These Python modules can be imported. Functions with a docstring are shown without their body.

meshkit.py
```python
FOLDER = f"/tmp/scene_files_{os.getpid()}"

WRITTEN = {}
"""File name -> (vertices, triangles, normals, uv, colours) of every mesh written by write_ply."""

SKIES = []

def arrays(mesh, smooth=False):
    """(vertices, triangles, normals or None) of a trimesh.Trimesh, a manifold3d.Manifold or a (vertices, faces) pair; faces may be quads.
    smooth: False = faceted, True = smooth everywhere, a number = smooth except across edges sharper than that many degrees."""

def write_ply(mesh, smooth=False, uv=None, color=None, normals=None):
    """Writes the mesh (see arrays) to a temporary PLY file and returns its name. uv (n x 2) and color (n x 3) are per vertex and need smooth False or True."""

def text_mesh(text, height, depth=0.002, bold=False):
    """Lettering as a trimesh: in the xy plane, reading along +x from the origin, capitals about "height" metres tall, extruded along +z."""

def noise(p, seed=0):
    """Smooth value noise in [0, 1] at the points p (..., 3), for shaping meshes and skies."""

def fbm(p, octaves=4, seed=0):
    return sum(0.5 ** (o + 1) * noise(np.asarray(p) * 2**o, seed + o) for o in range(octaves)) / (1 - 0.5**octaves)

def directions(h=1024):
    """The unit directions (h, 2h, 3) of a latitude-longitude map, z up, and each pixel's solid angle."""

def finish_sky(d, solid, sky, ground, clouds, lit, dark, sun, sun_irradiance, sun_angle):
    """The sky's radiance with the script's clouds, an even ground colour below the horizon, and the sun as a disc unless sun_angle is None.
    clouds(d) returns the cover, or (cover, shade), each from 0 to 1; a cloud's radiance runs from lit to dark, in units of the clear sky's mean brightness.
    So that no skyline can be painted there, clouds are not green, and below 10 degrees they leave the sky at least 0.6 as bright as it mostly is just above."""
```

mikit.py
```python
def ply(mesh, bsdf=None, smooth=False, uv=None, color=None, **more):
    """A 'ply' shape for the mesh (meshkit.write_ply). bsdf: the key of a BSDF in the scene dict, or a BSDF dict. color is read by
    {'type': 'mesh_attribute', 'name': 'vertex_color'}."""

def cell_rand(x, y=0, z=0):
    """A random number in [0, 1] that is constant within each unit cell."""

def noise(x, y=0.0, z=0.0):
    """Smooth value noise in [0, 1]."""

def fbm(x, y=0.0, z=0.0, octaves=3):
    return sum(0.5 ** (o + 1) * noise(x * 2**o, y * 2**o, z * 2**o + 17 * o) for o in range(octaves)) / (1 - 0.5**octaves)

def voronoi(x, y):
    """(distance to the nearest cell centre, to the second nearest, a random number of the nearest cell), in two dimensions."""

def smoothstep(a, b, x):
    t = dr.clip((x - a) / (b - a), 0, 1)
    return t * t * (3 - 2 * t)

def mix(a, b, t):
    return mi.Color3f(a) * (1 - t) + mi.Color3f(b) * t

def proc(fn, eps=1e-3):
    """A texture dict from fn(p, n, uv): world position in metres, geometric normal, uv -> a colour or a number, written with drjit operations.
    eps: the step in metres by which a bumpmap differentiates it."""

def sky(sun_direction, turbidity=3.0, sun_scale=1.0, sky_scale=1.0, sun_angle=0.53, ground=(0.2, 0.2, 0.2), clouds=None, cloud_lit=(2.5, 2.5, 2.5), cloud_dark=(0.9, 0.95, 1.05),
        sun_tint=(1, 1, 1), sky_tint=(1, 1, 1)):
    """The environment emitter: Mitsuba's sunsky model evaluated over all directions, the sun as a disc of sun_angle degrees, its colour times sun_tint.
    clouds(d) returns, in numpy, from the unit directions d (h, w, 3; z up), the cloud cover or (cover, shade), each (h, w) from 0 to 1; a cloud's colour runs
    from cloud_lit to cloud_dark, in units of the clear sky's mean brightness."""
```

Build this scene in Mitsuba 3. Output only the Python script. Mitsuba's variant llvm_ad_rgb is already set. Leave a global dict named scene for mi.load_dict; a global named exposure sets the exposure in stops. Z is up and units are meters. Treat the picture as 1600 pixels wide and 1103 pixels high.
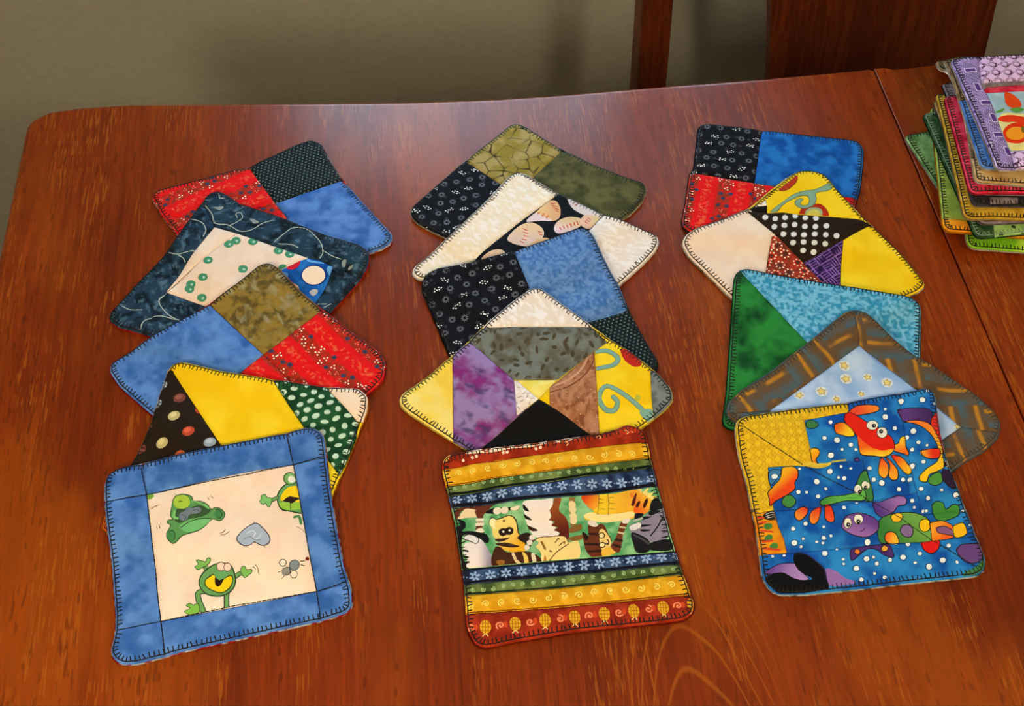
import math
import numpy as np, trimesh, shapely
import mitsuba as mi, drjit as dr
from shapely.geometry import Polygon, LineString, Point
from shapely.ops import unary_union
from shapely import affinity
from scipy.spatial import Delaunay, cKDTree
from scipy.ndimage import gaussian_filter, grey_dilation, map_coordinates
import mikit, meshkit
from mikit import proc, noise, fbm, smoothstep, mix

T = mi.ScalarTransform4f
scene, labels = {}, {}

# ------------------------------------------------------------------ camera, light, exposure
TABLE = 0.75                                   # height of the table top
EYE = 0.65                                     # camera above the table top
PITCH, ROLL, FOCAL = 0.95615, -0.0164, 1830.1  # radians, radians, pixels of the 1600 wide frame
_cp, _sp, _cr, _sr = math.cos(PITCH), math.sin(PITCH), math.cos(ROLL), math.sin(ROLL)
_fwd, _up0 = np.array([0, _cp, -_sp]), np.array([0, _sp, _cp])
_up = -_sr * np.array([1.0, 0, 0]) + _cr * _up0
_eye = np.array([0, 0, TABLE + EYE])
scene['camera'] = {'type': 'perspective', 'fov': math.degrees(2 * math.atan(800 / FOCAL)), 'fov_axis': 'x', 'near_clip': 0.01, 'far_clip': 50.0,
                   'to_world': T().look_at(origin=_eye.tolist(), target=(_eye + _fwd).tolist(), up=_up.tolist())}
exposure = 0.44
LAMP_AT, LAMP_R, LAMP_RADIANCE = (0.90, -0.58, TABLE + 1.22), 0.12, (58.0, 47.5, 31.0)   # the warm globe lamp hanging behind the camera's right shoulder
LAMP2_AT, LAMP2_RADIANCE = (-0.40, -0.35, TABLE + 0.68), (37.5, 30.5, 20.0)                # its fainter twin over the left
WINDOW_RADIANCE = (2.7, 4.5, 6.0)            # dusk outside the window
TINT = np.array([1.0, 0.88, 0.70])


def C(r, g, b, k=0.86):
    """Reflectance of a cloth that the lamp's light shows as this sRGB colour."""
    c = np.array([r, g, b]) / 255.0
    c = np.where(c < 0.04045, c / 12.92, ((c + 0.055) / 1.055) ** 2.4)
    return np.clip(c / TINT * k, 0.004, 0.93)


def lin(r, g, b):
    c = np.array([r, g, b]) / 255.0
    return np.where(c < 0.04045, c / 12.92, ((c + 0.055) / 1.055) ** 2.4).tolist()


# ------------------------------------------------------------------ cloth geometry (all in millimetres on the table top: x right, y away, z up)
X0, Y0, NX, NY = -560, 60, 1240, 800
HEIGHT = np.zeros((NY, NX))                    # what lies on the table so far, on a 1 mm grid
BASE = np.zeros((NY, NX))


def look(grid, x, y):
    return map_coordinates(grid, [np.asarray(y, float) - Y0, np.asarray(x, float) - X0], order=1, mode='nearest')


def settle(stiff):
    """The surface that the next pad's underside follows: it drapes over what lies there and bends no tighter than the padding lets it."""
    global BASE
    r = int(stiff)
    d = grey_dilation(HEIGHT, size=(2 * r + 1, 2 * r + 1))
    BASE = np.maximum(gaussian_filter(d, stiff * 0.7), HEIGHT + 0.05)
    BASE = np.maximum(gaussian_filter(BASE, 1.5), HEIGHT + 0.05)


def rounded(points, r=5.0):
    """The pad's outline: the given corners and edge points with the corners rounded, resampled every 1.2 mm."""
    p = Polygon(points).buffer(0)
    p = p.buffer(-r, quad_segs=12).buffer(r, quad_segs=12)
    p = p.buffer(r * 0.6, quad_segs=12).buffer(-r * 0.6, quad_segs=12)
    p = p.geoms[0] if hasattr(p, 'geoms') else p
    q = resample(np.asarray(p.exterior.coords), 1.2)[:-1]
    for _ in range(4):
        q = 0.25 * np.roll(q, 1, 0) + 0.5 * q + 0.25 * np.roll(q, -1, 0)
    return Polygon(q)


def resample(c, step):
    c = np.asarray(c, float)
    s = np.concatenate([[0], np.cumsum(np.linalg.norm(np.diff(c, axis=0), axis=1))])
    n = max(int(round(s[-1] / step)), 2)
    t = np.linspace(0, s[-1], n + 1)
    return np.stack([np.interp(t, s, c[:, 0]), np.interp(t, s, c[:, 1])], 1)


def crown(d, thick, mid):
    """Height of the pad's top over its underside at d mm from the edge."""
    e = 1 - np.clip(d / 3.2, 0, 1)
    return mid + (thick - mid) * np.sqrt(np.maximum(1 - e * e, 0))


def stamp(outline, thick, mid):
    """Adds a settled pad to the heights."""
    ring = cKDTree(resample(np.asarray(outline.exterior.coords), 0.4))
    x0, y0, x1, y1 = outline.bounds
    xs, ys = np.meshgrid(np.arange(int(x0) - 1, int(x1) + 3), np.arange(int(y0) - 1, int(y1) + 3))
    keep = (xs >= X0) & (xs < X0 + NX) & (ys >= Y0) & (ys < Y0 + NY)
    xs, ys = xs[keep], ys[keep]
    inside = shapely.contains_xy(outline.buffer(0.7), xs, ys)
    xs, ys = xs[inside], ys[inside]
    d = ring.query(np.stack([xs, ys], 1))[0]
    HEIGHT[ys - Y0, xs - X0] = BASE[ys - Y0, xs - X0] + crown(d, thick, mid) + 0.6


# ------------------------------------------------------------------ materials
def grain(p, along, turn, seed):
    """Wood figure: broad bands, fine streaks and short pores, running along one axis. Returns (band, streak, pore), each 0 to 1."""
    a, b, c = p.x, p.y, p.z
    u, v = a * math.cos(turn) + b * math.sin(turn), -a * math.sin(turn) + b * math.cos(turn)
    if along == 'z':
        u, v = a + 0.7 * b, c
    w = u + 0.012 * (noise(u * 9 + seed, v * 2.2) - 0.5) + 0.004 * (noise(u * 60, v * 9 + seed) - 0.5)
    return fbm(w * 34 + seed, v * 4.0, octaves=3), fbm(w * 240, v * 26 + seed, octaves=3), noise(w * 900, v * 130 + seed), w, v


def table_wood(p, n, uv):
    band, streak, pore, w, v = grain(p, 'y', math.radians(5.1), 3.0)
    fine = fbm(w * 620, v * 24 + 7, octaves=3)
    c = mix(lin(86, 24, 1), lin(136, 50, 4), smoothstep(0.14, 0.86, 0.25 * band + 0.25 * streak + 0.25 * fine + 0.25 * fbm(w * 14, v * 11, octaves=4)))
    c = mix(c, lin(154, 72, 9), 0.5 * smoothstep(0.50, 0.78, fbm(w * 21 + 5, v * 6.1, octaves=4)))
    c = mix(c, lin(46, 14, 2), 0.40 * smoothstep(0.60, 0.88, pore) * smoothstep(0.4, 0.7, streak))
    c = mix(c, lin(172, 98, 26), 0.36 * smoothstep(0.62, 0.84, noise(w * 1500, v * 95 + 3)) * smoothstep(0.42, 0.68, noise(w * 60, v * 21)))
    # the arched figure near the front edge
    s = v + 70 * dr.square(w - 0.124) + 0.012 * noise(w * 60, v * 30)
    line = smoothstep(0.0030, 0.0004, dr.abs(s - 0.027 * dr.floor(s / 0.027) - 0.0135))
    return mix(c, lin(172, 96, 26), 0.38 * line * smoothstep(0.055, 0.03, dr.abs(w - 0.124)) * smoothstep(0.275, 0.245, v))


def table_gloss(p, n, uv):
    return 0.24 + 0.06 * noise(p.x * 500, p.y * 40) + 0.05 * noise(p.x * 11, p.y * 11)


def chair_wood(p, n, uv):
    band, streak, pore, w, v = grain(p, 'z', 0.0, 9.0)
    c = mix(lin(66, 22, 8), lin(100, 40, 14), smoothstep(0.2, 0.85, 0.5 * band + 0.5 * streak))
    return mix(c, lin(56, 18, 6), 0.4 * smoothstep(0.62, 0.85, pore))


def wall_paint(p, n, uv):
    return mix(lin(146, 145, 134), lin(164, 162, 150), fbm(p.x * 140, p.y * 140, p.z * 140, octaves=3) * 0.75 + 0.25 * fbm(p.x * 6, p.y * 6, p.z * 6))


def floor_wood(p, n, uv):
    band, streak, pore, w, v = grain(p, 'y', 1.57, 21.0)
    return mix(lin(70, 40, 18), lin(130, 84, 44), 0.5 * band + 0.5 * streak)


def cloth_nap(p, n, uv):
    return 0.00022 * fbm(p.x * 900, p.y * 900, p.z * 300, octaves=2)


def bsdf(name, **kw):
    scene[name] = {'type': 'twosided', 'bsdf': {'type': 'principled', **kw}}


bsdf('table_varnish', base_color=proc(table_wood), roughness=proc(table_gloss), specular=0.36)
bsdf('chair_varnish', base_color=proc(chair_wood), roughness=0.3, specular=0.5)
bsdf('paint_wall', base_color=proc(wall_paint), roughness=0.85, specular=0.2)
bsdf('paint_white', base_color={'type': 'rgb', 'value': [0.66, 0.64, 0.60]}, roughness=0.7, specular=0.3)
bsdf('floor_boards', base_color=proc(floor_wood), roughness=0.4, specular=0.4)
bsdf('brass', base_color={'type': 'rgb', 'value': [0.7, 0.5, 0.22]}, roughness=0.3, metallic=1.0)
scene['cloth'] = {'type': 'twosided', 'bsdf': {'type': 'bumpmap', 'arbitrary': proc(cloth_nap, eps=3e-4), 'scale': 1.0,
                  'bsdf': {'type': 'principled', 'base_color': {'type': 'mesh_attribute', 'name': 'vertex_color'}, 'roughness': 0.9, 'specular': 0.1, 'sheen': 0.06}}}
bsdf('thread', base_color={'type': 'mesh_attribute', 'name': 'vertex_color'}, roughness=0.6, specular=0.3)


# ------------------------------------------------------------------ the room
def quantity(key):
    """The first free key of that name: part, part_001, part_002 ..."""
    if key not in scene:
        return key
    i = 1
    while f'{key}_{i:03d}' in scene:
        i += 1
    return f'{key}_{i:03d}'


def put(key, mesh, mat, smooth=False, **kw):
    key = quantity(key)
    scene[key] = mikit.ply(mesh, mat, smooth=smooth, **kw)
    return key


def box(x0, x1, y0, y1, z0, z1, bevel=0.0):
    if bevel <= 0:
        m = trimesh.creation.box((x1 - x0, y1 - y0, z1 - z0))
        m.apply_translation(((x0 + x1) / 2, (y0 + y1) / 2, (z0 + z1) / 2))
        return m
    pts = []
    for sx in (0, 1):
        for sy in (0, 1):
            for sz in (0, 1):
                c = np.array([(x0, x1)[sx], (y0, y1)[sy], (z0, z1)[sz]], float)
                o = np.array([1 - 2 * sx, 1 - 2 * sy, 1 - 2 * sz]) * bevel
                for k in range(3):
                    q = c + o
                    q[k] = c[k]
                    pts.append(q)
    return trimesh.convex.convex_hull(np.array(pts))


def structure(key, mesh, mat):
    key = put(key, mesh, mat)
    labels[key] = {'kind': 'structure'}


RX0, RX1, RY0, RY1, RZ = -2.0, 2.2, -2.2, 1.11, 2.5      # the dining room
WX0, WX1, WZ0, WZ1 = -0.28, 0.37, 0.82, 1.26             # the window in its back wall
structure('floor', box(RX0, RX1, RY0, RY1, -0.05, 0.0), 'floor_boards')
structure('ceiling', box(RX0, RX1, RY0, RY1, RZ, RZ + 0.05), 'paint_white')
structure('wall_left', box(RX0 - 0.1, RX0, RY0, RY1, 0, RZ), 'paint_wall')
structure('wall_right', box(RX1, RX1 + 0.1, RY0, RY1, 0, RZ), 'paint_wall')
structure('wall_front', box(RX0, RX1, RY0 - 0.1, RY0, 0, RZ), 'paint_wall')
structure('wall_back', trimesh.util.concatenate([
    box(RX0, WX0, RY1, RY1 + 0.1, 0, RZ), box(WX1, RX1, RY1, RY1 + 0.1, 0, RZ),
    box(WX0, WX1, RY1, RY1 + 0.1, 0, WZ0), box(WX0, WX1, RY1, RY1 + 0.1, WZ1, RZ)]), 'paint_wall')
structure('baseboard_back', box(RX0, RX1, RY1 - 0.015, RY1, 0.0, 0.065, 0.004), 'paint_white')
structure('window_1', trimesh.util.concatenate([
    box(WX0 - 0.05, WX0 + 0.02, RY1 - 0.02, RY1 + 0.09, WZ0 - 0.05, WZ1 + 0.05, 0.004), box(WX1 - 0.02, WX1 + 0.05, RY1 - 0.02, RY1 + 0.09, WZ0 - 0.05, WZ1 + 0.05, 0.004),
    box(WX0, WX1, RY1 - 0.02, RY1 + 0.09, WZ0 - 0.05, WZ0 + 0.02, 0.004), box(WX0, WX1, RY1 - 0.02, RY1 + 0.09, WZ1 - 0.02, WZ1 + 0.05, 0.004),
    box((WX0 + WX1) / 2 - 0.012, (WX0 + WX1) / 2 + 0.012, RY1 + 0.02, RY1 + 0.06, WZ0, WZ1, 0.003)]), 'paint_white')
scene['window_1__pane'] = mikit.ply(box(WX0, WX1, RY1 + 0.045, RY1 + 0.05, WZ0, WZ1), 'paint_white', emitter={'type': 'area', 'radiance': {'type': 'rgb', 'value': list(WINDOW_RADIANCE)}})
labels['window_1__pane'] = {'label': 'window pane lit by the bluish dusk outside'}


def lathe(profile, sections=40):
    return trimesh.creation.revolve(np.array(profile, float), sections=sections)


def globe_lamp(at, radiance, label):
    root = 'pendant_lamp' if 'pendant_lamp__globe' not in scene else 'pendant_lamp_001'
    s = trimesh.creation.icosphere(3, LAMP_R)
    s.apply_translation(at)
    scene[root + '__globe'] = mikit.ply(s, 'paint_white', smooth=True, emitter={'type': 'area', 'radiance': {'type': 'rgb', 'value': list(radiance)}})
    cap = lathe([(0, 0.062), (0.05, 0.06), (0.052, 0.075), (0.03, 0.10), (0.012, 0.115), (0, 0.118)])
    cap.apply_translation(at)
    scene[root + '__cap'] = mikit.ply(cap, 'brass', smooth=30)
    rod = lathe([(0, 0.115), (0.005, 0.115), (0.005, RZ - at[2] - 0.03), (0.05, RZ - at[2] - 0.025), (0.05, RZ - at[2]), (0, RZ - at[2])], 20)
    rod.apply_translation(at)
    scene[root + '__rod'] = mikit.ply(rod, 'brass', smooth=30)
    labels[root] = {'label': label, 'category': 'lamp'}


scene_lamps = [(LAMP_AT, LAMP_RADIANCE, 'bright warm globe lamp hanging on a brass rod at the near right of the table'),
               (LAMP2_AT, LAMP2_RADIANCE, 'dimmer warm globe lamp hanging on a brass rod to the left of the table')]


# ------------------------------------------------------------------ the table
def slab(outline, z0, z1, r, joint=None):
    """A board of the outline (metres) with rounded upper and lower edges of radius r, or nearly square ones along the joint (a line)."""
    ring0 = resample(np.asarray(outline.exterior.coords), 0.008)[:-1]
    n = len(ring0)
    t = np.roll(ring0, -1, 0) - np.roll(ring0, 1, 0)
    t /= np.linalg.norm(t, axis=1, keepdims=True)
    sign = 1.0 if outline.exterior.is_ccw else -1.0
    inward = np.stack([-t[:, 1], t[:, 0]], 1) * sign
    rr = np.full(n, r)
    if joint is not None:
        rr[shapely.distance(joint, shapely.points(ring0)) < 0.012] = 0.0008
    s = rr / r
    # heights measured from the nearer face and insets, both for radius r, scaled to each rim point's own radius
    low = [(0.0, r), (0.3 * r, 0.3 * r), (r, 0.0)]
    high = [(r - r * math.sin(a), r - r * math.cos(a)) for a in np.linspace(0, math.pi / 2, 9)]
    layers = [(z0 + h * s, d * s) for h, d in low] + [(z1 - h * s, d * s) for h, d in high]
    v = np.vstack([np.column_stack([ring0 + inward * d[:, None], z]) for z, d in layers])
    f = []
    for k in range(len(layers) - 1):
        for i in range(n):
            a, b, c, d = k * n + i, k * n + (i + 1) % n, (k + 1) * n + (i + 1) % n, (k + 1) * n + i
            f += [(a, b, c), (a, c, d)] if sign > 0 else [(a, c, b), (a, d, c)]
    top, bottom = (len(layers) - 1) * n, 0
    tv, tf = trimesh.creation.triangulate_polygon(Polygon(v[top:top + n, :2]), engine='earcut')
    idx = cKDTree(v[top:top + n, :2]).query(tv)[1]
    for tri in tf:
        i, j, k = idx[tri]
        up = np.cross(v[top + j, :2] - v[top + i, :2], v[top + k, :2] - v[top + i, :2]) > 0
        f.append((top + i, top + j, top + k) if up else (top + i, top + k, top + j))
        f.append((i, k, j) if up else (i, j, k))
    return trimesh.Trimesh(v, np.array(f), process=False)


def metres(points):
    return np.asarray(points, float) / 1000.0


def build_table(edge, seam):
    """edge: the rim of the main leaf from its near left corner round the back to the seam; seam: the joint to the drop leaf, far end first."""
    edge, seam = metres(edge), metres(seam)
    d = seam[1] - seam[0]
    d /= np.linalg.norm(d)
    near = seam[0] + d * ((seam[0][1] + 0.16) / -d[1])
    gap = np.array([-d[1], d[0]]) * 0.0006
    if gap[0] < 0:
        gap = -gap
    left = edge[0]
    main = Polygon(np.vstack([[left + (edge[0] - edge[1]) / np.linalg.norm(edge[0] - edge[1]) * 0.0], edge[1:], [seam[0] - gap], [near - gap]]))
    main = main.buffer(-0.012).buffer(0.012)
    main = main.union(Polygon([seam[0] - gap, near - gap, near - gap - [0.06, 0], seam[0] - gap - [0.06, 0.03]])).buffer(0)
    scene['dining_table__top'] = mikit.ply(slab(main, TABLE - 0.022, TABLE, 0.0065, LineString([seam[0], near])), 'table_varnish', smooth=35)
    far = seam[0] + gap
    slope = (edge[-1] - edge[-2]) / np.linalg.norm(edge[-1] - edge[-2])
    leaf = Polygon([far, far + slope * 0.20 + [0, 0.004], far + slope * 0.34 + [0, -0.03], far + slope * 0.37 + [0.02, -0.10], [far[0] + 0.46, -0.10], [far[0] + 0.44, -0.16], near + gap])
    scene['dining_table__drop_leaf'] = mikit.ply(slab(leaf, TABLE - 0.022, TABLE, 0.0065, LineString([seam[0], near])), 'table_varnish', smooth=35)
    labels['dining_table__drop_leaf'] = {'label': 'right leaf beyond the long joint'}
    x0, x1, y0, y1 = edge[:, 0].min() + 0.09, near[0] - 0.03, -0.10, 0.42
    for k, b in enumerate([box(x0, x1, y1 - 0.02, y1, TABLE - 0.10, TABLE - 0.022, 0.002), box(x0, x1, y0, y0 + 0.02, TABLE - 0.10, TABLE - 0.022, 0.002),
                           box(x0, x0 + 0.02, y0 + 0.02, y1 - 0.02, TABLE - 0.10, TABLE - 0.022, 0.002), box(x1 - 0.02, x1, y0 + 0.02, y1 - 0.02, TABLE - 0.10, TABLE - 0.022, 0.002)]):
        put('dining_table__apron', b, 'chair_varnish')
    for lx in (x0 + 0.035, x1 - 0.035):
        for ly in (y0 + 0.035, y1 - 0.035):
            leg = lathe([(0, 0), (0.016, 0), (0.02, 0.01), (0.015, 0.03), (0.02, 0.25), (0.028, 0.48), (0.03, 0.52), (0.024, 0.545), (0.03, 0.56), (0.03, TABLE - 0.0225), (0, TABLE - 0.0225)], 28)
            leg.apply_translation((lx, ly, 0))
            put('dining_table__leg', leg, 'chair_varnish', smooth=35)
    labels['dining_table'] = {'label': 'glossy reddish brown wooden dining table with a leaf joint near its right side', 'category': 'table'}


# ------------------------------------------------------------------ the chair beyond the table
def bar(points, widths, depths, n=9):
    """A bar through the points (x, y, z), with rounded corners: a swept rounded rectangle."""
    p = np.asarray(points, float)
    s = np.linspace(0, 1, len(p))
    q = np.linspace(0, 1, n)
    c = np.stack([np.interp(q, s, p[:, k]) for k in range(3)], 1)
    w, d = np.interp(q, s, widths), np.interp(q, s, depths)
    base = []
    for sx, sy in ((1, 1), (-1, 1), (-1, -1), (1, -1)):
        for a in np.linspace(0, math.pi / 2, 5):
            ang = a + {(1, 1): 0, (-1, 1): 1, (-1, -1): 2, (1, -1): 3}[(sx, sy)] * math.pi / 2
            base.append((sx, sy, math.cos(ang), math.sin(ang)))
    v, m = [], len(base)
    for i in range(n):
        r = 0.28 * min(w[i], d[i])
        for sx, sy, ca, sa in base:
            v.append(c[i] + [sx * (w[i] / 2 - r) + r * ca, sy * (d[i] / 2 - r) + r * sa, 0])
    f = []
    for i in range(n - 1):
        for j in range(m):
            a, b = i * m + j, i * m + (j + 1) % m
            f += [(a, b, b + m), (a, b + m, a + m)]
    v += [c[0], c[-1]]
    for j in range(m):
        f += [(len(v) - 2, (j + 1) % m, j), (len(v) - 1, (n - 1) * m + j, (n - 1) * m + (j + 1) % m)]
    m_ = trimesh.Trimesh(np.array(v), np.array(f), process=False)
    if m_.volume < 0:
        m_.invert()
    return m_


def build_chair(at, turn, width, splat_l, splat_r):
    """at: where the left stile stands (x, y); turn: degrees; width of the stiles; splat_l, splat_r: [(x, z)] up the splat's two sides, x from the left stile (metres, z from the floor)."""
    place = T().translate([at[0], at[1], 0]).rotate([0, 0, 1], turn)
    add = lambda part, mesh, smooth=False: put('dining_chair__' + part, mesh, 'chair_varnish', smooth=smooth, to_world=place)
    lean = lambda z: 0.10 * max(z - 0.45, 0) ** 1.2
    cx = (splat_l[1][0] + splat_r[1][0]) / 2
    w = width
    for x in (0.0, 2 * cx):
        zs = [0.0, 0.25, 0.45, 0.60, 0.75, 0.90, 1.02]
        add('stile', bar([(x, lean(z) + (0.05 * (0.45 - z) if z < 0.45 else 0), z) for z in zs], [w * 0.8, w * 0.9, w, w, w, w, w * 0.9], [0.034, 0.036, 0.038, 0.036, 0.034, 0.03, 0.028], 15), 35)
    L, R = np.array(splat_l), np.array(splat_r)
    zs = np.linspace(0.47, 0.97, 26)
    v, f = [], []
    for z in zs:
        xl, xr = np.interp(z, L[:, 1], L[:, 0]), np.interp(z, R[:, 1], R[:, 0])
        for k in range(9):
            x, b = xl + (xr - xl) * k / 8, lean(z) + 0.006 * math.cos((k - 4) / 4 * 1.2)
            v += [(x, b - 0.006, z), (x, b + 0.006, z)]
    m = 18
    ring = [2 * k for k in range(9)] + [2 * k + 1 for k in range(8, -1, -1)]
    for i in range(len(zs) - 1):
        for j in range(m):
            a, b = i * m + ring[j], i * m + ring[(j + 1) % m]
            f += [(a, b, b + m), (a, b + m, a + m)]
    o = (len(zs) - 1) * m
    for k in range(8):
        f += [(2 * k, 2 * k + 1, 2 * k + 3), (2 * k, 2 * k + 3, 2 * k + 2), (o + 2 * k, o + 2 * k + 3, o + 2 * k + 1), (o + 2 * k, o + 2 * k + 2, o + 2 * k + 3)]
    s = trimesh.Trimesh(np.array(v), np.array(f), process=False)
    if s.volume < 0:
        s.invert()
    add('splat', s, 35)
    add('crest_rail', box(-0.03, 2 * cx + 0.03, lean(1.0) - 0.014, lean(1.0) + 0.014, 0.965, 1.07, 0.006))
    add('back_rail', box(0, 2 * cx, lean(0.47) - 0.012, lean(0.47) + 0.012, 0.44, 0.485, 0.004))
    add('seat', box(-0.02, 2 * cx + 0.02, -0.40, -0.020, 0.425, 0.455, 0.008))
    for x in (0.015, 2 * cx - 0.015):
        add('leg', bar([(x, -0.37, 0.0), (x, -0.37, 0.43)], [0.026, 0.036], [0.026, 0.036], 5), 35)
        add('rail', box(x - 0.008, x + 0.008, -0.36, -0.01, 0.20, 0.225, 0.003))
    labels['dining_chair'] = {'label': 'dark brown wooden dining chair with a wide flat splat pushed up behind the table', 'category': 'chair'}


# ------------------------------------------------------------------ cloth: meshes
def fill(poly, step, rings=()):
    """Triangles over a flat shape: points along its rim, along rings inside it and on a grid."""
    pts = []
    for g in getattr(poly, 'geoms', [poly]):
        if g.geom_type != 'Polygon' or g.area < 1e-3:
            continue
        p = [resample(np.asarray(r.coords), step)[:-1] for r in (g.exterior, *g.interiors)]
        last = 0.0
        for d in rings:
            last = d
            for h in getattr(g.buffer(-d), 'geoms', [g.buffer(-d)]):
                if h.geom_type == 'Polygon' and not h.is_empty:
                    p += [resample(np.asarray(r.coords), step)[:-1] for r in (h.exterior, *h.interiors)]
        inner = g.buffer(-last - 0.5 * step)
        if not inner.is_empty:
            x0, y0, x1, y1 = inner.bounds
            ys = np.arange(y0, y1, step * 0.9)
            xs = np.arange(x0, x1 + step, step)
            gx, gy = np.meshgrid(xs, ys)
            gx = gx + (np.arange(len(ys)) % 2)[:, None] * step * 0.5
            m = shapely.contains_xy(inner, gx.ravel(), gy.ravel())
            p.append(np.stack([gx.ravel()[m], gy.ravel()[m]], 1))
        p = np.unique(np.round(np.vstack(p), 5), axis=0)
        if len(p) < 3:
            continue
        try:
            tri = Delaunay(p, qhull_options='QJ Pp' if len(p) < 12 else 'Qbb Qc Qz Q12 Pp').simplices
        except Exception:
            continue
        a, b, c = p[tri[:, 0]], p[tri[:, 1]], p[tri[:, 2]]
        cr = (b[:, 0] - a[:, 0]) * (c[:, 1] - a[:, 1]) - (b[:, 1] - a[:, 1]) * (c[:, 0] - a[:, 0])
        tri[cr < 0] = tri[cr < 0][:, ::-1]
        cen = (a + b + c) / 3
        ok = shapely.contains_xy(g.buffer(1e-4), cen[:, 0], cen[:, 1]) & (np.abs(cr) > 1e-6)
        pts.append((p, tri[ok]))
    if not pts:
        return np.zeros((0, 2)), np.zeros((0, 3), int)
    off = np.cumsum([0] + [len(p) for p, _ in pts])
    return np.vstack([p for p, _ in pts]), np.vstack([t + o for (_, t), o in zip(pts, off)])


class Pad:
    """One quilted coaster: patches of cloth over padding, a backing, blanket stitch round the rim."""

    def __init__(self, name, outline, thick, seed):
        self.name, self.thick, self.mid, self.seed = name, thick, 1.9, seed
        self.outline = rounded(outline)
        self.ring = cKDTree(resample(np.asarray(self.outline.exterior.coords), 0.3))
        self.seams = None

    def top(self, x, y):
        x, y = np.asarray(x, float), np.asarray(y, float)
        q = np.stack([x, y], 1)
        z = look(BASE, x, y) + crown(self.ring.query(q)[0], self.thick, self.mid)
        if self.seams is not None:
            d = self.seams.query(q)[0]
            z = z - 0.95 * np.exp(-(d / 0.8) ** 2) - 0.55 * np.exp(-(d / 4.0) ** 2)
        n = meshkit.fbm(np.stack([x / 14, y / 14, np.full_like(x, self.seed * 3.7)], -1), 3, self.seed)
        return z + 0.9 * (n - 0.5) * np.clip(self.ring.query(q)[0] / 4, 0, 1)

    def lift(self, p, up=0.0):
        return np.column_stack([p, self.top(p[:, 0], p[:, 1]) + up])


def world(v):
    return np.asarray(v, float) / 1000.0 + [0, 0, TABLE]


def turned(p, deg):
    a = math.radians(deg)
    return p[:, 0] * math.cos(a) + p[:, 1] * math.sin(a), -p[:, 0] * math.sin(a) + p[:, 1] * math.cos(a)


def n2(x, y, s, seed=0, octaves=3):
    return meshkit.fbm(np.stack([np.asarray(x) / s, np.asarray(y) / s, np.full(np.shape(x), seed * 1.37)], -1), octaves, seed)


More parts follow.
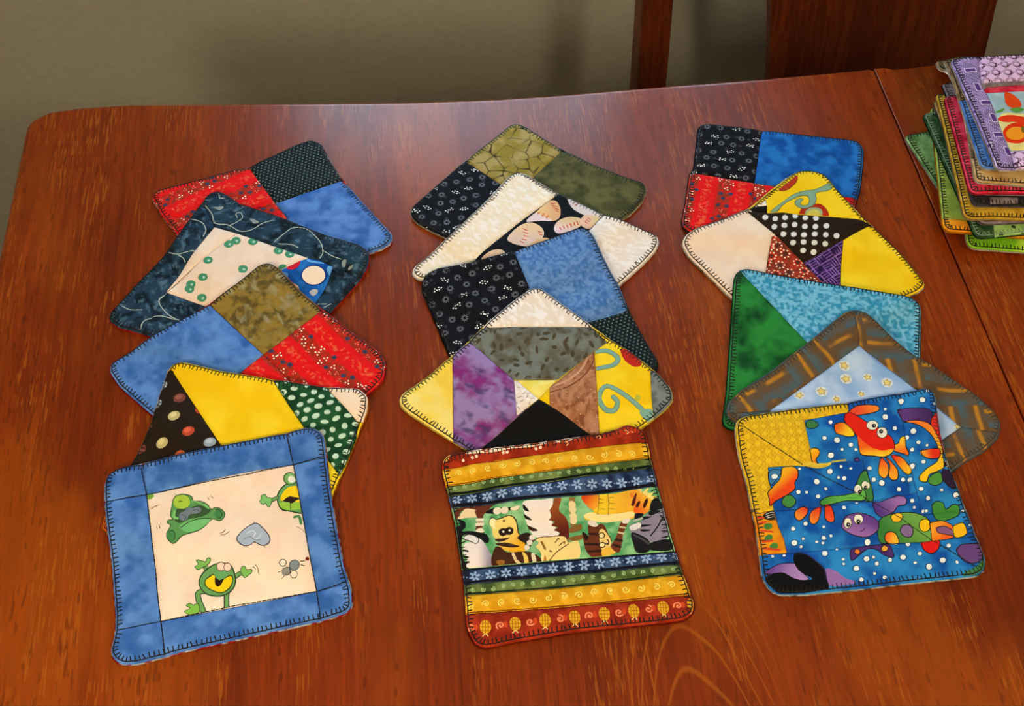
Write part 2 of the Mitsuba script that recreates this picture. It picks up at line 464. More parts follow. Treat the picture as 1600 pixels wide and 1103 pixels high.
def step(a, b, x):
    t = np.clip((x - a) / (b - a), 0, 1)
    return t * t * (3 - 2 * t)


def blend(a, b, t):
    return np.asarray(a) * (1 - t[..., None]) + np.asarray(b) * t[..., None]


# ------------------------------------------------------------------ cloth: the dyes, as functions of millimetres on the cloth
def plain(c, var=0.06):
    return lambda x, y: np.asarray(c) * (1 + var * (n2(x, y, 3.0, 5) - 0.5) * 2)[:, None]


def mottled(a, b, s=7.0, seed=1, lo=0.3, hi=0.7):
    return lambda x, y: blend(a, b, step(lo, hi, n2(x, y, s, seed, 4)))


def batik(a, b, c, s=6.0, seed=2):
    def f(x, y):
        wx, wy = x + 7 * (n2(x, y, 9, seed) - 0.5), y + 7 * (n2(x, y, 9, seed + 4) - 0.5)
        t = n2(wx, wy, s, seed + 1, 4)
        u = n2(wx * 1.0, wy * 0.55, s * 0.5, seed + 2, 3)
        return blend(blend(a, b, step(0.32, 0.6, t)), c, step(0.52, 0.75, u) * 0.8)
    return f


def crackle(a, b, line, s=11.0, seed=3):
    def f(x, y):
        base = blend(a, b, step(0.35, 0.65, n2(x, y, 8, seed, 3)))
        i, j = np.floor(x / s), np.floor(y / s)
        best, second = np.full(x.shape, 99.0), np.full(x.shape, 99.0)
        for di in (-1, 0, 1):
            for dj in (-1, 0, 1):
                ci, cj = i + di, j + dj
                h1, h2 = np.modf(np.abs(np.sin(ci * 127.1 + cj * 311.7 + seed) * 43758.5453))[0], np.modf(np.abs(np.sin(ci * 269.5 + cj * 183.3 + seed) * 43758.5453))[0]
                d = np.hypot((ci + h1) * s - x, (cj + h2) * s - y)
                second = np.where(d < best, best, np.minimum(second, d))
                best = np.minimum(best, d)
        return blend(base, line, step(1.1, 0.3, second - best) * step(0.35, 0.6, n2(x, y, 12, seed + 9)))
    return f


def pin_dots(base, dot, pitch=2.9, r=0.42):
    def f(x, y):
        row = np.floor(y / (pitch * 0.75))
        u = np.mod(x + (np.mod(row, 2) * 0.5) * pitch, pitch) - pitch / 2
        v = np.mod(y, pitch * 0.75) - pitch * 0.375
        return blend(np.asarray(base) * (1 + 0.5 * (n2(x, y, 5, 4) - 0.5))[:, None], dot, step(r + 0.3, r - 0.15, np.hypot(u, v)))
    return f


def red_calico(x, y):
    red, olive, orange = C(228, 22, 24), C(150, 48, 28), C(236, 92, 56)
    s = np.mod(x + 1.2 * (n2(x, y, 9, 6) - 0.5), 25.0) / 25.0
    flor = step(0.02, 0.1, s) * step(0.52, 0.44, s)
    c = blend(red, olive, flor * (0.35 + 0.65 * step(0.40, 0.58, n2(x, y, 1.7, 7))))
    fl = step(0.60, 0.66, s) * step(0.92, 0.84, s)
    return blend(c, orange, fl * step(0.52, 0.66, n2(x, y, 1.5, 8)) * 0.85)


def lattice_yellow(x, y):
    a, b = C(236, 190, 36), C(196, 142, 22)
    u, v = np.mod(x, 3.9) / 3.9, np.mod(y, 3.9) / 3.9
    edge = np.maximum(np.abs(u - 0.5), np.abs(v - 0.5))
    line = step(0.38, 0.45, edge)
    core = step(0.17, 0.13, np.abs(np.hypot(u - 0.5, v - 0.5) - 0.17)) * 0.7
    return blend(a, b, np.clip(line + core * (np.mod(np.floor(x / 3.9) + np.floor(y / 3.9), 2)), 0, 1) * (0.55 + 0.45 * n2(x, y, 3, 9)))


def basket(x, y):
    dark, mid, light = C(30, 12, 48), C(50, 26, 84), C(160, 112, 182)
    b = 6.4
    flip = np.mod(np.floor(x / b) + np.floor(y / b), 2) > 0.5
    u, v = np.where(flip, x, y), np.where(flip, y, x)
    line = np.abs(np.mod(u, b / 3) - b / 6)
    c = blend(dark, mid, step(0.35, 0.7, n2(x, y, 2, 3)))
    return blend(c, light, np.maximum(step(0.74, 0.96, line), step(b / 2 - 0.45, b / 2 - 0.2, np.abs(np.mod(v, b) - b / 2))))


def twig_white(a, b):
    return lambda x, y: blend(a, b, step(0.5, 0.66, n2(x * 1.5 + 4 * n2(x, y, 8, 2), y * 0.7, 2.4, 11, 2)))


def maze_brown(x, y):
    teal, brown, gold = C(76, 92, 94), C(104, 70, 32), C(184, 122, 36)
    w = 3.0 * (n2(x, y, 16, 4) - 0.5)
    b = 34.0
    i, j = np.floor((x + w) / b), np.floor((y - w) / b)
    flip = np.mod(i + j, 2) > 0.5
    u = np.mod(np.where(flip, x + w, y - w), b / 2) / (b / 2)
    c = blend(teal, brown, step(0.1, 0.5, u) * (0.75 + 0.5 * (n2(x, y, 5, 2) - 0.5)))
    c = blend(c, brown, 0.5 * step(0.45, 0.65, n2(x, y, 6, 8)))
    return blend(c, gold, step(0.13, 0.02, np.abs(u - 0.72)) * step(0.25, 0.5, n2(x, y, 11, 5)))


def purple_print(x, y):
    a, b, line = C(138, 104, 166), C(84, 58, 118), C(206, 184, 220)
    u = np.mod(x + y, 2.0) / 2.0
    v = np.mod(x - y, 4.0) / 4.0
    return blend(blend(a, b, step(0.3, 0.6, n2(x, y, 4, 3))), line, step(0.30, 0.15, np.abs(u - 0.5)) * (0.45 + 0.4 * step(0.3, 0.5, v)))


def lattice_pink(x, y):
    pink, dark = C(232, 190, 222), C(70, 24, 66)
    u, v = np.mod(x, 9) - 4.5, np.mod(y, 9) - 4.5
    ring = np.abs(np.hypot(u, v) - 2.5)
    dia = np.abs(np.abs(u) + np.abs(v) - 4.5)
    return blend(pink, dark, np.maximum(step(0.7, 0.4, ring), step(0.5, 0.3, dia)) * (0.55 + 0.45 * step(-0.5, 1.5, u - v)))


def band_dye(c, dark, y0, y1, edge=1.6, light=None):
    """A printed band across the cloth that runs dark towards its two sides (it is painted so)."""
    def f(x, y):
        v = y + 0.9 * (n2(x, y * 0.3, 9, 6) - 0.5)
        t = np.maximum(step(y0 + edge, y0, v), step(y1 - edge, y1, v))
        base = blend(c, light if light is not None else c, step(0.4, 0.65, n2(x, y, 5, 3)))
        return blend(base, dark, t)
    return f


DYES = {
    'blue': mottled(C(50, 94, 158), C(96, 138, 196), 9, 1),
    'denim': mottled(C(62, 106, 164), C(108, 144, 190), 2.0, 2),
    'deep_blue': mottled(C(14, 74, 146), C(36, 112, 184), 7, 3),
    'sky_print': mottled(C(10, 74, 152), C(44, 134, 192), 15, 4, 0.35, 0.7),
    'pin_green': pin_dots(C(18, 30, 32), C(150, 164, 152), 3.3, 0.36),
    'calico': red_calico,
    'dark_teal': batik(C(14, 26, 34), C(34, 58, 74), C(88, 118, 134), 5.0, 5),
    'cream': mottled(C(244, 208, 176), C(250, 220, 190), 12, 2),
    'white': mottled(C(244, 226, 202), C(255, 240, 218), 12, 2),
    'olive': batik(C(92, 74, 34), C(146, 116, 48), C(156, 142, 100), 6, 3),
    'gold_olive': crackle(C(146, 124, 48), C(170, 146, 84), C(40, 36, 22)),
    'moss': mottled(C(62, 62, 34), C(98, 94, 54), 9, 4),
    'black': plain(C(18, 16, 15), 0.3),
    'navy_black': plain(C(17, 18, 24), 0.3),
    'brown_black': plain(C(38, 26, 16), 0.2),
    'yellow': mottled(C(246, 196, 12), C(254, 212, 36), 16, 3),
    'pale_yellow': mottled(C(240, 214, 84), C(250, 226, 120), 5, 3),
    'soft_yellow': mottled(C(246, 206, 70), C(252, 222, 120), 14, 3),
    'dark_green': mottled(C(18, 56, 30), C(34, 84, 46), 8, 5),
    'green': mottled(C(10, 66, 30), C(40, 128, 52), 12, 6, 0.3, 0.7),
    'twig_cream': twig_white(C(246, 222, 186), C(254, 236, 212)),
    'twig_white': twig_white(C(242, 220, 198), C(253, 238, 222)),
    'grey_batik': batik(C(96, 92, 78), C(116, 120, 112), C(78, 62, 36), 7, 7),
    'grey': mottled(C(92, 98, 96), C(126, 132, 128), 4, 7),
    'purple_batik': batik(C(130, 42, 112), C(154, 124, 170), C(66, 54, 98), 9, 8),
    'paisley': batik(C(160, 98, 62), C(184, 126, 90), C(120, 66, 40), 5, 9),
    'lattice_yellow': lattice_yellow,
    'basket': basket,
    'teal': mottled(C(50, 136, 168), C(120, 186, 208), 1.9, 6, 0.38, 0.62),
    'maze': maze_brown,
    'pale_blue': mottled(C(140, 172, 206), C(190, 206, 224), 14, 4),
    'red_floral': batik(C(120, 40, 24), C(176, 52, 30), C(86, 56, 42), 4, 6),
    'purple_print': purple_print,
    'lattice_pink': lattice_pink,
    'red_white': mottled(C(196, 36, 40), C(244, 226, 206), 2.2, 6, 0.47, 0.52),
    'red': mottled(C(206, 26, 32), C(226, 60, 56), 5, 6),
    'crimson': mottled(C(180, 18, 40), C(226, 66, 84), 3, 6),
    'ecru': mottled(C(214, 186, 150), C(240, 222, 190), 4, 6),
    'ecru_spots': mottled(C(244, 224, 190), C(120, 100, 70), 3.2, 8, 0.55, 0.68),
    'tan': mottled(C(176, 128, 66), C(206, 164, 104), 5, 6),
    'tan_floral': batik(C(120, 92, 56), C(160, 124, 74), C(74, 52, 34), 3, 6),
    'gold': mottled(C(182, 132, 24), C(214, 166, 48), 5, 6),
    'amber': mottled(C(214, 144, 14), C(240, 176, 36), 5, 6),
    'orange': mottled(C(226, 122, 14), C(246, 168, 24), 9, 6),
    'lime': mottled(C(112, 168, 20), C(184, 212, 60), 16, 6),
    'olive_lime': mottled(C(132, 150, 50), C(164, 180, 74), 7, 6),
    'leaf_green': mottled(C(70, 112, 48), C(146, 184, 110), 8, 6),
    'leaf_dark': batik(C(22, 40, 20), C(42, 72, 36), C(72, 100, 56), 4, 6),
    'pale_green': mottled(C(140, 176, 84), C(178, 204, 116), 6, 6),
    'charcoal': mottled(C(34, 30, 28), C(60, 54, 50), 4, 6),
    'mauve': mottled(C(112, 92, 88), C(156, 134, 126), 3, 6),
    'rust': mottled(C(138, 34, 14), C(176, 52, 24), 5, 6),
    'sky_dusk': mottled(C(20, 32, 58), C(64, 86, 120), 5, 6),
    'olive_green': mottled(C(66, 82, 36), C(118, 130, 66), 6, 5),
    'pale_fruit': mottled(C(150, 176, 180), C(186, 200, 190), 9, 6),
    'jungle': mottled(C(74, 146, 84), C(146, 194, 130), 5, 6),
}


# ------------------------------------------------------------------ cloth: printed motifs, as flat shapes on the cloth
def blob(cx, cy, rx, ry=None, rot=0.0, n=18):
    ry = rx if ry is None else ry
    a = np.linspace(0, 2 * math.pi, n, endpoint=False)
    x, y = rx * np.cos(a), ry * np.sin(a)
    c, s = math.cos(math.radians(rot)), math.sin(math.radians(rot))
    return Polygon(np.stack([cx + c * x - s * y, cy + s * x + c * y], 1))


def curve(pts, closed=False, n=6):
    """Catmull-Rom through the points."""
    p = np.asarray(pts, float)
    if len(p) < 3:
        return p
    q = np.vstack([p[-1], p, p[0], p[1]]) if closed else np.vstack([2 * p[0] - p[1], p, 2 * p[-1] - p[-2]])
    out = []
    for i in range(1, len(q) - 2):
        a, b, c, d = q[i - 1:i + 3]
        for t in np.linspace(0, 1, n, endpoint=False):
            out.append(0.5 * (2 * b + (c - a) * t + (2 * a - 5 * b + 4 * c - d) * t * t + (3 * b - a - 3 * c + d) * t ** 3))
    if not closed:
        out.append(p[-1])
    return np.array(out)


def tri_flower(cx, cy, r, rng):
    a0 = rng.uniform(0, 6.28)
    return unary_union([blob(cx + 1.15 * r * math.cos(a0 + k * 2.09), cy + 1.15 * r * math.sin(a0 + k * 2.09), r * 0.62, n=8) for k in range(3)])


def ring_flower(cx, cy, r, rng):
    a0 = rng.uniform(0, 6.28)
    return unary_union([blob(cx + r * math.cos(a0 + k * 0.698), cy + r * math.sin(a0 + k * 0.698), r * 0.36, r * 0.22, math.degrees(a0 + k * 0.698), n=8) for k in range(9)] +
                       [Point(cx, cy).buffer(r * 0.78, quad_segs=5).difference(Point(cx, cy).buffer(r * 0.5, quad_segs=5))])


def scatter(poly, pitch, rng, jitter=0.2, rot=0.0):
    x0, y0, x1, y1 = poly.bounds
    c = np.array([(x0 + x1) / 2, (y0 + y1) / 2])
    n = int(max(x1 - x0, y1 - y0) / pitch) + 2
    for j in range(-n, n + 1):
        for i in range(-n, n + 1):
            q = np.array([(i + 0.5 * (j % 2)) * pitch, j * pitch * 0.8]) + rng.uniform(-jitter, jitter, 2) * pitch
            a = math.radians(rot)
            q = c + [q[0] * math.cos(a) - q[1] * math.sin(a), q[0] * math.sin(a) + q[1] * math.cos(a)]
            if poly.buffer(2.5).contains(Point(q)):
                yield i, j, q[0], q[1]


def print_black_floral(poly, rng, rot):
    for i, j, x, y in scatter(poly, 10.5, rng, 0.12, rot):
        if (i + 2 * j) % 3:
            yield C(96, 98, 102), ring_flower(x, y, 2.1, rng)
        else:
            yield C(232, 226, 214), tri_flower(x, y, 1.0, rng)
            yield C(232, 226, 214), tri_flower(x + 3.0, y + rng.uniform(-2, 2), 0.95, rng)
    for i, j, x, y in scatter(poly, 15.0, rng, 0.3, rot + 20):
        yield C(48, 48, 54), blob(x, y, 1.3)


def print_calico(poly, rng, rot):
    a = math.radians(rot)
    for i, j, x, y in scatter(poly, 6.6, rng, 0.25, rot):
        s = (((x * math.cos(a) + y * math.sin(a)) % 25.0) / 25.0)
        if not 0.06 < s < 0.5:
            continue
        k = rng.integers(0, 3)
        if k == 0:
            yield C(40, 62, 90), blob(x, y, 1.7, 1.5)
            yield C(96, 42, 40), blob(x, y, 0.6)
        elif k == 1:
            yield C(246, 204, 172), tri_flower(x, y, 1.15, rng)
        else:
            yield C(240, 120, 96), tri_flower(x, y, 0.95, rng)


def print_oval_dots(poly, rng, rot):
    for i, j, x, y in scatter(poly, 7.6, rng, 0.07, rot):
        yield C(196, 218, 184), blob(x, y, 2.3 + rng.uniform(-0.5, 0.5), 1.8 + rng.uniform(-0.4, 0.3), rot + rng.uniform(-20, 20))


def print_planets(poly, rng, rot):
    cols = [C(206, 92, 44), C(192, 172, 112), C(150, 156, 158), C(190, 70, 40), C(120, 60, 50)]
    for i, j, x, y in scatter(poly, 17.5, rng, 0.1, rot):
        c = cols[(i * 2 + j * 3) % 5]
        yield c, blob(x, y, 4.0, 3.5, rot)
        yield np.clip(c * 1.35 + 0.03, 0, 0.9), blob(x - 0.6, y + 0.8, 2.3, 1.9, rot)


def print_leaves(poly, rng, rot):
    for i, j, x, y in scatter(poly, 9.0, rng, 0.35, rot):
        yield C(74, 66, 48), blob(x, y, rng.uniform(1.5, 3.2), rng.uniform(0.9, 1.5), rng.uniform(0, 180), 10)


def print_paisley(poly, rng, rot):
    x0, y0, x1, y1 = poly.bounds
    for k in range(7):
        r = 9 + 4.5 * k
        yield C(204, 150, 112) if k % 2 else C(112, 62, 38), Point(x0 - 4, y1 + 4).buffer(r, quad_segs=20).exterior.buffer(0.4 + 0.35 * (k % 2))
    for i, j, x, y in scatter(poly, 4.6, rng, 0.2, rot):
        if (i + j) % 2:
            yield C(206, 152, 110), blob(x, y, 0.5, n=8)


def print_stars(poly, rng, rot):
    for i, j, x, y in scatter(poly, 17.0, rng, 0.22, rot):
        r = rng.uniform(1.6, 3.1)
        a0 = rng.uniform(0, 6.28)
        yield C(216, 216, 204), blob(x, y, r * 1.25)
        star = Polygon([(x + r * (1 if k % 2 == 0 else 0.45) * math.cos(a0 + k * math.pi / 5), y + r * (1 if k % 2 == 0 else 0.45) * math.sin(a0 + k * math.pi / 5)) for k in range(10)])
        yield C(168, 138, 70), star.buffer(0.3)
        yield C(232, 206, 120), star.buffer(-0.12)


def print_coils(color, r, pitch, dx):
    def f(poly, rng, rot):
        c = poly.centroid
        a = math.radians(rot)
        for k in range(-16, 17):
            x, y = c.x + pitch * k * math.cos(a), c.y + pitch * k * math.sin(a)
            x, y = x - 0.0 * dx, y + rng.uniform(-0.6, 0.6)
            t = np.linspace(0.4, 9.5, 24)
            yield color, LineString(np.stack([x + r * t / 9.5 * np.cos(t + k), y + r * t / 9.5 * np.sin(t + k)], 1)).buffer(0.34)
    return f


def print_daisies(poly, rng, rot):
    c = poly.centroid
    a = math.radians(rot)
    for k in range(-9, 10):
        x, y = c.x + 9.4 * k * math.cos(a), c.y + 9.4 * k * math.sin(a)
        a0 = rng.uniform(0, 6)
        yield C(150, 170, 196), unary_union([blob(x + 2.1 * math.cos(a0 + q * 1.047), y + 2.1 * math.sin(a0 + q * 1.047), 1.5, 0.75, math.degrees(a0 + q * 1.047), 10) for q in range(6)])
        yield C(38, 56, 88), blob(x, y, 0.7, n=8)
        yield C(120, 142, 176), blob(x + 4.7 * math.cos(a), y + 4.7 * math.sin(a), 0.5, n=8)


def print_pineapples(poly, rng, rot):
    c = poly.centroid
    a = math.radians(rot)
    for k in range(-8, 9):
        x, y = c.x + 8.7 * k * math.cos(a), c.y + 8.7 * k * math.sin(a) + 0.8
        if k % 2:
            t = np.linspace(0.6, 9, 22)
            yield C(240, 132, 84), LineString(np.stack([x + 2.6 * t / 9 * np.cos(t + k), y + 2.4 * t / 9 * np.sin(t + k)], 1)).buffer(0.5)
            yield C(206, 70, 30), blob(x + 3.0, y + 0.6, 1.2, 2.0, rot)
        else:
            f = blob(x, y, 3.3, 4.3, rot)
            yield C(226, 160, 34), f
            for q in (-1.6, 0, 1.6):
                yield C(176, 104, 14), LineString([(x - 4, y + q * 1.4), (x + 4, y + q * 1.4)]).buffer(0.2).intersection(f)
                yield C(176, 104, 14), LineString([(x + q, y - 5), (x + q, y + 5)]).buffer(0.2).intersection(f)
            yield C(236, 190, 110), LineString([(x - 1.6, y - 5.6), (x, y - 4.0), (x + 1.6, y - 5.6)]).buffer(0.35)


def print_sprigs(poly, rng, rot):
    for i, j, x, y in scatter(poly, 5.4, rng, 0.3, rot):
        yield C(190, 160, 140), blob(x, y, 1.7, 0.45, rng.uniform(0, 180), 8)


def print_red_flowers(poly, rng, rot):
    for i, j, x, y in scatter(poly, 9.5, rng, 0.2, rot):
        if (i + j) % 2:
            yield C(214, 46, 24), blob(x, y, 3.6, 2.8, rng.uniform(0, 180))
        for k in range(7):
            yield C(244, 214, 176), blob(x + 3.0 * math.cos(k * 0.9), y + 3.0 * math.sin(k * 0.9), 0.75, n=8)
        yield C(90, 44, 34), blob(x, y, 1.7)


def print_rust_dots(poly, rng, rot):
    for i, j, x, y in scatter(poly, 5.0, rng, 0.3, rot):
        yield C(246, 206, 164), blob(x, y, 0.9, 0.8, n=8)


def print_black_dots(poly, rng, rot):
    for i, j, x, y in scatter(poly, 6.6, rng, 0.05, rot):
        yield C(226, 220, 206), blob(x, y, 1.75, 1.45, rot + rng.uniform(-25, 25), 12)


def print_bubbles(poly, rng, rot):
    placed = []
    x0, y0, x1, y1 = poly.bounds
    for _ in range(900):
        x, y, r = rng.uniform(x0, x1), rng.uniform(y0, y1), rng.choice([0.9, 1.1, 1.4, 1.9])
        if poly.contains(Point(x, y)) and all(math.hypot(x - a, y - b) > 3.4 + r + c for a, b, c in placed):
            placed.append((x, y, r))
            yield C(10, 48, 96), blob(x, y, r + 0.35, (r + 0.35) * 0.92)
            yield C(236, 240, 240), blob(x, y, r, r * 0.92)


def print_green_dots(poly, rng, rot):
    for i, j, x, y in scatter(poly, 14, rng, 0.2, rot):
        yield C(40, 60, 30), blob(x, y, 1.6)


def print_rects(poly, rng, rot):
    for i, j, x, y in scatter(poly, 17, rng, 0.06, rot):
        a = rot + (0 if (i + j) % 2 else 90)
        r = affinity.rotate(Polygon([(x - 3.8, y - 1.7), (x + 3.8, y - 1.7), (x + 3.8, y + 1.7), (x - 3.8, y + 1.7)]), a)
        yield C(222, 202, 228), r.buffer(0.7, join_style=2)
        yield C(88, 56, 122), r


PRINTS = {'black_floral': print_black_floral, 'calico_flowers': print_calico, 'oval_dots': print_oval_dots, 'planets': print_planets, 'leaves': print_leaves, 'paisley': print_paisley,
          'stars': print_stars, 'yellow_coils': print_coils(C(250, 212, 90), 2.3, 9.2, 0), 'green_coils': print_coils(C(150, 172, 106), 1.5, 6.0, 0), 'daisies': print_daisies, 'pineapples': print_pineapples,
          'sprigs': print_sprigs, 'red_flowers': print_red_flowers, 'rust_dots': print_rust_dots, 'black_dots': print_black_dots, 'bubbles': print_bubbles, 'green_dots': print_green_dots, 'rectangles': print_rects}


def paint(pad, shapes, up=0.10, cover=None):
    """Printed shapes [(colour, shape)] on the pad's top, later ones over earlier ones (each is cut out of those below it): ((vertices, triangles, colours) or None, what they cover)."""
    parts = []
    cover = Polygon() if cover is None else cover
    for c, g in reversed(shapes):
        if g is None or g.is_empty:
            continue
        seen = g.difference(cover) if not cover.is_empty else g
        cover = cover.union(g)
        parts += [(c, h) for h in getattr(seen, 'geoms', [seen]) if h.geom_type == 'Polygon' and h.area > 0.03]
    vs, fs, cs, n = [], [], [], 0
    for c, g in parts:
        if g.area < 12 and not g.interiors and g.area > 0.97 * g.convex_hull.area:      # a dot: a fan of triangles round its middle
            ring = np.asarray(g.exterior.coords)[:-1]
            if not g.exterior.is_ccw:
                ring = ring[::-1]
            k = np.arange(len(ring))
            p, t = np.vstack([ring, ring.mean(0)]), np.stack([k, np.roll(k, -1), np.full(len(k), len(k))], 1)
        else:
            p, t = fill(g, 1.0 if g.area > 40 else 0.6)
        if len(t) == 0:
            continue
        vs.append(p)
        fs.append(t + n)
        cs.append(np.broadcast_to(c, (len(p), 3)) if not callable(c) else c(p[:, 0], p[:, 1]))
        n += len(p)
    return (world(pad.lift(np.vstack(vs), up)), np.vstack(fs), np.vstack(cs)) if vs else None, cover


def fade(a, b, p0, p1):
    """A dye that runs from a to b between two points of the cloth."""
    p0, p1 = np.asarray(p0, float), np.asarray(p1, float)
    d = p1 - p0
    return lambda x, y: blend(a, b, step(0, 1, ((x - p0[0]) * d[0] + (y - p0[1]) * d[1]) / (d @ d)))


def thread(pad, lines, r=0.26, up=0.12, color=(16, 13, 12)):
    """Sewing thread along the lines [(n, 2)]: one mesh."""
    vs, fs, n = [], [], 0
    cuts = np.cumsum([len(p) for p in lines])[:-1]
    for q in np.split(pad.lift(np.vstack(lines).astype(float), up), cuts):
        t = np.gradient(q, axis=0)
        t /= np.linalg.norm(t, axis=1, keepdims=True) + 1e-9
        a = np.stack([t[:, 1], -t[:, 0], 0 * t[:, 0]], 1)
        a /= np.linalg.norm(a, axis=1, keepdims=True) + 1e-9
        b = np.cross(a, t)
        m = len(q)
        for ca, sa in ((1, -0.3), (0.5, 0.8), (-0.5, 0.8), (-1, -0.3)):
            vs.append(q + r * ca * a + r * sa * b)
        i = np.arange(m - 1)
        for k in range(4):
            o, o2 = n + k * m, n + ((k + 1) % 4) * m
            fs.append(np.stack([o + i, o2 + i, o2 + i + 1], 1))
            fs.append(np.stack([o + i, o2 + i + 1, o + i + 1], 1))
        fs.append(np.array([[n, n + m, n + 2 * m], [n, n + 2 * m, n + 3 * m], [n + m - 1, n + 3 * m - 1, n + 2 * m - 1], [n + m - 1, n + 4 * m - 1, n + 3 * m - 1]]))
        n += 4 * m
    v = world(np.vstack(vs))
    return v, np.vstack(fs), np.broadcast_to(C(*color), (len(v), 3))


def blanket(pad, rng, pitch=2.7, inset=1.5, tooth=3.0):
    """The lines of a blanket stitch: one round the rim and short ones from it inwards."""
    inner = pad.outline.buffer(-inset)
    inner = max(getattr(inner, 'geoms', [inner]), key=lambda g: g.area)
    ring = resample(np.asarray(inner.exterior.coords), pitch / 3)
    ring[:-1] += rng.normal(0, 0.07, (len(ring) - 1, 2))
    ring[-1] = ring[0]
    sign = 1.0 if inner.exterior.is_ccw else -1.0
    lines = [ring]
    for i in range(0, len(ring) - 1, 3):
        t = ring[(i + 1) % (len(ring) - 1)] - ring[i - 1]
        t = t / (np.linalg.norm(t) + 1e-9)
        nrm = np.array([-t[1], t[0]]) * sign + t * rng.normal(0, 0.13)
        lines.append(ring[i] + nrm * np.linspace(0, tooth * rng.uniform(0.8, 1.12), 4)[:, None])
    return lines


def coarse(shape, size):
    return shape.simplify(size)


COUNT = [0]


def build_pad(d, group, fine=0.8, stiff=8.0, thick=4.2):
    """d: name, label, outline, backing, thread, patches [(dye, print, rotation, label, outline or None for the rest)], motifs [(name, patch number or None, shapes)], quilting [lines]."""
    COUNT[0] += 1
    rng = np.random.default_rng(100 + COUNT[0])
    settle(stiff)
    root = 'quilted_coaster' + (f'_{COUNT[0] - 1:03d}' if COUNT[0] > 1 else '')
    pad = Pad(root, d['outline'], thick, COUNT[0])
    labels[root] = {'label': d['label'], 'category': 'coaster', 'group': group}
    # the patches, each cut from what is left of the outline
    left, cut = pad.outline, []
    for dye, prt, rot, text, shape in d['patches']:
        g = left if shape is None else left.intersection(Polygon(shape).buffer(0))
        left = left.difference(g.buffer(1e-3)) if shape is not None else Polygon()
        cut.append(g)
    lines = [LineString(r.coords) for g in cut for h in getattr(g, 'geoms', [g]) if h.geom_type == 'Polygon' for r in (h.exterior, *h.interiors)]
    inside = unary_union([l.difference(pad.outline.exterior.buffer(0.25)) for l in lines]) if len(cut) > 1 else None
    if inside is not None and not inside.is_empty:
        pts = [resample(np.asarray(l.coords), 0.4) for l in getattr(inside, 'geoms', [inside]) if l.length > 0.3]
        if pts:
            pad.seams = cKDTree(np.vstack(pts))
    if d.get('creases'):
        extra = np.vstack([resample(np.asarray(l, float), 0.4) for l in d['creases']])
        pad.seams = cKDTree(extra if pad.seams is None else np.vstack([pad.seams.data, extra]))
    keys = []
    for (dye, prt, rot, text, shape), g in zip(d['patches'], cut):
        keys.append(None)
        for h in sorted(getattr(g, 'geoms', [g]), key=lambda h: -h.area):
            if h.geom_type != 'Polygon' or h.area < 4:
                continue
            p, t = fill(h.buffer(-0.10), fine, (0.22, 0.6))
            if len(t) == 0:
                continue
            x, y = turned(p, rot)
            k = put(f'{root}__patch', (world(pad.lift(p)), t), 'cloth', smooth=True, color=DYES[dye](x, y))
            keys[-1] = keys[-1] or k
            if text:
                labels[k] = {'label': text}
            for one in ([prt] if prt in PRINTS else []):
                made = paint(pad, [(c, s.intersection(h.buffer(-0.3))) for c, s in PRINTS[one](h, rng, rot)])[0]
                if made:
                    put(f'{k}__print', (made[0], made[1]), 'cloth', smooth=True, color=made[2])
    cover = None
    for name, number, shapes in reversed(d.get('motifs', ())):
        g = cut[number].buffer(-0.3) if number is not None else pad.outline.buffer(-0.6)
        made, cover = paint(pad, [(c, drawn(kind, pts, w).intersection(g)) for c, kind, pts, w in shapes], 0.22, cover)
        if made:
            put(f'{keys[number] if number is not None else root}__{name}', (made[0], made[1]), 'cloth', smooth=True, color=made[2])
    # the backing: the underside and the lower half of the rim
    wide = pad.outline.buffer(0.55)
    p, t = fill(wide, fine * 1.6, (0.12, 0.4, 1.0, 1.9))
    e = 1 - np.clip(cKDTree(resample(np.asarray(wide.exterior.coords), 0.3)).query(p)[0] / 1.9, 0, 1)
    z = look(BASE, p[:, 0], p[:, 1]) + pad.mid + 0.1 - pad.mid * np.sqrt(np.maximum(1 - e * e, 0))
    x, y = turned(p, 20)
    scene[f'{root}__backing'] = mikit.ply((world(np.column_stack([p, z])), t[:, ::-1]), 'cloth', smooth=True, color=DYES[d['backing']](x, y))
    v, f, c = thread(pad, blanket(pad, rng), 0.34, color=d.get('thread', (16, 13, 12)))
    put(f'{root}__blanket_stitch', (v, f), 'thread', color=c)
    q = [dash for l in d.get('quilting', ()) for dash in dashes(l)]
    if q:
        v, f, c = thread(pad, q, 0.30, 0.2)
        put(f'{root}__quilting_stitch', (v, f), 'thread', color=c)
    stamp(pad.outline, thick, pad.mid)
    return root


def dashes(line, on=2.6, off=0.7):
    c = resample(np.asarray(line, float), 0.5)
    n, m = int(on / 0.5), int((on + off) / 0.5)
    return [c[i:i + n + 1] for i in range(0, len(c) - 2, m) if len(c[i:i + n + 1]) > 2]


def drawn(kind, pts, w):
    """A motif's shape: 'area' (smooth outline), 'facet' (straight outline), 'line' (smooth stroke w mm wide), 'dot' (ellipse from its centre and two half axes), 'spot' (round, w mm)."""
    p = np.asarray(pts, float)
    if kind == 'area':
        g = Polygon(curve(p, True))
    elif kind == 'facet':
        g = Polygon(p)
    elif kind == 'line':
        g = LineString(curve(p)).buffer(w / 2, quad_segs=3)
    elif kind == 'spot':
        g = unary_union([Point(q).buffer(w / 2, quad_segs=4) for q in p])
    else:
        a = np.linspace(0, 2 * math.pi, 22, endpoint=False)[:, None]
        g = Polygon(p[0] + np.cos(a) * (p[1] - p[0]) + np.sin(a) * (p[2] - p[0]))
    return g.buffer(0)


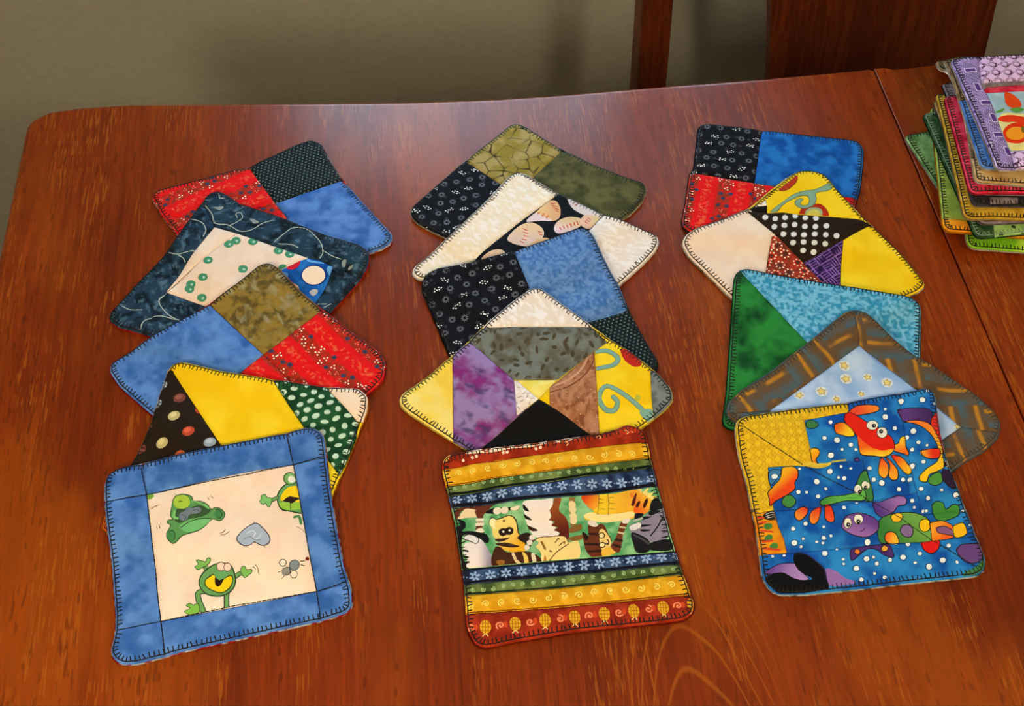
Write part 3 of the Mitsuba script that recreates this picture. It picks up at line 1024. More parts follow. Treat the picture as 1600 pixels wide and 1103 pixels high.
# ------------------------------------------------------------------ the things
build_table([(-315.9, -160), (-377.7, 623), (-382.5, 683), (-382.6, 690.2), (-378.4, 696.6), (-368.4, 704.4), (-346.2, 709.1), (-305.6, 711.8), (-228.2, 710.7), (-176.7, 710.2), (-120.1, 709.6), (-78.9, 709.4), (-48.1, 710.2), (-6.9, 711.4), (39.5, 714.8), (96.7, 720.2), (133.2, 723.9), (212, 730.3), (265, 736), (300.2, 739.7)],
            [(298.9, 737.1), (332.1, 399.4)])
build_chair((0.1500, 0.9396), 13.0, 0.0324, [(0.1377, 0.47), (0.1377, 0.5366), (0.1233, 0.6385), (0.1193, 0.97)], [(0.3879, 0.47), (0.3999, 0.4960), (0.3903, 0.5864), (0.4023, 0.97)])

build_pad({
    'label': 'red floral, dotted green and light blue coaster at the far end of the left fan',
    'backing': 'red_white', 'thread': (16, 13, 12),
    'outline': [(-267.8, 604.6), (-265.9, 611.1), (-237.2, 621.3), (-199.4, 634.5), (-163.3, 658), (-152.8, 662.6), (-145, 658), (-138.9, 643.3), (-128.2, 623), (-110, 597.1), (-92.4, 573), (-85.8, 564.1), (-86.1, 557.1), (-91.3, 551.5), (-101.2, 546.8), (-197, 511.8), (-244.5, 569.5), (-257.4, 586.4)],
    'patches': [
        ('pin_green', None, 31.4, 'dark green patch with pin dots', [(-198.2, 633.5), (-174.5, 596.6), (-126.9, 618.4), (-116.4, 630.6), (-142.7, 674.3), (-166.2, 674.9)]),
        ('blue', None, 0.0, 'plain light blue patch', [(-174.5, 596.6), (-126.9, 618.4), (-53.7, 557.3), (-100.2, 532.1), (-152, 522.2), (-165, 582.9)]),
        ('calico', 'calico_flowers', -57.3, 'red floral patch', [(-174.5, 596.6), (-198.2, 633.5), (-282.7, 623.9), (-276.8, 589.3), (-216.3, 580.1), (-175.2, 595.9)]),
        ('calico', 'calico_flowers', -57.3, 'red floral patch', None),
    ],
}, 'quilted coasters fanned out on the table', fine=0.8, stiff=8.0, thick=4.2)

build_pad({
    'label': 'dark teal vine-print bordered coaster with a cream panel, second in the left fan',
    'backing': 'red', 'thread': (16, 13, 12),
    'outline': [(-279.6, 490.3), (-279.1, 496.7), (-265.5, 521.3), (-243.3, 558.1), (-232.3, 584.4), (-225.1, 601.6), (-217.6, 606.5), (-208.6, 600.4), (-199.5, 592.6), (-171.6, 580.7), (-133.3, 560.6), (-108.1, 550.9), (-100.5, 542.9), (-101.4, 533.5), (-108.1, 519.8), (-122.2, 498.8), (-126.5, 491), (-166.9, 435.9), (-214.6, 462.2), (-256.9, 479.2), (-270, 483.1)],
    'patches': [
        ('cream', None, 0.0, 'cream strip', [(-215.3, 570), (-198.6, 563.8), (-198.5, 563.5), (-242.7, 514.2), (-242.8, 514.7)]),
        ('cream', None, 0.0, 'cream panel with green spots', [(-198.6, 563.8), (-143.9, 539.1), (-151.1, 536.1), (-162.4, 528.5), (-165.1, 519.2), (-154.6, 476.6), (-214.1, 501), (-242.7, 513.7)]),
        ('deep_blue', None, 0.0, 'royal blue piece with big dots', [(-143.9, 539.1), (-135.5, 536.3), (-126, 531.4), (-130.2, 516.1), (-137.4, 500.5), (-154.6, 476.6), (-165.8, 519.1), (-162.4, 528.5), (-151.1, 536.1)]),
        ('dark_teal', None, 0.0, None, [(-215.3, 570), (-242.7, 513.7), (-258.2, 465.3), (-299.8, 483), (-233.8, 608)]),
        ('dark_teal', None, 90.0, None, [(-215.3, 570), (-126, 531.4), (-80.8, 513.5), (-89.9, 565.4), (-220.2, 617.9), (-233.8, 608)]),
        ('dark_teal', None, 40.0, None, [(-242.7, 513.7), (-214.1, 501), (-154.6, 476.6), (-155.1, 414.9), (-223.2, 432), (-258.2, 465.3)]),
        ('dark_teal', None, 10.0, None, None),
    ],
    'motifs': [
        ('spots_print', 1, [
            (C(72, 140, 100), 'dot', [(-197.5, 555.4), (-194.1, 555.9), (-196.7, 551.8)], 0),
            (C(72, 140, 100), 'dot', [(-202.4, 552.5), (-199, 553), (-201.5, 548.9)], 0),
            (C(72, 140, 100), 'dot', [(-185.3, 554.6), (-181.9, 555.1), (-184.5, 551)], 0),
            (C(72, 140, 100), 'dot', [(-215.3, 537.7), (-212, 538.2), (-214.4, 534.3)], 0),
            (C(72, 140, 100), 'dot', [(-166, 545.6), (-162.6, 546), (-165.2, 542)], 0),
            (C(72, 140, 100), 'dot', [(-157.6, 542.2), (-154.3, 542.7), (-156.9, 538.7)], 0),
            (C(72, 140, 100), 'dot', [(-189.3, 528.9), (-186, 529.4), (-188.5, 525.4)], 0),
            (C(72, 140, 100), 'dot', [(-217.2, 523.2), (-213.6, 523.2), (-216.4, 520.1)], 0),
            (C(72, 140, 100), 'dot', [(-225.7, 519.2), (-222.2, 519.2), (-224.9, 516)], 0),
            (C(72, 140, 100), 'dot', [(-226.2, 515.3), (-222.8, 515.4), (-225.3, 511.9)], 0),
            (C(72, 140, 100), 'dot', [(-216.3, 507), (-212.8, 507), (-215.5, 503.8)], 0),
            (C(72, 140, 100), 'dot', [(-161.1, 529.4), (-157.7, 529.9), (-160.4, 526)], 0),
            (C(176, 206, 176), 'dot', [(-196.8, 555), (-195.8, 555.2), (-196.5, 553.9)], 0),
            (C(176, 206, 176), 'dot', [(-201.6, 552.1), (-200.6, 552.3), (-201.3, 551)], 0),
            (C(176, 206, 176), 'dot', [(-184.6, 554.2), (-183.6, 554.4), (-184.3, 553.1)], 0),
            (C(176, 206, 176), 'dot', [(-214.6, 537.3), (-213.6, 537.5), (-214.3, 536.2)], 0),
            (C(176, 206, 176), 'dot', [(-165.2, 545.2), (-164.2, 545.3), (-165, 544)], 0),
            (C(176, 206, 176), 'dot', [(-156.9, 541.8), (-155.9, 542), (-156.6, 540.7)], 0),
            (C(176, 206, 176), 'dot', [(-188.6, 528.5), (-187.6, 528.7), (-188.3, 527.4)], 0),
            (C(176, 206, 176), 'dot', [(-216.4, 522.8), (-215.4, 522.8), (-216.2, 521.8)], 0),
            (C(176, 206, 176), 'dot', [(-224.9, 518.8), (-223.9, 518.8), (-224.7, 517.8)], 0),
            (C(176, 206, 176), 'dot', [(-225.4, 514.8), (-224.5, 514.9), (-225.2, 513.8)], 0),
            (C(176, 206, 176), 'dot', [(-215.5, 506.5), (-214.5, 506.6), (-215.2, 505.5)], 0),
        ]),
        ('dot_print', 2, [
            (C(18, 50, 120), 'dot', [(-139.2, 523.8), (-130.2, 524.3), (-139.6, 531.7)], 0),
            (C(250, 222, 196), 'dot', [(-139.2, 523.8), (-131.1, 524.2), (-139.5, 530.8)], 0),
            (C(206, 24, 44), 'area', [(-158.7, 530.2), (-155.1, 533.9), (-149.5, 535.9), (-150.3, 530.7), (-153.8, 527.9), (-157, 528.2)], 0),
            (C(104, 166, 214), 'area', [(-145.4, 538.2), (-141.3, 535.7), (-136.3, 534.8), (-131.9, 534.4), (-133.7, 533.1), (-139.4, 533.4), (-143.7, 535)], 0),
            (C(104, 166, 214), 'area', [(-130.2, 529.5), (-127.5, 532.3), (-123.8, 531.6), (-126.1, 527.2), (-128.4, 524.5)], 0),
            (C(176, 170, 164), 'area', [(-141.4, 510.6), (-139.2, 513), (-135.9, 512.8), (-136, 510), (-138.7, 507.3)], 0),
            (C(90, 150, 190), 'area', [(-161.7, 525.2), (-158.4, 525.4), (-156.6, 522.8), (-157.7, 520.9), (-160.6, 521.8)], 0),
            (C(226, 184, 150), 'area', [(-153.1, 517), (-150.2, 515.7), (-148.7, 512.8), (-150.9, 513.1), (-153.4, 515.1)], 0),
        ]),
        ('vine_print', None, [
            (C(166, 172, 160), 'line', [(-224.7, 590.7), (-218.4, 581.7), (-215, 572.9), (-205.2, 570.7), (-195.8, 564.7), (-187.2, 565.5), (-180.5, 571.1), (-173.5, 573.9)], 0.75),
            (C(166, 172, 160), 'line', [(-205.1, 569.7), (-199.6, 572.5), (-195.4, 577.3), (-197.6, 582.2), (-200.7, 580.9), (-199, 577)], 0.75),
            (C(166, 172, 160), 'line', [(-170, 553.7), (-163.5, 561.2), (-156.8, 566.8), (-146.5, 564.6), (-136.8, 553), (-133.9, 543.6), (-135.6, 538)], 0.75),
            (C(166, 172, 160), 'line', [(-166.9, 552.1), (-156.7, 550.6), (-152.1, 547.7)], 0.75),
            (C(166, 172, 160), 'line', [(-134.8, 545.4), (-127.2, 539.8), (-120.6, 536.8)], 0.75),
            (C(166, 172, 160), 'line', [(-233.9, 577.2), (-224.5, 573.1), (-220.7, 566.2), (-222, 560.5)], 0.75),
            (C(166, 172, 160), 'line', [(-245.5, 547.9), (-236.8, 545.4), (-223.9, 548.3)], 0.75),
            (C(166, 172, 160), 'line', [(-238.3, 544.9), (-234.1, 541.7), (-232.3, 538.5)], 0.75),
            (C(166, 172, 160), 'line', [(-242.5, 512.4), (-246.4, 506.3), (-243.2, 499.2), (-236.5, 492), (-228.9, 487.6)], 0.75),
            (C(166, 172, 160), 'line', [(-255.3, 480.4), (-253.8, 488.1), (-244.8, 492.2), (-231.8, 488.5)], 0.75),
            (C(166, 172, 160), 'line', [(-271.4, 501.5), (-265.2, 497.9), (-256.8, 497.7)], 0.75),
            (C(166, 172, 160), 'line', [(-215.8, 601.5), (-214.6, 597.5), (-210.8, 597)], 0.75),
            (C(166, 172, 160), 'line', [(-134.6, 500.4), (-129, 500.3)], 0.75),
            (C(166, 172, 160), 'line', [(-130.2, 496.8), (-125.6, 500.2)], 0.75),
            (C(140, 146, 138), 'area', [(-119.6, 535.5), (-116.8, 536.4), (-117.6, 531), (-119.7, 531.7)], 0),
            (C(140, 146, 138), 'area', [(-115.2, 530.5), (-112, 532.8), (-112.6, 530.6), (-114.7, 528.7)], 0),
            (C(140, 146, 138), 'area', [(-217.7, 587.6), (-210.4, 588.4), (-212.9, 585.1)], 0),
            (C(140, 146, 138), 'area', [(-189.9, 576.2), (-182.9, 573.1), (-186.4, 571.3)], 0),
        ]),
    ],
}, 'quilted coasters fanned out on the table', fine=0.8, stiff=8.0, thick=4.2)

build_pad({
    'label': 'four-patch coaster of blue, mottled olive and red floral cloth, third in the left fan',
    'backing': 'red', 'thread': (16, 13, 12),
    'outline': [(-271.1, 447.8), (-269.8, 454.9), (-254.2, 466.1), (-228.1, 485.7), (-208.5, 498), (-190.4, 514.2), (-177.5, 529.2), (-170.4, 531.6), (-163.3, 526.7), (-149.5, 510.2), (-128, 491.1), (-105.9, 473.6), (-90.1, 459.6), (-84.7, 450.5), (-85.7, 437), (-95.9, 424.6), (-182.8, 369.9), (-236.7, 412.3), (-247.2, 421.6), (-262, 435.1)],
    'patches': [
        ('olive', None, 30.0, 'mottled olive patch', [(-208, 496.6), (-167.1, 455.4), (-150.4, 471.9), (-131.8, 490.8), (-144.6, 526.6), (-176.1, 546.4)]),
        ('calico', 'calico_flowers', 45.1, 'red floral patch', [(-167.1, 455.4), (-150.4, 471.9), (-131.8, 490.8), (-55.6, 468.2), (-67.9, 417.7), (-136.6, 419.1), (-151.2, 439.2)]),
        ('blue', None, 0.0, 'light blue patch', [(-208, 496.6), (-167.1, 455.4), (-181.5, 440.3), (-198, 417), (-183.5, 357.7), (-274.3, 421.8), (-282.4, 464.1)]),
        ('calico', 'calico_flowers', 45.1, 'red floral patch', None),
    ],
    'creases': [[(-171.4, 469.2), (-165, 475.4), (-158.3, 479.1)]],
}, 'quilted coasters fanned out on the table', fine=0.8, stiff=8.0, thick=4.2)

build_pad({
    'label': 'coaster of yellow, black planet-dot and green dotted pieces, tucked under the frog coaster',
    'backing': 'orange', 'thread': (16, 13, 12),
    'outline': [(-228.5, 443.8), (-224.4, 447.9), (-217.3, 447.4), (-192.5, 439.5), (-157.2, 432.4), (-121.8, 428.6), (-101, 426.8), (-94.5, 420.2), (-94.9, 410.7), (-99.5, 398), (-106, 374.5), (-110.6, 360.2), (-125.3, 303.5), (-254.3, 328), (-250.8, 358.4), (-243.7, 374), (-239.9, 387), (-233.9, 406.3), (-231, 431.8)],
    'patches': [
        ('brown_black', 'planets', 20.0, 'black piece with coloured dots', [(-225.9, 441.9), (-185.1, 383), (-167.8, 358.6), (-188.7, 301.1), (-264, 302.5), (-257.4, 405), (-235.6, 449.3)]),
        ('cream', None, 0.0, 'small cream corner', [(-121.3, 428.7), (-120.6, 425.4), (-101.1, 403.2), (-81, 405.1), (-88.7, 431.6)]),
        ('dark_green', 'oval_dots', 20.0, 'dark green piece with pale oval dots', [(-158.4, 436.4), (-156.8, 430.5), (-133.9, 396.3), (-121.1, 379.2), (-110, 364.6), (-101.6, 386.6), (-100.5, 403.2), (-120.6, 425.4), (-121.5, 432)]),
        ('yellow', None, 0.0, 'yellow piece', None),
    ],
    'motifs': [
        ('orange_print', 0, [
            (C(222, 92, 20), 'area', [(-257.8, 330.7), (-251.9, 339), (-249.1, 332.2), (-248.5, 320.7), (-252.1, 324)], 0),
        ]),
    ],
}, 'quilted coasters fanned out on the table', fine=0.8, stiff=8.0, thick=4.2)

build_pad({
    'label': 'blue bordered coaster with cartoon frogs on a cream panel, nearest in the left fan',
    'backing': 'red_white', 'thread': (16, 13, 12),
    'outline': [(-256.2, 360.2), (-255.8, 366.5), (-247.9, 370), (-222.9, 374.3), (-188, 381.4), (-145.7, 390.4), (-133.6, 394.2), (-125.5, 393.5), (-120.6, 388.6), (-118.3, 374), (-114.4, 351.7), (-109.1, 327.6), (-103.2, 302.7), (-97.7, 287), (-96.2, 275.9), (-99.7, 272), (-113.9, 267.8), (-148.6, 260), (-189.7, 251), (-216.5, 243.7), (-224.7, 243.1), (-231.2, 246.4), (-233.7, 251.8), (-233.2, 260.6), (-234.3, 271.1), (-242, 302.1), (-248, 325.8), (-253.7, 346)],
    'patches': [
        ('cream', None, 0.0, 'cream panel printed with frogs', [(-228.1, 350.3), (-138.5, 368.9), (-118, 286.3), (-207.6, 269.2), (-212.8, 288.3), (-221.1, 324.4)]),
        ('blue', None, 0.0, None, [(-234.9, 374.2), (-228.1, 350.3), (-250.4, 346.4), (-263.4, 346.7), (-272, 388.2)]),
        ('blue', None, 40.0, None, [(-234.9, 374.2), (-228.1, 350.3), (-138.5, 368.9), (-144.7, 392.6), (-194.1, 407.7)]),
        ('blue', None, 80.0, None, [(-144.7, 392.6), (-138.5, 368.9), (-119.2, 375.6), (-99, 382.4), (-115.7, 406.8)]),
        ('blue', None, 120.0, None, [(-138.5, 368.9), (-118, 286.3), (-98.2, 291.7), (-80.2, 308), (-114, 376.6)]),
        ('blue', None, 160.0, None, [(-118, 286.3), (-98.2, 291.7), (-79.4, 292.2), (-84.9, 261.8), (-113.2, 262.3)]),
        ('blue', None, 200.0, None, [(-118, 286.3), (-207.6, 269.2), (-200, 240.5), (-159.3, 234.2), (-113, 262.3)]),
        ('blue', None, 240.0, None, [(-207.6, 269.2), (-233.7, 264), (-248, 264.7), (-235.4, 235.5), (-200, 240.5)]),
        ('blue', None, 280.0, None, None),
    ],
    'motifs': [
        ('sitting_frog_print', 0, [
            (C(92, 146, 78), 'area', [(-210.6, 339.4), (-210.5, 345.1), (-208.6, 348.3), (-204.5, 349.3), (-199.6, 347.5), (-197.6, 344.5), (-193.1, 344.1), (-189.1, 342), (-185.9, 338.4), (-184.2, 339.6), (-180.4, 338.8), (-177.5, 335.7), (-178.1, 331.9), (-180.7, 330.7), (-184.1, 332.2), (-186.2, 330.2), (-188.9, 326.7), (-193.1, 323.7), (-198.3, 322.1), (-201.7, 320.6), (-204.1, 317.4), (-206.2, 316.2), (-209.2, 318.2), (-210.9, 321.6), (-210.6, 324.5), (-209.3, 328.1), (-211.5, 329.6), (-211.2, 331.7), (-208.2, 331.8), (-210.5, 334.7)], 0),
            (C(40, 62, 34), 'line', [(-210.6, 339.4), (-210.5, 345.1), (-208.6, 348.3), (-204.5, 349.3), (-199.6, 347.5), (-197.6, 344.5), (-193.1, 344.1), (-189.1, 342), (-185.9, 338.4), (-184.2, 339.6), (-180.4, 338.8), (-177.5, 335.7), (-178.1, 331.9), (-180.7, 330.7), (-184.1, 332.2), (-186.2, 330.2), (-188.9, 326.7), (-193.1, 323.7), (-198.3, 322.1), (-201.7, 320.6), (-204.1, 317.4), (-206.2, 316.2), (-209.2, 318.2), (-210.9, 321.6), (-210.6, 324.5), (-209.3, 328.1), (-211.5, 329.6), (-211.2, 331.7), (-208.2, 331.8), (-210.5, 334.7), (-210.6, 339.4)], 0.5),
            (C(116, 184, 106), 'area', [(-203.6, 328), (-197.8, 331.4), (-191.5, 332.5), (-186, 332.7), (-186.5, 329.7), (-191.4, 325.2), (-197.6, 323.3), (-201.9, 324.9)], 0),
            (C(56, 84, 48), 'area', [(-206.8, 339.3), (-199.1, 340.2), (-191, 342), (-186.2, 337.4), (-191.7, 333.4), (-198, 332.4), (-204, 329.5), (-207.5, 331.6)], 0),
            (C(168, 194, 60), 'dot', [(-205, 343.9), (-199.8, 344.2), (-204, 339.1)], 0),
            (C(52, 70, 30), 'line', [(-207.1, 343.9), (-206, 344.7), (-205, 344.1)], 0.5),
            (C(112, 120, 126), 'dot', [(-202.4, 334.1), (-199.6, 334.5), (-201.5, 331)], 0),
            (C(112, 120, 126), 'dot', [(-199.5, 337.6), (-197, 338.2), (-198.7, 334.9)], 0),
            (C(120, 126, 130), 'dot', [(-195.1, 338), (-192.2, 338.7), (-194.5, 335.7)], 0),
            (C(60, 66, 70), 'line', [(-204.6, 334.6), (-202.1, 335.1), (-200.8, 332.5), (-202, 331.5)], 0.45),
            (C(60, 66, 70), 'line', [(-197.3, 337.6), (-195, 338.6), (-193, 336.5)], 0.45),
            (C(70, 128, 70), 'dot', [(-207.8, 321.3), (-205.4, 321.7), (-206.8, 317.4)], 0),
            (C(38, 60, 32), 'line', [(-209.5, 323.5), (-208.8, 325), (-206.8, 324), (-205.7, 321), (-206, 318.1)], 0.45),
            (C(70, 128, 70), 'dot', [(-181, 335.4), (-178.7, 336.7), (-179.5, 332.1)], 0),
            (C(38, 60, 32), 'line', [(-183.3, 337.8), (-181.7, 338.3), (-179, 335.2), (-179.6, 332.6), (-181.9, 333.2)], 0.45),
            (C(38, 60, 32), 'line', [(-203.1, 326.6), (-197.7, 330.6), (-191.5, 332.3), (-185.5, 332.4)], 0.6),
            (C(124, 184, 100), 'line', [(-208.5, 337.8), (-208.1, 333.7), (-205.8, 332.6)], 1.6),
            (C(124, 184, 100), 'line', [(-198.2, 344.2), (-193.8, 342.6), (-189.9, 341), (-187.9, 339.4)], 1.4),
            (C(38, 60, 32), 'line', [(-197.7, 343.7), (-193.8, 342.1), (-190.1, 342.5)], 0.4),
            (C(38, 60, 32), 'line', [(-210.7, 346.6), (-209, 348.1), (-210.2, 349.6)], 0.3),
        ]),
        ('jumping_frog_print', 0, [
            (C(44, 62, 34), 'line', [(-182.3, 287), (-187.5, 286.1), (-187.2, 282.3), (-183.5, 274.9)], 3.5),
            (C(108, 156, 86), 'line', [(-182.3, 287), (-187.5, 286.1), (-187.2, 282.3), (-183.5, 274.9)], 2.4),
            (C(44, 62, 34), 'line', [(-170.9, 286.8), (-170.6, 282), (-169.9, 276.3)], 3.3),
            (C(108, 156, 86), 'line', [(-170.9, 286.8), (-170.6, 282), (-169.9, 276.3)], 2.2),
            (C(44, 62, 34), 'line', [(-182.5, 295.5), (-184.8, 301), (-186.8, 303.6)], 3.2),
            (C(108, 156, 86), 'line', [(-182.5, 295.5), (-184.8, 301), (-186.8, 303.6)], 2.1),
            (C(44, 62, 34), 'line', [(-169.1, 293.3), (-164.9, 296.9), (-161.8, 298)], 3.0),
            (C(108, 156, 86), 'line', [(-169.1, 293.3), (-164.9, 296.9), (-161.8, 298)], 2.0),
            (C(44, 62, 34), 'area', [(-188.2, 290.9), (-188, 296.6), (-184.4, 301), (-179.1, 303.7), (-173.6, 303.8), (-169.3, 301.7), (-166.4, 295.1), (-166.5, 289.5), (-169.9, 284.8), (-176, 283.2), (-183.3, 285.1)], 0),
            (C(104, 152, 84), 'area', [(-187.6, 291.1), (-187.3, 296.2), (-183.8, 300.3), (-178.8, 303.1), (-173.5, 303.2), (-170, 301.3), (-167.1, 294.9), (-167.2, 289.8), (-170.4, 285.6), (-176.1, 284), (-183.1, 285.7)], 0),
            (C(60, 60, 24), 'area', [(-185, 293.2), (-182.8, 296.1), (-179.3, 297.8), (-178.3, 294.5), (-175.4, 293.3), (-172.9, 295.2), (-169.1, 296.6), (-168, 292.2), (-169.9, 287.7), (-174.5, 285.5), (-180.2, 287.3), (-184, 290.1)], 0),
            (C(246, 202, 20), 'area', [(-184.4, 293.2), (-182.4, 295.5), (-179.6, 296.9), (-178.4, 294.1), (-175.4, 292.7), (-172.7, 294.7), (-169.4, 295.9), (-168.6, 292.4), (-170.4, 288.2), (-174.5, 286.1), (-180.1, 287.9), (-183.5, 290.3)], 0),
            (C(100, 160, 90), 'area', [(-179.8, 298.6), (-174.7, 299.7), (-171, 298.5), (-172.8, 295.2), (-175.4, 292.9), (-178.2, 294.9)], 0),
            (C(44, 22, 16), 'area', [(-178.9, 295.4), (-176.2, 293.7), (-173.8, 294.5), (-174.8, 291.1), (-176.8, 289.5), (-178.6, 291.9)], 0),
            (C(100, 74, 60), 'dot', [(-175.9, 301.7), (-173.1, 301.7), (-175.5, 298.9)], 0),
            (C(240, 206, 184), 'dot', [(-175.9, 301.7), (-173.5, 301.7), (-175.6, 299.4)], 0),
            (C(100, 74, 60), 'dot', [(-172, 301.2), (-169.6, 301.2), (-171.7, 298.5)], 0),
            (C(240, 206, 184), 'dot', [(-172, 301.2), (-170, 301.3), (-171.7, 299)], 0),
            (C(44, 62, 34), 'line', [(-191.7, 302.1), (-189.6, 303.7), (-191.1, 305.8), (-188.3, 305.4), (-185.5, 304.4), (-184.7, 306.4), (-182.9, 306.5), (-183.2, 304.2), (-185.4, 302.5), (-188, 301.3), (-190, 300.7), (-191.7, 302.1)], 0.8),
            (C(124, 178, 84), 'area', [(-191.7, 302.1), (-189.6, 303.7), (-191.1, 305.8), (-188.3, 305.4), (-185.5, 304.4), (-184.7, 306.4), (-182.9, 306.5), (-183.2, 304.2), (-185.4, 302.5), (-188, 301.3), (-190, 300.7)], 0),
            (C(44, 62, 34), 'line', [(-163.7, 298.4), (-163.2, 301), (-161.5, 300.9), (-160.5, 299.2), (-157.3, 299.1), (-157.7, 297.4), (-159.4, 296.1), (-161.2, 294.9), (-162.7, 296.7), (-163.7, 298.4)], 0.8),
            (C(124, 178, 84), 'area', [(-163.7, 298.4), (-163.2, 301), (-161.5, 300.9), (-160.5, 299.2), (-157.3, 299.1), (-157.7, 297.4), (-159.4, 296.1), (-161.2, 294.9), (-162.7, 296.7)], 0),
            (C(44, 62, 34), 'line', [(-194.2, 274.4), (-191, 276.5), (-193.5, 278.1), (-191.9, 279.3), (-189.5, 278.1), (-187.4, 279.3), (-186, 276.6), (-186.1, 274.3), (-191.4, 273), (-194.2, 274.4)], 0.8),
            (C(130, 184, 70), 'area', [(-194.2, 274.4), (-191, 276.5), (-193.5, 278.1), (-191.9, 279.3), (-189.5, 278.1), (-187.4, 279.3), (-186, 276.6), (-186.1, 274.3), (-191.4, 273)], 0),
            (C(120, 80, 60), 'line', [(-155.5, 302.1), (-153.6, 299.8), (-153.3, 297)], 0.4),
            (C(120, 80, 60), 'line', [(-156.5, 300.9), (-154.9, 299.6)], 0.4),
        ]),
        ('shouting_frog_print', 0, [
            (C(44, 62, 34), 'area', [(-146.7, 345), (-145.5, 351.2), (-142.1, 355.3), (-137.6, 357.4), (-131, 356.3), (-129.2, 336.3), (-137.5, 336), (-143.2, 337.6)], 0),
            (C(104, 156, 84), 'area', [(-146, 345), (-144.7, 350.7), (-141.7, 354.6), (-137.6, 356.5), (-130.9, 355.7), (-129.3, 337.2), (-137.6, 336.9), (-142.5, 338.4)], 0),
            (C(246, 202, 20), 'area', [(-144.3, 344.1), (-143.2, 349.1), (-140.1, 353), (-135.5, 354.4), (-131.7, 354.2), (-130.8, 344.2), (-137.3, 343.2), (-141, 343.6)], 0),
            (C(150, 190, 60), 'area', [(-144.8, 342.2), (-138.2, 342.9), (-131.6, 342.6), (-131.2, 338.2), (-137.6, 337.1), (-142.3, 338.2)], 0),
            (C(44, 22, 16), 'area', [(-142.4, 343.6), (-139, 346.5), (-136.4, 346.3), (-132.8, 345.6), (-135.4, 343.1), (-137.6, 341.5), (-138.6, 342.5)], 0),
            (C(44, 62, 34), 'line', [(-137.8, 341.7), (-137.2, 337.5)], 0.5),
            (C(44, 62, 34), 'dot', [(-139.6, 358.9), (-135.5, 358.9), (-139.2, 354.5)], 0),
            (C(120, 170, 90), 'dot', [(-139.6, 358.9), (-136, 358.9), (-139.3, 355.1)], 0),
            (C(236, 224, 200), 'dot', [(-138.7, 358.6), (-136.4, 358.6), (-138.5, 356.3)], 0),
            (C(44, 62, 34), 'line', [(-150.1, 343.8), (-146.4, 345.8)], 2.6),
            (C(108, 156, 86), 'line', [(-150.1, 343.8), (-146.4, 345.8)], 1.6),
            (C(44, 62, 34), 'line', [(-156.8, 343.5), (-155.6, 345.6), (-156.2, 347.1), (-154, 348.1), (-152.9, 346.1), (-150, 345.5), (-149.8, 342.9), (-150.4, 340.3), (-151.8, 340.4), (-153, 342.5), (-154.7, 341.5), (-156.8, 343.5)], 0.8),
            (C(124, 184, 100), 'area', [(-156.8, 343.5), (-155.6, 345.6), (-156.2, 347.1), (-154, 348.1), (-152.9, 346.1), (-150, 345.5), (-149.8, 342.9), (-150.4, 340.3), (-151.8, 340.4), (-153, 342.5), (-154.7, 341.5)], 0),
            (C(70, 130, 70), 'line', [(-134.6, 332.3), (-131.7, 332.9), (-130.1, 328.1)], 1.6),
        ]),
        ('heart_print', 0, [
            (C(90, 80, 84), 'area', [(-157.5, 329), (-153.7, 326.5), (-149.3, 321.6), (-147.5, 317.3), (-149, 314), (-152.6, 313.4), (-155.5, 314.9), (-157.4, 315.7), (-159, 314), (-162.7, 313.3), (-166.9, 315.7), (-168.2, 319.3), (-165.1, 324.1), (-161.6, 327.2)], 0),
            (C(170, 176, 184), 'area', [(-157.4, 328.2), (-153.9, 325.8), (-149.8, 321.2), (-148.1, 317.4), (-149.6, 314.6), (-152.6, 314), (-155.5, 315.6), (-157.5, 316.4), (-159.1, 314.7), (-162.6, 313.9), (-166.4, 316.2), (-167.5, 319.2), (-164.7, 323.6), (-161.4, 326.6)], 0),
            (C(210, 210, 210), 'line', [(-162.6, 321.6), (-159.2, 323.6), (-157.1, 321.5), (-158.6, 318.5), (-155, 318.5), (-153.5, 321.5)], 0.7),
            (C(130, 140, 150), 'line', [(-164, 317.6), (-160.5, 319.6), (-156.7, 317.5), (-153, 317.4)], 0.6),
            (C(150, 110, 90), 'line', [(-150.9, 313.4), (-150.2, 312.2)], 0.4),
            (C(150, 110, 90), 'line', [(-159.3, 328.7), (-158.5, 329.5)], 0.4),
        ]),
        ('fly_print', 0, [
            (C(70, 66, 60), 'dot', [(-138.7, 302.5), (-136.4, 302.8), (-138.2, 300.2)], 0),
            (C(240, 218, 190), 'dot', [(-138.7, 302.5), (-136.9, 302.8), (-138.3, 300.7)], 0),
            (C(70, 66, 60), 'dot', [(-131.8, 295.8), (-129.6, 296.1), (-131.5, 293.4)], 0),
            (C(240, 218, 190), 'dot', [(-131.8, 295.8), (-130, 296.1), (-131.5, 293.9)], 0),
            (C(60, 58, 56), 'dot', [(-136.4, 297.6), (-133.6, 298.1), (-135.9, 295.1)], 0),
            (C(140, 136, 124), 'dot', [(-136.7, 297.6), (-134.2, 298), (-136.2, 295.5)], 0),
            (C(40, 40, 40), 'dot', [(-131.8, 301.1), (-128.6, 301.6), (-131.3, 298)], 0),
            (C(128, 134, 136), 'dot', [(-131.8, 301.1), (-129, 301.6), (-131.3, 298.4)], 0),
            (C(60, 40, 30), 'line', [(-136.8, 295.8), (-138.9, 293.3)], 0.4),
            (C(60, 40, 30), 'line', [(-139.6, 297.5), (-141.3, 297.2)], 0.4),
            (C(40, 30, 24), 'line', [(-128.3, 303.2), (-125.9, 303.6)], 0.6),
            (C(40, 30, 24), 'line', [(-127.9, 301.2), (-125.8, 300.6)], 0.5),
            (C(110, 24, 20), 'dot', [(-124.4, 305), (-123.3, 305.2), (-124.2, 303.8)], 0),
        ]),
        ('mark_print', 0, [
            (C(120, 160, 60), 'dot', [(-225.4, 348.7), (-223.1, 349.5), (-224.6, 346.6)], 0),
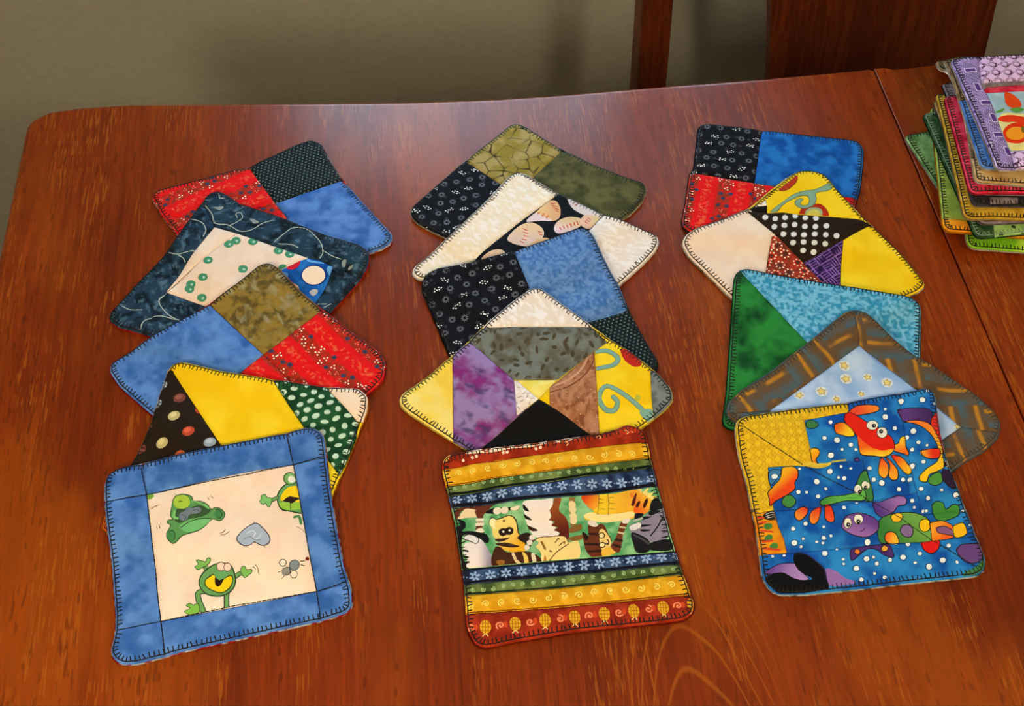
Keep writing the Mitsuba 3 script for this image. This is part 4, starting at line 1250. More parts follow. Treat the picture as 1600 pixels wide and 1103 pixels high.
            (C(120, 80, 60), 'line', [(-178.7, 322.4), (-176.9, 322.9), (-175.6, 324.9)], 0.4),
            (C(120, 80, 60), 'line', [(-178.1, 321.1), (-175.4, 321.4), (-172.9, 323.5)], 0.4),
            (C(120, 80, 60), 'line', [(-217.9, 327.7), (-216.9, 325.4)], 0.4),
            (C(120, 80, 60), 'line', [(-216.5, 328.7), (-215.6, 326.4)], 0.4),
            (C(120, 80, 60), 'line', [(-189.2, 346.5), (-188.1, 345)], 0.4),
            (C(120, 80, 60), 'line', [(-187.4, 347.4), (-185.7, 345.9)], 0.4),
            (C(120, 80, 60), 'line', [(-223.1, 339.6), (-221.5, 341.1), (-218.9, 342.1)], 0.4),
            (C(120, 80, 60), 'line', [(-132.4, 326.1), (-128.1, 323.5)], 0.4),
        ]),
    ],
    'quilting': [[(-250, 346.2), (-240.1, 348.4), (-228.1, 350.3), (-187.9, 357.3), (-167.1, 360.9), (-161.2, 362.5), (-138.5, 368.9), (-120, 375.4)], [(-234.5, 369.2), (-231.5, 359.8), (-228.1, 350.3), (-221.1, 324.4), (-212.8, 288.3), (-207.6, 269.2), (-201.9, 249.2)], [(-143.9, 387.6), (-141.4, 378.7), (-138.5, 368.9), (-128.2, 327.6), (-118, 286.3), (-114.2, 269.1)], [(-232, 264.1), (-219.9, 266.4), (-207.6, 269.2), (-164.6, 278.1), (-118, 286.3), (-101.1, 291.8)]],
}, 'quilted coasters fanned out on the table', fine=0.8, stiff=8.0, thick=4.2)

build_pad({
    'label': 'black floral, gold crackle and moss green coaster at the far end of the middle fan',
    'backing': 'ecru', 'thread': (16, 13, 12),
    'outline': [(-73.4, 587.1), (-71.8, 591.9), (-34.6, 636.4), (-10.2, 662.4), (0.9, 674.7), (6.5, 676.4), (13.7, 673.3), (29.4, 657.8), (62.2, 632.6), (86.7, 618.2), (101.5, 611.2), (102.9, 603.6), (98.5, 592.5), (89.4, 580.5), (83.8, 575.9), (23.1, 524.8), (-47.9, 560.9), (-66.2, 573.2), (-72.2, 580)],
    'patches': [
        ('gold_olive', None, 20.0, 'gold crackle-print patch', [(-32.1, 635.7), (-6.4, 612.1), (7.9, 599.8), (18.9, 619.3), (40.5, 645.7), (9.6, 695), (-18.4, 675.9)]),
        ('moss', None, 0.0, 'moss green patch', [(40.5, 645.7), (18.9, 619.3), (7.9, 599.8), (44, 523.9), (110.6, 572.2), (115.2, 625.4)]),
        ('navy_black', 'black_floral', 137.3, 'black patch with grey flowers', None),
    ],
}, 'quilted coasters fanned out on the table', fine=0.8, stiff=8.0, thick=4.2)

build_pad({
    'label': 'cream coaster with a black baseball-print strip across it, second in the middle fan',
    'backing': 'white', 'thread': (16, 13, 12),
    'outline': [(-70.3, 530), (-66.6, 535.9), (-43.7, 558.2), (-18.3, 589.9), (0.3, 616.4), (7, 621), (13.9, 617), (34.1, 599.5), (66.8, 576.9), (97.1, 564.6), (106.3, 559.7), (107.8, 553.3), (104.4, 544.6), (93.8, 531.7), (76.1, 513.3), (29, 468.4), (-18.4, 492), (-60.2, 521.8), (-64.5, 521.1), (-69.4, 526)],
    'patches': [
        ('navy_black', None, 0.0, 'black strip printed with baseballs', [(34.6, 595.5), (7.4, 570.1), (-27.1, 535.1), (-49.3, 513.1), (5.8, 478.1), (13.8, 510), (58.6, 562.2), (67.2, 573.6), (64.7, 586.1), (40.8, 604.3)]),
        ('twig_cream', 'none', 40.0, 'cream twig-print strip', [(34.6, 595.5), (7.4, 570.1), (-27.1, 535.1), (-49.3, 513.1), (-80.8, 526.5), (-18.2, 642.2)]),
        ('twig_white', 'none', 70.0, 'white twig-print strip', None),
    ],
    'motifs': [
        ('baseball_print', 0, [
            (fade(C(244, 196, 130), C(226, 170, 120), (17.8, 576.8), (35.8, 576.4)), 'area', [(12.5, 570), (20.5, 580.1), (28.5, 589), (34.3, 588.9), (37.3, 580.1), (35.7, 571.6), (30.4, 569.3), (22.9, 574.1), (20.4, 576.7)], 0),
            (C(236, 206, 196), 'area', [(11.9, 569.2), (19.1, 577.6), (24.2, 574), (31.1, 569.6), (22.8, 569.5)], 0),
            (fade(C(236, 196, 150), C(226, 190, 170), (9.9, 566.7), (9.5, 546.6)), 'area', [(-2, 553.5), (4.7, 563.4), (13.8, 568.3), (21.6, 564.7), (24.6, 557.9), (21.9, 551.3), (14.5, 545.2), (7, 546.3), (0.7, 549.3)], 0),
            (fade(C(226, 190, 140), C(244, 206, 200), (40.8, 571.1), (35.1, 557.7)), 'area', [(31.9, 562.8), (35.6, 569.5), (43.4, 572.8), (51.7, 570.9), (51.3, 563.7), (40.2, 557.9), (33.6, 557.4)], 0),
            (C(226, 208, 200), 'area', [(43.1, 591.5), (48, 590.3), (60, 582.7), (67.3, 575.7), (65.1, 571.4), (56.3, 573.3), (47.5, 579.5), (43.7, 586.2)], 0),
            (fade(C(240, 190, 160), C(226, 196, 150), (53.5, 569.1), (63.8, 570.6)), 'area', [(50.9, 568.7), (54.4, 574.2), (60.2, 574.4), (65.2, 572.3), (63.6, 566.9), (56.9, 561.4), (52, 563.7)], 0),
            (C(230, 190, 150), 'area', [(-20.8, 536.6), (-13.2, 542.7), (-5.6, 542.4), (-4.4, 537.8), (-15.8, 535.8)], 0),
            (C(226, 180, 130), 'area', [(11.4, 544.1), (19.8, 552.5), (28, 552.3), (23.4, 547.1), (15.8, 544.5)], 0),
            (C(196, 64, 40), 'line', [(30, 587.2), (34.2, 585.9)], 0.75),
            (C(196, 64, 40), 'line', [(30.7, 584.8), (34.8, 582.9)], 0.75),
            (C(196, 64, 40), 'line', [(31.9, 582.7), (35.3, 580.2)], 0.75),
            (C(196, 64, 40), 'line', [(33.1, 580.2), (35.9, 577.7)], 0.75),
            (C(196, 64, 40), 'line', [(20.6, 576.3), (22, 578.4)], 0.75),
            (C(196, 64, 40), 'line', [(23.5, 574), (25.3, 576.6)], 0.75),
            (C(196, 64, 40), 'line', [(26.4, 572.4), (28, 574.5)], 0.75),
            (C(196, 64, 40), 'line', [(9.2, 562.5), (12.3, 560.7)], 0.75),
            (C(196, 64, 40), 'line', [(9.5, 559.1), (12.9, 557.8)], 0.75),
            (C(196, 64, 40), 'line', [(9.7, 555.7), (12.8, 554.8)], 0.75),
            (C(196, 64, 40), 'line', [(8.6, 552.4), (11.9, 551.2)], 0.75),
            (C(196, 64, 40), 'line', [(7.1, 550.3), (9.8, 548.6)], 0.75),
            (C(196, 64, 40), 'line', [(36, 562.7), (37.1, 560.2)], 0.75),
            (C(196, 64, 40), 'line', [(38.6, 564), (39.3, 561)], 0.75),
            (C(196, 64, 40), 'line', [(41.2, 565.1), (41.9, 561.8)], 0.75),
            (C(196, 64, 40), 'line', [(43.8, 566.3), (44.5, 562.9)], 0.75),
            (C(196, 64, 40), 'line', [(46.4, 567.2), (47.1, 564.2)], 0.75),
            (C(196, 64, 40), 'line', [(48.6, 568.4), (49.5, 565.1)], 0.75),
            (C(196, 64, 40), 'line', [(54.5, 568.3), (56.5, 566)], 0.75),
            (C(196, 64, 40), 'line', [(55.8, 569.9), (57.9, 567.7)], 0.75),
            (C(196, 64, 40), 'line', [(57.2, 571.6), (58.9, 569.7)], 0.75),
            (C(196, 64, 40), 'line', [(46.6, 586.5), (49.2, 587.8)], 0.75),
            (C(196, 64, 40), 'line', [(47.8, 584.4), (50.4, 585.6)], 0.75),
            (C(196, 64, 40), 'line', [(20, 559.7), (22.7, 558.3)], 0.75),
            (C(196, 64, 40), 'line', [(20.5, 557.2), (23, 555.9)], 0.75),
        ]),
    ],
}, 'quilted coasters fanned out on the table', fine=0.8, stiff=8.0, thick=4.2)

build_pad({
    'label': 'black floral, denim blue and dotted green coaster, third in the middle fan',
    'backing': 'charcoal', 'thread': (16, 13, 12),
    'outline': [(-62, 516.8), (-59.7, 522.9), (-52.3, 527.5), (-25.7, 530.6), (2.5, 538.9), (24.7, 547.9), (45.7, 557.9), (53.7, 559.8), (58.8, 554.1), (65.6, 533.8), (75.2, 510.1), (81.2, 491.8), (90.6, 465.5), (97.6, 448.9), (97.8, 442.8), (94.8, 438.9), (79.4, 422.3), (-16, 406.2), (-42.6, 456.4), (-55.4, 492.1), (-62.7, 511.5)],
    'patches': [
        ('denim', None, 10.0, 'denim blue patch', [(2.8, 536.8), (12.1, 508.9), (25.1, 468.7), (53.7, 479.2), (80.7, 490.3), (78.9, 529.6), (65.4, 571.9), (25.3, 568.5)]),
        ('pin_green', None, 22.3, 'dark green patch with pin dots', [(25.1, 468.7), (53.7, 479.2), (80.7, 490.3), (110.6, 447.2), (77.9, 404.2), (35.7, 422.1)]),
        ('navy_black', 'black_floral', 12.2, 'black patch with grey flowers', None),
    ],
}, 'quilted coasters fanned out on the table', fine=0.8, stiff=8.0, thick=4.2)

build_pad({
    'label': 'crazy-patch coaster of yellow, purple, grey and black triangles, fourth in the middle fan',
    'backing': 'soft_yellow', 'thread': (16, 13, 12),
    'outline': [(-74.6, 420.7), (-72.6, 425.3), (-40.2, 452.2), (-19.4, 473.3), (1.9, 493.8), (14.2, 502.8), (20.6, 502.7), (32.5, 492.3), (55.4, 471.3), (76.9, 455.2), (94.7, 437.1), (105, 424.8), (105.3, 416.6), (99.1, 409.3), (83.1, 395.8), (13.2, 337.4), (-25.9, 378.7), (-50.9, 396.6), (-68.6, 410.4), (-73.7, 415.7)],
    'patches': [
        ('twig_white', None, 30.0, 'cream twig-print corner', [(-23.8, 473.1), (-18.6, 472.3), (22.5, 471.3), (53.8, 470.8), (67.5, 474), (23.9, 523.3), (-7, 506)]),
        ('black', None, 0.0, 'black triangle', [(16.9, 416.2), (34.9, 403.8), (56.8, 385.4), (60.1, 347.9), (-8.5, 349.2), (-26.5, 376.4), (-16.7, 386)]),
        ('soft_yellow', None, 0.0, 'yellow corner', [(-40.1, 454.1), (-39.6, 438.5), (-38.6, 381.5), (-79, 390.4), (-88.1, 438.7), (-52.2, 457.4)]),
        ('grey_batik', 'leaves', 10.0, 'grey brown batik piece', [(-37.3, 466.4), (-18.6, 473.2), (53.8, 470.8), (64.5, 460.4), (54.4, 452.4), (29.6, 430.9), (1, 431.8), (-27.6, 462.1)]),
        ('pale_yellow', None, 0.0, 'small pale yellow triangle', [(2.7, 431.4), (29.6, 430.9), (16.9, 416.2)]),
        ('twig_white', 'sprigs', 0.0, 'small white printed piece', [(1, 430.9), (3.1, 430.9), (16.9, 416.2), (2.3, 404.2)]),
        ('yellow', None, 0.0, 'small yellow piece', [(16.9, 417.3), (24.3, 424.7), (23.8, 406.5), (19.3, 409.4)]),
        ('purple_batik', None, 60.0, 'purple batik piece', [(-40.9, 455.9), (-27.6, 463.3), (1, 431.5), (2.3, 407.2), (12.2, 414.3), (6.3, 403.5), (-8.2, 389), (-16.7, 382.8), (-25.8, 374.8), (-38.7, 386.4)]),
        ('paisley', 'paisley', 0.0, 'brown paisley piece', [(24, 424.7), (54.4, 452.4), (55.2, 452.6), (55.6, 378.1), (46.9, 386.5), (34.7, 399.5), (22.8, 407.9), (23.9, 412.6)]),
        ('grey', None, 0.0, 'grey corner', [(91.6, 437.1), (91.1, 419.4), (91.4, 403.1), (91.5, 395.5), (121.7, 411.8), (102.7, 445)]),
        ('yellow', None, 0.0, 'yellow piece with scrolls', None),
    ],
    'motifs': [
        ('scroll_print', 10, [
            (C(92, 128, 112), 'line', [(55.9, 452.3), (64.1, 452.5), (69.7, 448.2), (70.2, 444.6), (66.3, 440.8), (56.7, 438.8)], 3.4),
            (C(128, 168, 146), 'line', [(55.9, 452.3), (64.1, 452.5), (69.7, 448.2), (70.2, 444.6), (66.3, 440.8), (56.7, 438.8)], 2.6),
            (C(92, 128, 112), 'line', [(65.8, 416.3), (68.2, 412.7), (65.9, 407.7), (60.1, 408.3), (56.5, 414.8), (57.9, 421.2), (62.4, 424.5), (70.1, 420.2), (77.7, 414.2), (84.6, 407.9), (90.6, 401.4)], 3.3),
            (C(128, 168, 146), 'line', [(65.8, 416.3), (68.2, 412.7), (65.9, 407.7), (60.1, 408.3), (56.5, 414.8), (57.9, 421.2), (62.4, 424.5), (70.1, 420.2), (77.7, 414.2), (84.6, 407.9), (90.6, 401.4)], 2.5),
            (C(128, 168, 146), 'area', [(82.4, 407.1), (91.9, 408.8), (91.9, 400.5), (86.9, 399.8)], 0),
            (C(190, 40, 26), 'area', [(73, 453.2), (80.3, 452.5), (86.2, 442.5), (81.6, 439.4), (75.3, 444.5)], 0),
            (C(190, 186, 60), 'dot', [(81.7, 416.1), (83.7, 416.2), (81.6, 414.1)], 0),
            (C(190, 40, 26), 'area', [(65.5, 390.2), (70.2, 395.9), (75.9, 396.7), (80.5, 391.6), (73.8, 385.9)], 0),
        ]),
    ],
}, 'quilted coasters fanned out on the table', fine=0.8, stiff=8.0, thick=4.2)

build_pad({
    'label': 'striped coaster with a band of cartoon jungle cats, nearest in the middle fan',
    'backing': 'rust', 'thread': (16, 13, 12),
    'outline': [(-46, 370.5), (-43.6, 376.2), (-22.5, 378.8), (14.4, 382.7), (55.8, 389.1), (67, 392), (72.6, 395), (81.1, 392.9), (85.2, 388.5), (87.1, 374.3), (90.4, 348.2), (95.4, 315.8), (99.9, 294.6), (104.9, 274.1), (103.1, 268.4), (96.9, 264.4), (73.8, 262.1), (36.2, 258.9), (-1.2, 253), (-18.5, 249.5), (-24.4, 252.1), (-29, 261.8), (-31.2, 291.4), (-36.1, 325.4), (-41.1, 347.7), (-44.8, 362.9)],
    'patches': [
        ('rust', None, 5.6, 'rust red strip', [(-63, 412.3), (-49, 412.7), (90.8, 419.7), (129.3, 429.4), (138.6, 388.5), (102.5, 385.5), (-34.7, 368), (-56.4, 366.8)]),
        ('amber', 'yellow_coils', 5.6, 'gold strip with coils', [(-61.9, 368.6), (-42.9, 368.7), (-12.9, 369.5), (22.4, 375.9), (57.9, 379.9), (84.3, 383.9), (124.9, 388.7), (123.5, 376), (87.1, 373.4), (54.5, 367), (22, 362.4), (0.4, 359.3), (-40, 355.6), (-61.3, 351.7)]),
        ('olive_green', 'green_coils', 5.6, 'green strip with coils', [(-61.3, 351.7), (-40, 355.6), (0.4, 359.3), (22, 362.4), (54.5, 367), (87.1, 373.4), (123.5, 376), (122.8, 369.8), (87.9, 366.4), (21.7, 354.3), (-38.8, 348.6), (-61.1, 345.7)]),
        ('sky_dusk', 'daisies', 5.6, 'navy strip with pale daisies', [(-61.1, 345.7), (-38.8, 348.6), (21.7, 354.3), (87.9, 366.4), (122.8, 369.8), (121.4, 356.7), (89.2, 353.2), (26.7, 344), (-37.7, 340.5), (-60.9, 339)]),
        ('jungle', None, 5.6, 'band printed with jungle cats', [(-60.9, 339), (-37.7, 340.5), (26.7, 344), (89.2, 353.2), (121.4, 356.7), (129.4, 312.2), (96, 308.6), (25.3, 303.5), (-31.3, 298.9), (-54.3, 296.6)]),
        ('sky_dusk', 'daisies', 5.6, 'navy strip with pale daisies', [(-54.3, 296.6), (-31.3, 298.9), (25.3, 303.5), (96, 308.6), (129.4, 312.2), (128.4, 303.8), (97.8, 300), (25, 293.5), (-28.7, 289.2), (-51.5, 286.9)]),
        ('olive_green', 'green_coils', 5.6, 'green strip with coils', [(-51.5, 286.9), (-28.7, 289.2), (25, 293.5), (97.8, 300), (128.4, 303.8), (127.7, 297.5), (99, 293.2), (24.7, 285.6), (-27.3, 282.4), (-51.3, 280.8)]),
        ('amber', 'yellow_coils', 5.6, 'gold strip with coils', [(-51.3, 280.8), (-27.3, 282.4), (24.7, 285.6), (99, 293.2), (127.7, 297.5), (125.9, 282.4), (101.8, 280.1), (24.3, 273.4), (-26, 270.6), (-51, 268.8)]),
        ('rust', 'pineapples', 5.6, 'rust red strip with pineapples and coils', None),
    ],
    'motifs': [
        ('cloth_print', 0, [
            (C(248, 210, 168), 'area', [(-30.4, 375.3), (-24.3, 379.1), (-17.2, 381.7), (-7, 384), (5.2, 384.9), (20.5, 385.1), (35.8, 385.8), (35.7, 383), (20.4, 381.2), (11.2, 379), (5.1, 378.6), (-2.5, 377.9), (-10.1, 376.3), (-17.2, 375.6)], 0),
            (C(156, 62, 26), 'area', [(-17.2, 381.7), (-14.2, 380.6), (-16.2, 376.1), (-20.2, 377.4)], 0),
            (C(156, 62, 26), 'area', [(-7.5, 383.7), (-3.5, 382), (-2.5, 378.7), (-6.6, 379.3)], 0),
            (C(156, 62, 26), 'area', [(2.1, 383.6), (7.2, 384.1), (5.6, 379.7), (0.5, 379.2)], 0),
            (C(156, 62, 26), 'area', [(9.3, 384.1), (14.8, 383.5), (16.3, 381.2), (11.7, 380.2)], 0),
            (C(156, 62, 26), 'area', [(22, 384.5), (26.6, 384.5), (25.5, 381.1), (21.4, 381.2)], 0),
            (C(156, 62, 26), 'area', [(29.7, 385.3), (34.8, 385.5), (34.1, 382.7), (30.6, 382.2)], 0),
            (C(248, 206, 168), 'dot', [(-17.5, 378.1), (-16.4, 378.1), (-17.5, 377)], 0),
            (C(248, 206, 168), 'dot', [(-5.3, 381), (-4.3, 381), (-5.3, 379.9)], 0),
            (C(248, 206, 168), 'dot', [(3.9, 381.1), (4.9, 381.1), (3.9, 380)], 0),
            (C(248, 206, 168), 'dot', [(11.3, 383.8), (12.3, 383.8), (11.3, 382.7)], 0),
            (C(248, 206, 168), 'dot', [(14.2, 377.9), (15.2, 377.9), (14.2, 376.7)], 0),
            (C(248, 206, 168), 'dot', [(17, 378.7), (18, 378.7), (17, 377.5)], 0),
            (C(248, 206, 168), 'dot', [(-6.6, 375.5), (-5.6, 375.5), (-6.6, 374.3)], 0),
            (C(248, 206, 168), 'dot', [(-4.1, 375.8), (-3.1, 375.8), (-4.1, 374.6)], 0),
            (C(248, 206, 168), 'dot', [(-23.5, 373.3), (-22.5, 373.2), (-23.5, 372.1)], 0),
            (C(248, 206, 168), 'dot', [(-26.1, 372.6), (-25.1, 372.5), (-26.1, 371.5)], 0),
            (C(248, 206, 168), 'dot', [(-31.9, 371.3), (-30.9, 371.2), (-31.9, 370.3)], 0),
            (C(236, 172, 80), 'area', [(-45.2, 372.6), (-42.7, 375.4), (-40.1, 375.8), (-41.6, 372.7), (-43.7, 371.4)], 0),
            (C(190, 52, 20), 'area', [(64.6, 389.8), (67.8, 392.6), (73, 393.9), (78.1, 392.5), (80.5, 389.8), (72.6, 387.5)], 0),
            (C(240, 196, 160), 'area', [(31.7, 385.6), (41.4, 386.3), (41.9, 385.2), (31.6, 383.9)], 0),
            (C(244, 196, 130), 'line', [(32.3, 381.6), (33.6, 382.7), (34.6, 381), (33.5, 379.9)], 0.5),
            (C(244, 196, 130), 'line', [(53.1, 385.4), (54.2, 386.5), (55.7, 385.3), (54.6, 384.2)], 0.5),
            (C(244, 196, 130), 'line', [(70.7, 389.7), (72.3, 390), (73.7, 388.6), (72.1, 387.7)], 0.5),
            (C(244, 196, 130), 'line', [(75.3, 389.2), (76.8, 388.6)], 0.5),
        ]),
        ('edge_print', 1, [
            (C(120, 64, 10), 'line', [(-45.3, 355), (-40, 355.9), (0.4, 359.4), (22, 362.6), (54.5, 367.2), (87.1, 373.5)], 1.0),
        ]),
        ('edge_print', 2, [
            (C(14, 24, 20), 'line', [(-42.5, 348.6), (-38.8, 348.9), (21.7, 354.5), (87.9, 366.7)], 3.0),
        ]),
        ('edge_print', 3, [
            (C(10, 14, 26), 'line', [(-42.4, 340), (-37.7, 340.8), (26.7, 344.2), (89.2, 353.5)], 3.4),
        ]),
        ('edge_print', 5, [
            (C(10, 16, 30), 'line', [(-36.4, 298.2), (-31.3, 298.7), (25.3, 303.2), (96, 308.3)], 2.6),
            (C(10, 16, 30), 'line', [(-36.3, 288.7), (-28.7, 289.5), (25, 293.8), (97.8, 300.3)], 2.6),
        ]),
        ('edge_print', 6, [
            (C(24, 36, 24), 'line', [(-36.2, 281.8), (-27.3, 282.5), (24.7, 285.7), (99.1, 293.3)], 2.0),
        ]),
        ('edge_print', 7, [
            (C(130, 66, 12), 'line', [(-36, 270.1), (-26, 270.7), (24.3, 273.6), (101.8, 280.3)], 1.6),
        ]),
        ('jungle_cat_print', 4, [
            (C(104, 48, 26), 'area', [(-37.1, 337.6), (-29.6, 341), (-12.4, 342), (-14.1, 340), (-17, 337.1), (-23.9, 336.1), (-32.5, 337.5), (-34.7, 331.8), (-36.4, 333.1)], 0),
            (C(242, 206, 150), 'area', [(-35, 331.7), (-31.3, 338), (-28.5, 339), (-23.2, 337.4), (-23.2, 333), (-29.6, 332.5)], 0),
            (C(104, 48, 26), 'area', [(-23.8, 337.6), (-16.4, 340.5), (-17.9, 335.9), (-19.4, 333.4), (-19.8, 324.6), (-18.7, 322.1), (-22.1, 321.8), (-23.9, 324), (-22.8, 330.9), (-23.9, 334.8)], 0),
            (C(236, 214, 180), 'line', [(-22.8, 330.8), (-19.8, 330.9)], 2.2),
            (C(236, 214, 180), 'line', [(-23.2, 327.7), (-19.8, 327.9)], 2.2),
            (C(240, 216, 180), 'area', [(-23.5, 324.3), (-20.4, 325.4), (-18.8, 323), (-21, 321.6), (-23.7, 322.5)], 0),
            (C(22, 18, 16), 'area', [(-17.9, 336.2), (-12.4, 338.8), (-2.1, 338), (3.1, 338.3), (1.9, 335.5), (-1.6, 336.2), (-9, 334.9), (-15.9, 335.1)], 0),
            (C(236, 216, 180), 'spot', [(-10.7, 336.6), (-6.2, 336.6)], 5.0),
            (C(238, 214, 170), 'area', [(-2.6, 336.5), (-1.5, 337.9), (3.3, 338.2), (1.4, 335.6)], 0),
            (C(20, 20, 22), 'area', [(-37.4, 323.7), (-33.5, 327.4), (-34.7, 331.2), (-30.7, 329.8), (-30.1, 326), (-32.9, 322.9), (-27.8, 323.4), (-22.7, 322.6), (-17.9, 321.4), (-15.8, 318.3), (-16.5, 315.2), (-18.7, 315.7), (-22.1, 318.3), (-26.6, 320), (-30, 320.9), (-32.3, 318.6), (-31.6, 306.3), (-28.4, 299.6), (-33.7, 299.7)], 0),
            (fade(C(242, 220, 206), C(150, 136, 150), (-23.8, 309.2), (-14.3, 309.0)), 'area', [(-30.3, 314.8), (-26, 316), (-22.1, 318.4), (-19, 315.9), (-15.9, 310.3), (-14, 306), (-14, 300.8), (-28.4, 299.4), (-29, 303.8), (-31, 308.1), (-31.1, 312.4)], 0),
            (C(232, 216, 204), 'area', [(-31, 319.7), (-27.8, 321), (-22.6, 319), (-22.3, 315.8), (-24.3, 314.9), (-27.2, 316.5), (-30.7, 317.6)], 0),
            (C(30, 26, 26), 'line', [(-31, 319.7), (-27.8, 321), (-22.6, 319), (-22.3, 315.8), (-24.3, 314.9), (-27.2, 316.5), (-30.7, 317.6)], 0.5),
            (C(22, 18, 16), 'line', [(-31.3, 310.5), (-28.5, 309.9)], 1.2),
            (C(22, 18, 16), 'line', [(-31, 306.3), (-28.5, 305.9)], 1.2),
            (C(22, 18, 16), 'line', [(-30.1, 302.6), (-27.9, 302.9)], 1.2),
            (C(60, 34, 20), 'line', [(-15.6, 328.6), (-14.2, 332), (-11.3, 330.7), (-6.8, 332), (-3.3, 332.8), (0.1, 330.5), (1.4, 326.4), (1.9, 321.6), (3.8, 319.2), (6, 314.2), (6.5, 309.9)], 0.9),
            (fade(C(244, 208, 110), C(238, 168, 30), (-9.1, 324.4), (2.0, 311.8)), 'area', [(-15.6, 328.6), (-14.1, 331.8), (-11.3, 330.6), (-6.8, 331.8), (-3.3, 332.7), (-0.1, 330.4), (1.2, 326.4), (1.7, 321.6), (3.7, 319.2), (5.9, 314.2), (6.4, 309.6), (0.8, 308.4), (-5.8, 310), (-10, 312.6), (-9.2, 315.7), (-12, 317.9), (-13.6, 321.4), (-13.9, 325.1)], 0),
            (C(250, 228, 160), 'area', [(-15.6, 328.6), (-14.1, 331.8), (-11.3, 330.1), (-12.5, 327), (-10.8, 324.4), (-13.6, 325.7)], 0),
            (C(44, 26, 16), 'spot', [(-7.3, 322.4), (-3.5, 323)], 5.4),
            (C(236, 220, 190), 'spot', [(-7.1, 322.7), (-3.2, 323.4)], 1.6),
            (C(90, 40, 20), 'area', [(-7.6, 330.2), (-5.6, 330.1), (-6.7, 328.8)], 0),
            (C(62, 34, 20), 'area', [(-12.2, 317.9), (-6.9, 318.1), (-2.9, 318.7), (-6.9, 316.4), (-10.3, 316)], 0),
            (C(62, 34, 20), 'area', [(-11.7, 314.8), (-5.8, 315.3), (2.7, 312.6), (-2.5, 312), (-9.2, 313.2)], 0),
            (C(70, 36, 20), 'area', [(-14, 300.8), (-12.6, 311.4), (-9.2, 312.6), (-4.7, 308.8), (3.1, 309.2), (9.8, 308.6), (14.7, 305.1), (15.1, 302.1), (-1.5, 300.6)], 0),
            (C(150, 96, 40), 'area', [(-11.5, 303.5), (-9.3, 304.1), (-6.5, 303.7), (-7, 301.3), (-10.4, 301.3)], 0),
            (C(226, 190, 140), 'line', [(-1.4, 307.9), (0.2, 303.9), (2.7, 301.5)], 1.8),
            (C(240, 196, 90), 'area', [(4.2, 309), (7, 306.8), (8, 301.8), (5.7, 301.7), (5, 305.6)], 0),
            (C(230, 206, 170), 'line', [(10.6, 307), (11.6, 302.3)], 2.4),
            (C(44, 28, 20), 'area', [(1.3, 318.6), (7.3, 321.8), (12, 317.5), (9.3, 311), (7.8, 313.5), (4.3, 315.7)], 0),
            (C(236, 216, 190), 'spot', [(8.8, 315), (10.3, 318.4), (7.1, 311.7)], 3.6),
            (C(244, 222, 204), 'area', [(5.7, 341), (16.3, 341.8), (24, 342.3), (22.1, 334.8), (22.5, 329.4), (26.2, 322.4), (26.1, 318.1), (15.1, 318), (10.1, 321.2), (7, 328.5), (5.8, 334)], 0),
            (fade(C(150, 74, 34), C(92, 30, 20), (24.8, 340.7), (29.8, 320.6)), 'area', [(24.3, 342.6), (29, 343.1), (27.2, 335.6), (30.8, 331.9), (32.7, 327.3), (33, 321.1), (31.9, 316.5), (25.2, 318.2), (27.6, 321.2), (23.7, 323.1), (26, 324.8), (22.1, 326), (24.4, 328.3), (20.8, 329.3), (22.8, 331.6), (21.5, 334.8), (23.6, 338.3)], 0),
            (C(26, 20, 18), 'area', [(5.5, 339.1), (9, 334.3), (5.6, 335.7)], 0),
            (C(26, 20, 18), 'area', [(5.8, 332.9), (10.6, 329.3), (6.8, 330.1)], 0),
            (C(50, 24, 18), 'area', [(7.7, 326.2), (14.2, 323), (9.8, 322.8)], 0),
            (C(100, 60, 30), 'line', [(9.3, 312.3), (13.4, 317.7), (21.3, 318.8), (29.8, 319), (32.4, 314.9), (36.9, 315.5)], 0.6),
            (C(246, 210, 126), 'area', [(9.3, 311.7), (13.4, 317.4), (21.3, 318.6), (29.8, 318.7), (32.4, 314.6), (38.1, 315.8), (37.6, 304.1), (20.2, 302.6), (15.8, 303.3), (15.4, 307.9), (12.7, 311.6)], 0),
            (C(140, 180, 120), 'area', [(9.3, 312.3), (12.2, 316.5), (14.4, 314.6), (12.1, 311.6), (14.8, 308.5), (9.8, 309.8)], 0),
            (C(120, 80, 30), 'line', [(24, 314.5), (26.3, 317.5), (26.9, 316.3)], 0.6),
            (C(120, 80, 30), 'line', [(26.4, 312.6), (29.9, 315.3), (29.6, 313.4)], 0.6),
            (C(120, 80, 30), 'line', [(20.3, 303.2), (25.5, 308.9), (32.4, 313.7)], 0.6),
            (C(120, 80, 30), 'line', [(21, 309.3), (21.6, 308.9)], 1.2),
            (C(150, 100, 30), 'line', [(16.1, 315.2), (18, 310.6)], 1.4),
            (C(180, 120, 40), 'area', [(16.9, 303.3), (17.9, 306.6), (18.6, 303.3)], 0),
            (C(150, 112, 56), 'facet', [(34, 343.8), (37.3, 344.3), (37.3, 326), (33.9, 325.5)], 0),
            (C(236, 210, 150), 'spot', [(35.6, 339.4), (35.8, 336.3), (36, 332.2), (36, 329.1)], 4.6),
            (C(132, 90, 40), 'area', [(33.4, 324.2), (39.7, 327), (40.7, 323.5), (33.8, 321.1)], 0),
            (C(132, 90, 40), 'area', [(32, 317.4), (40.5, 319.7), (40.4, 316.6), (34.2, 315.8)], 0),
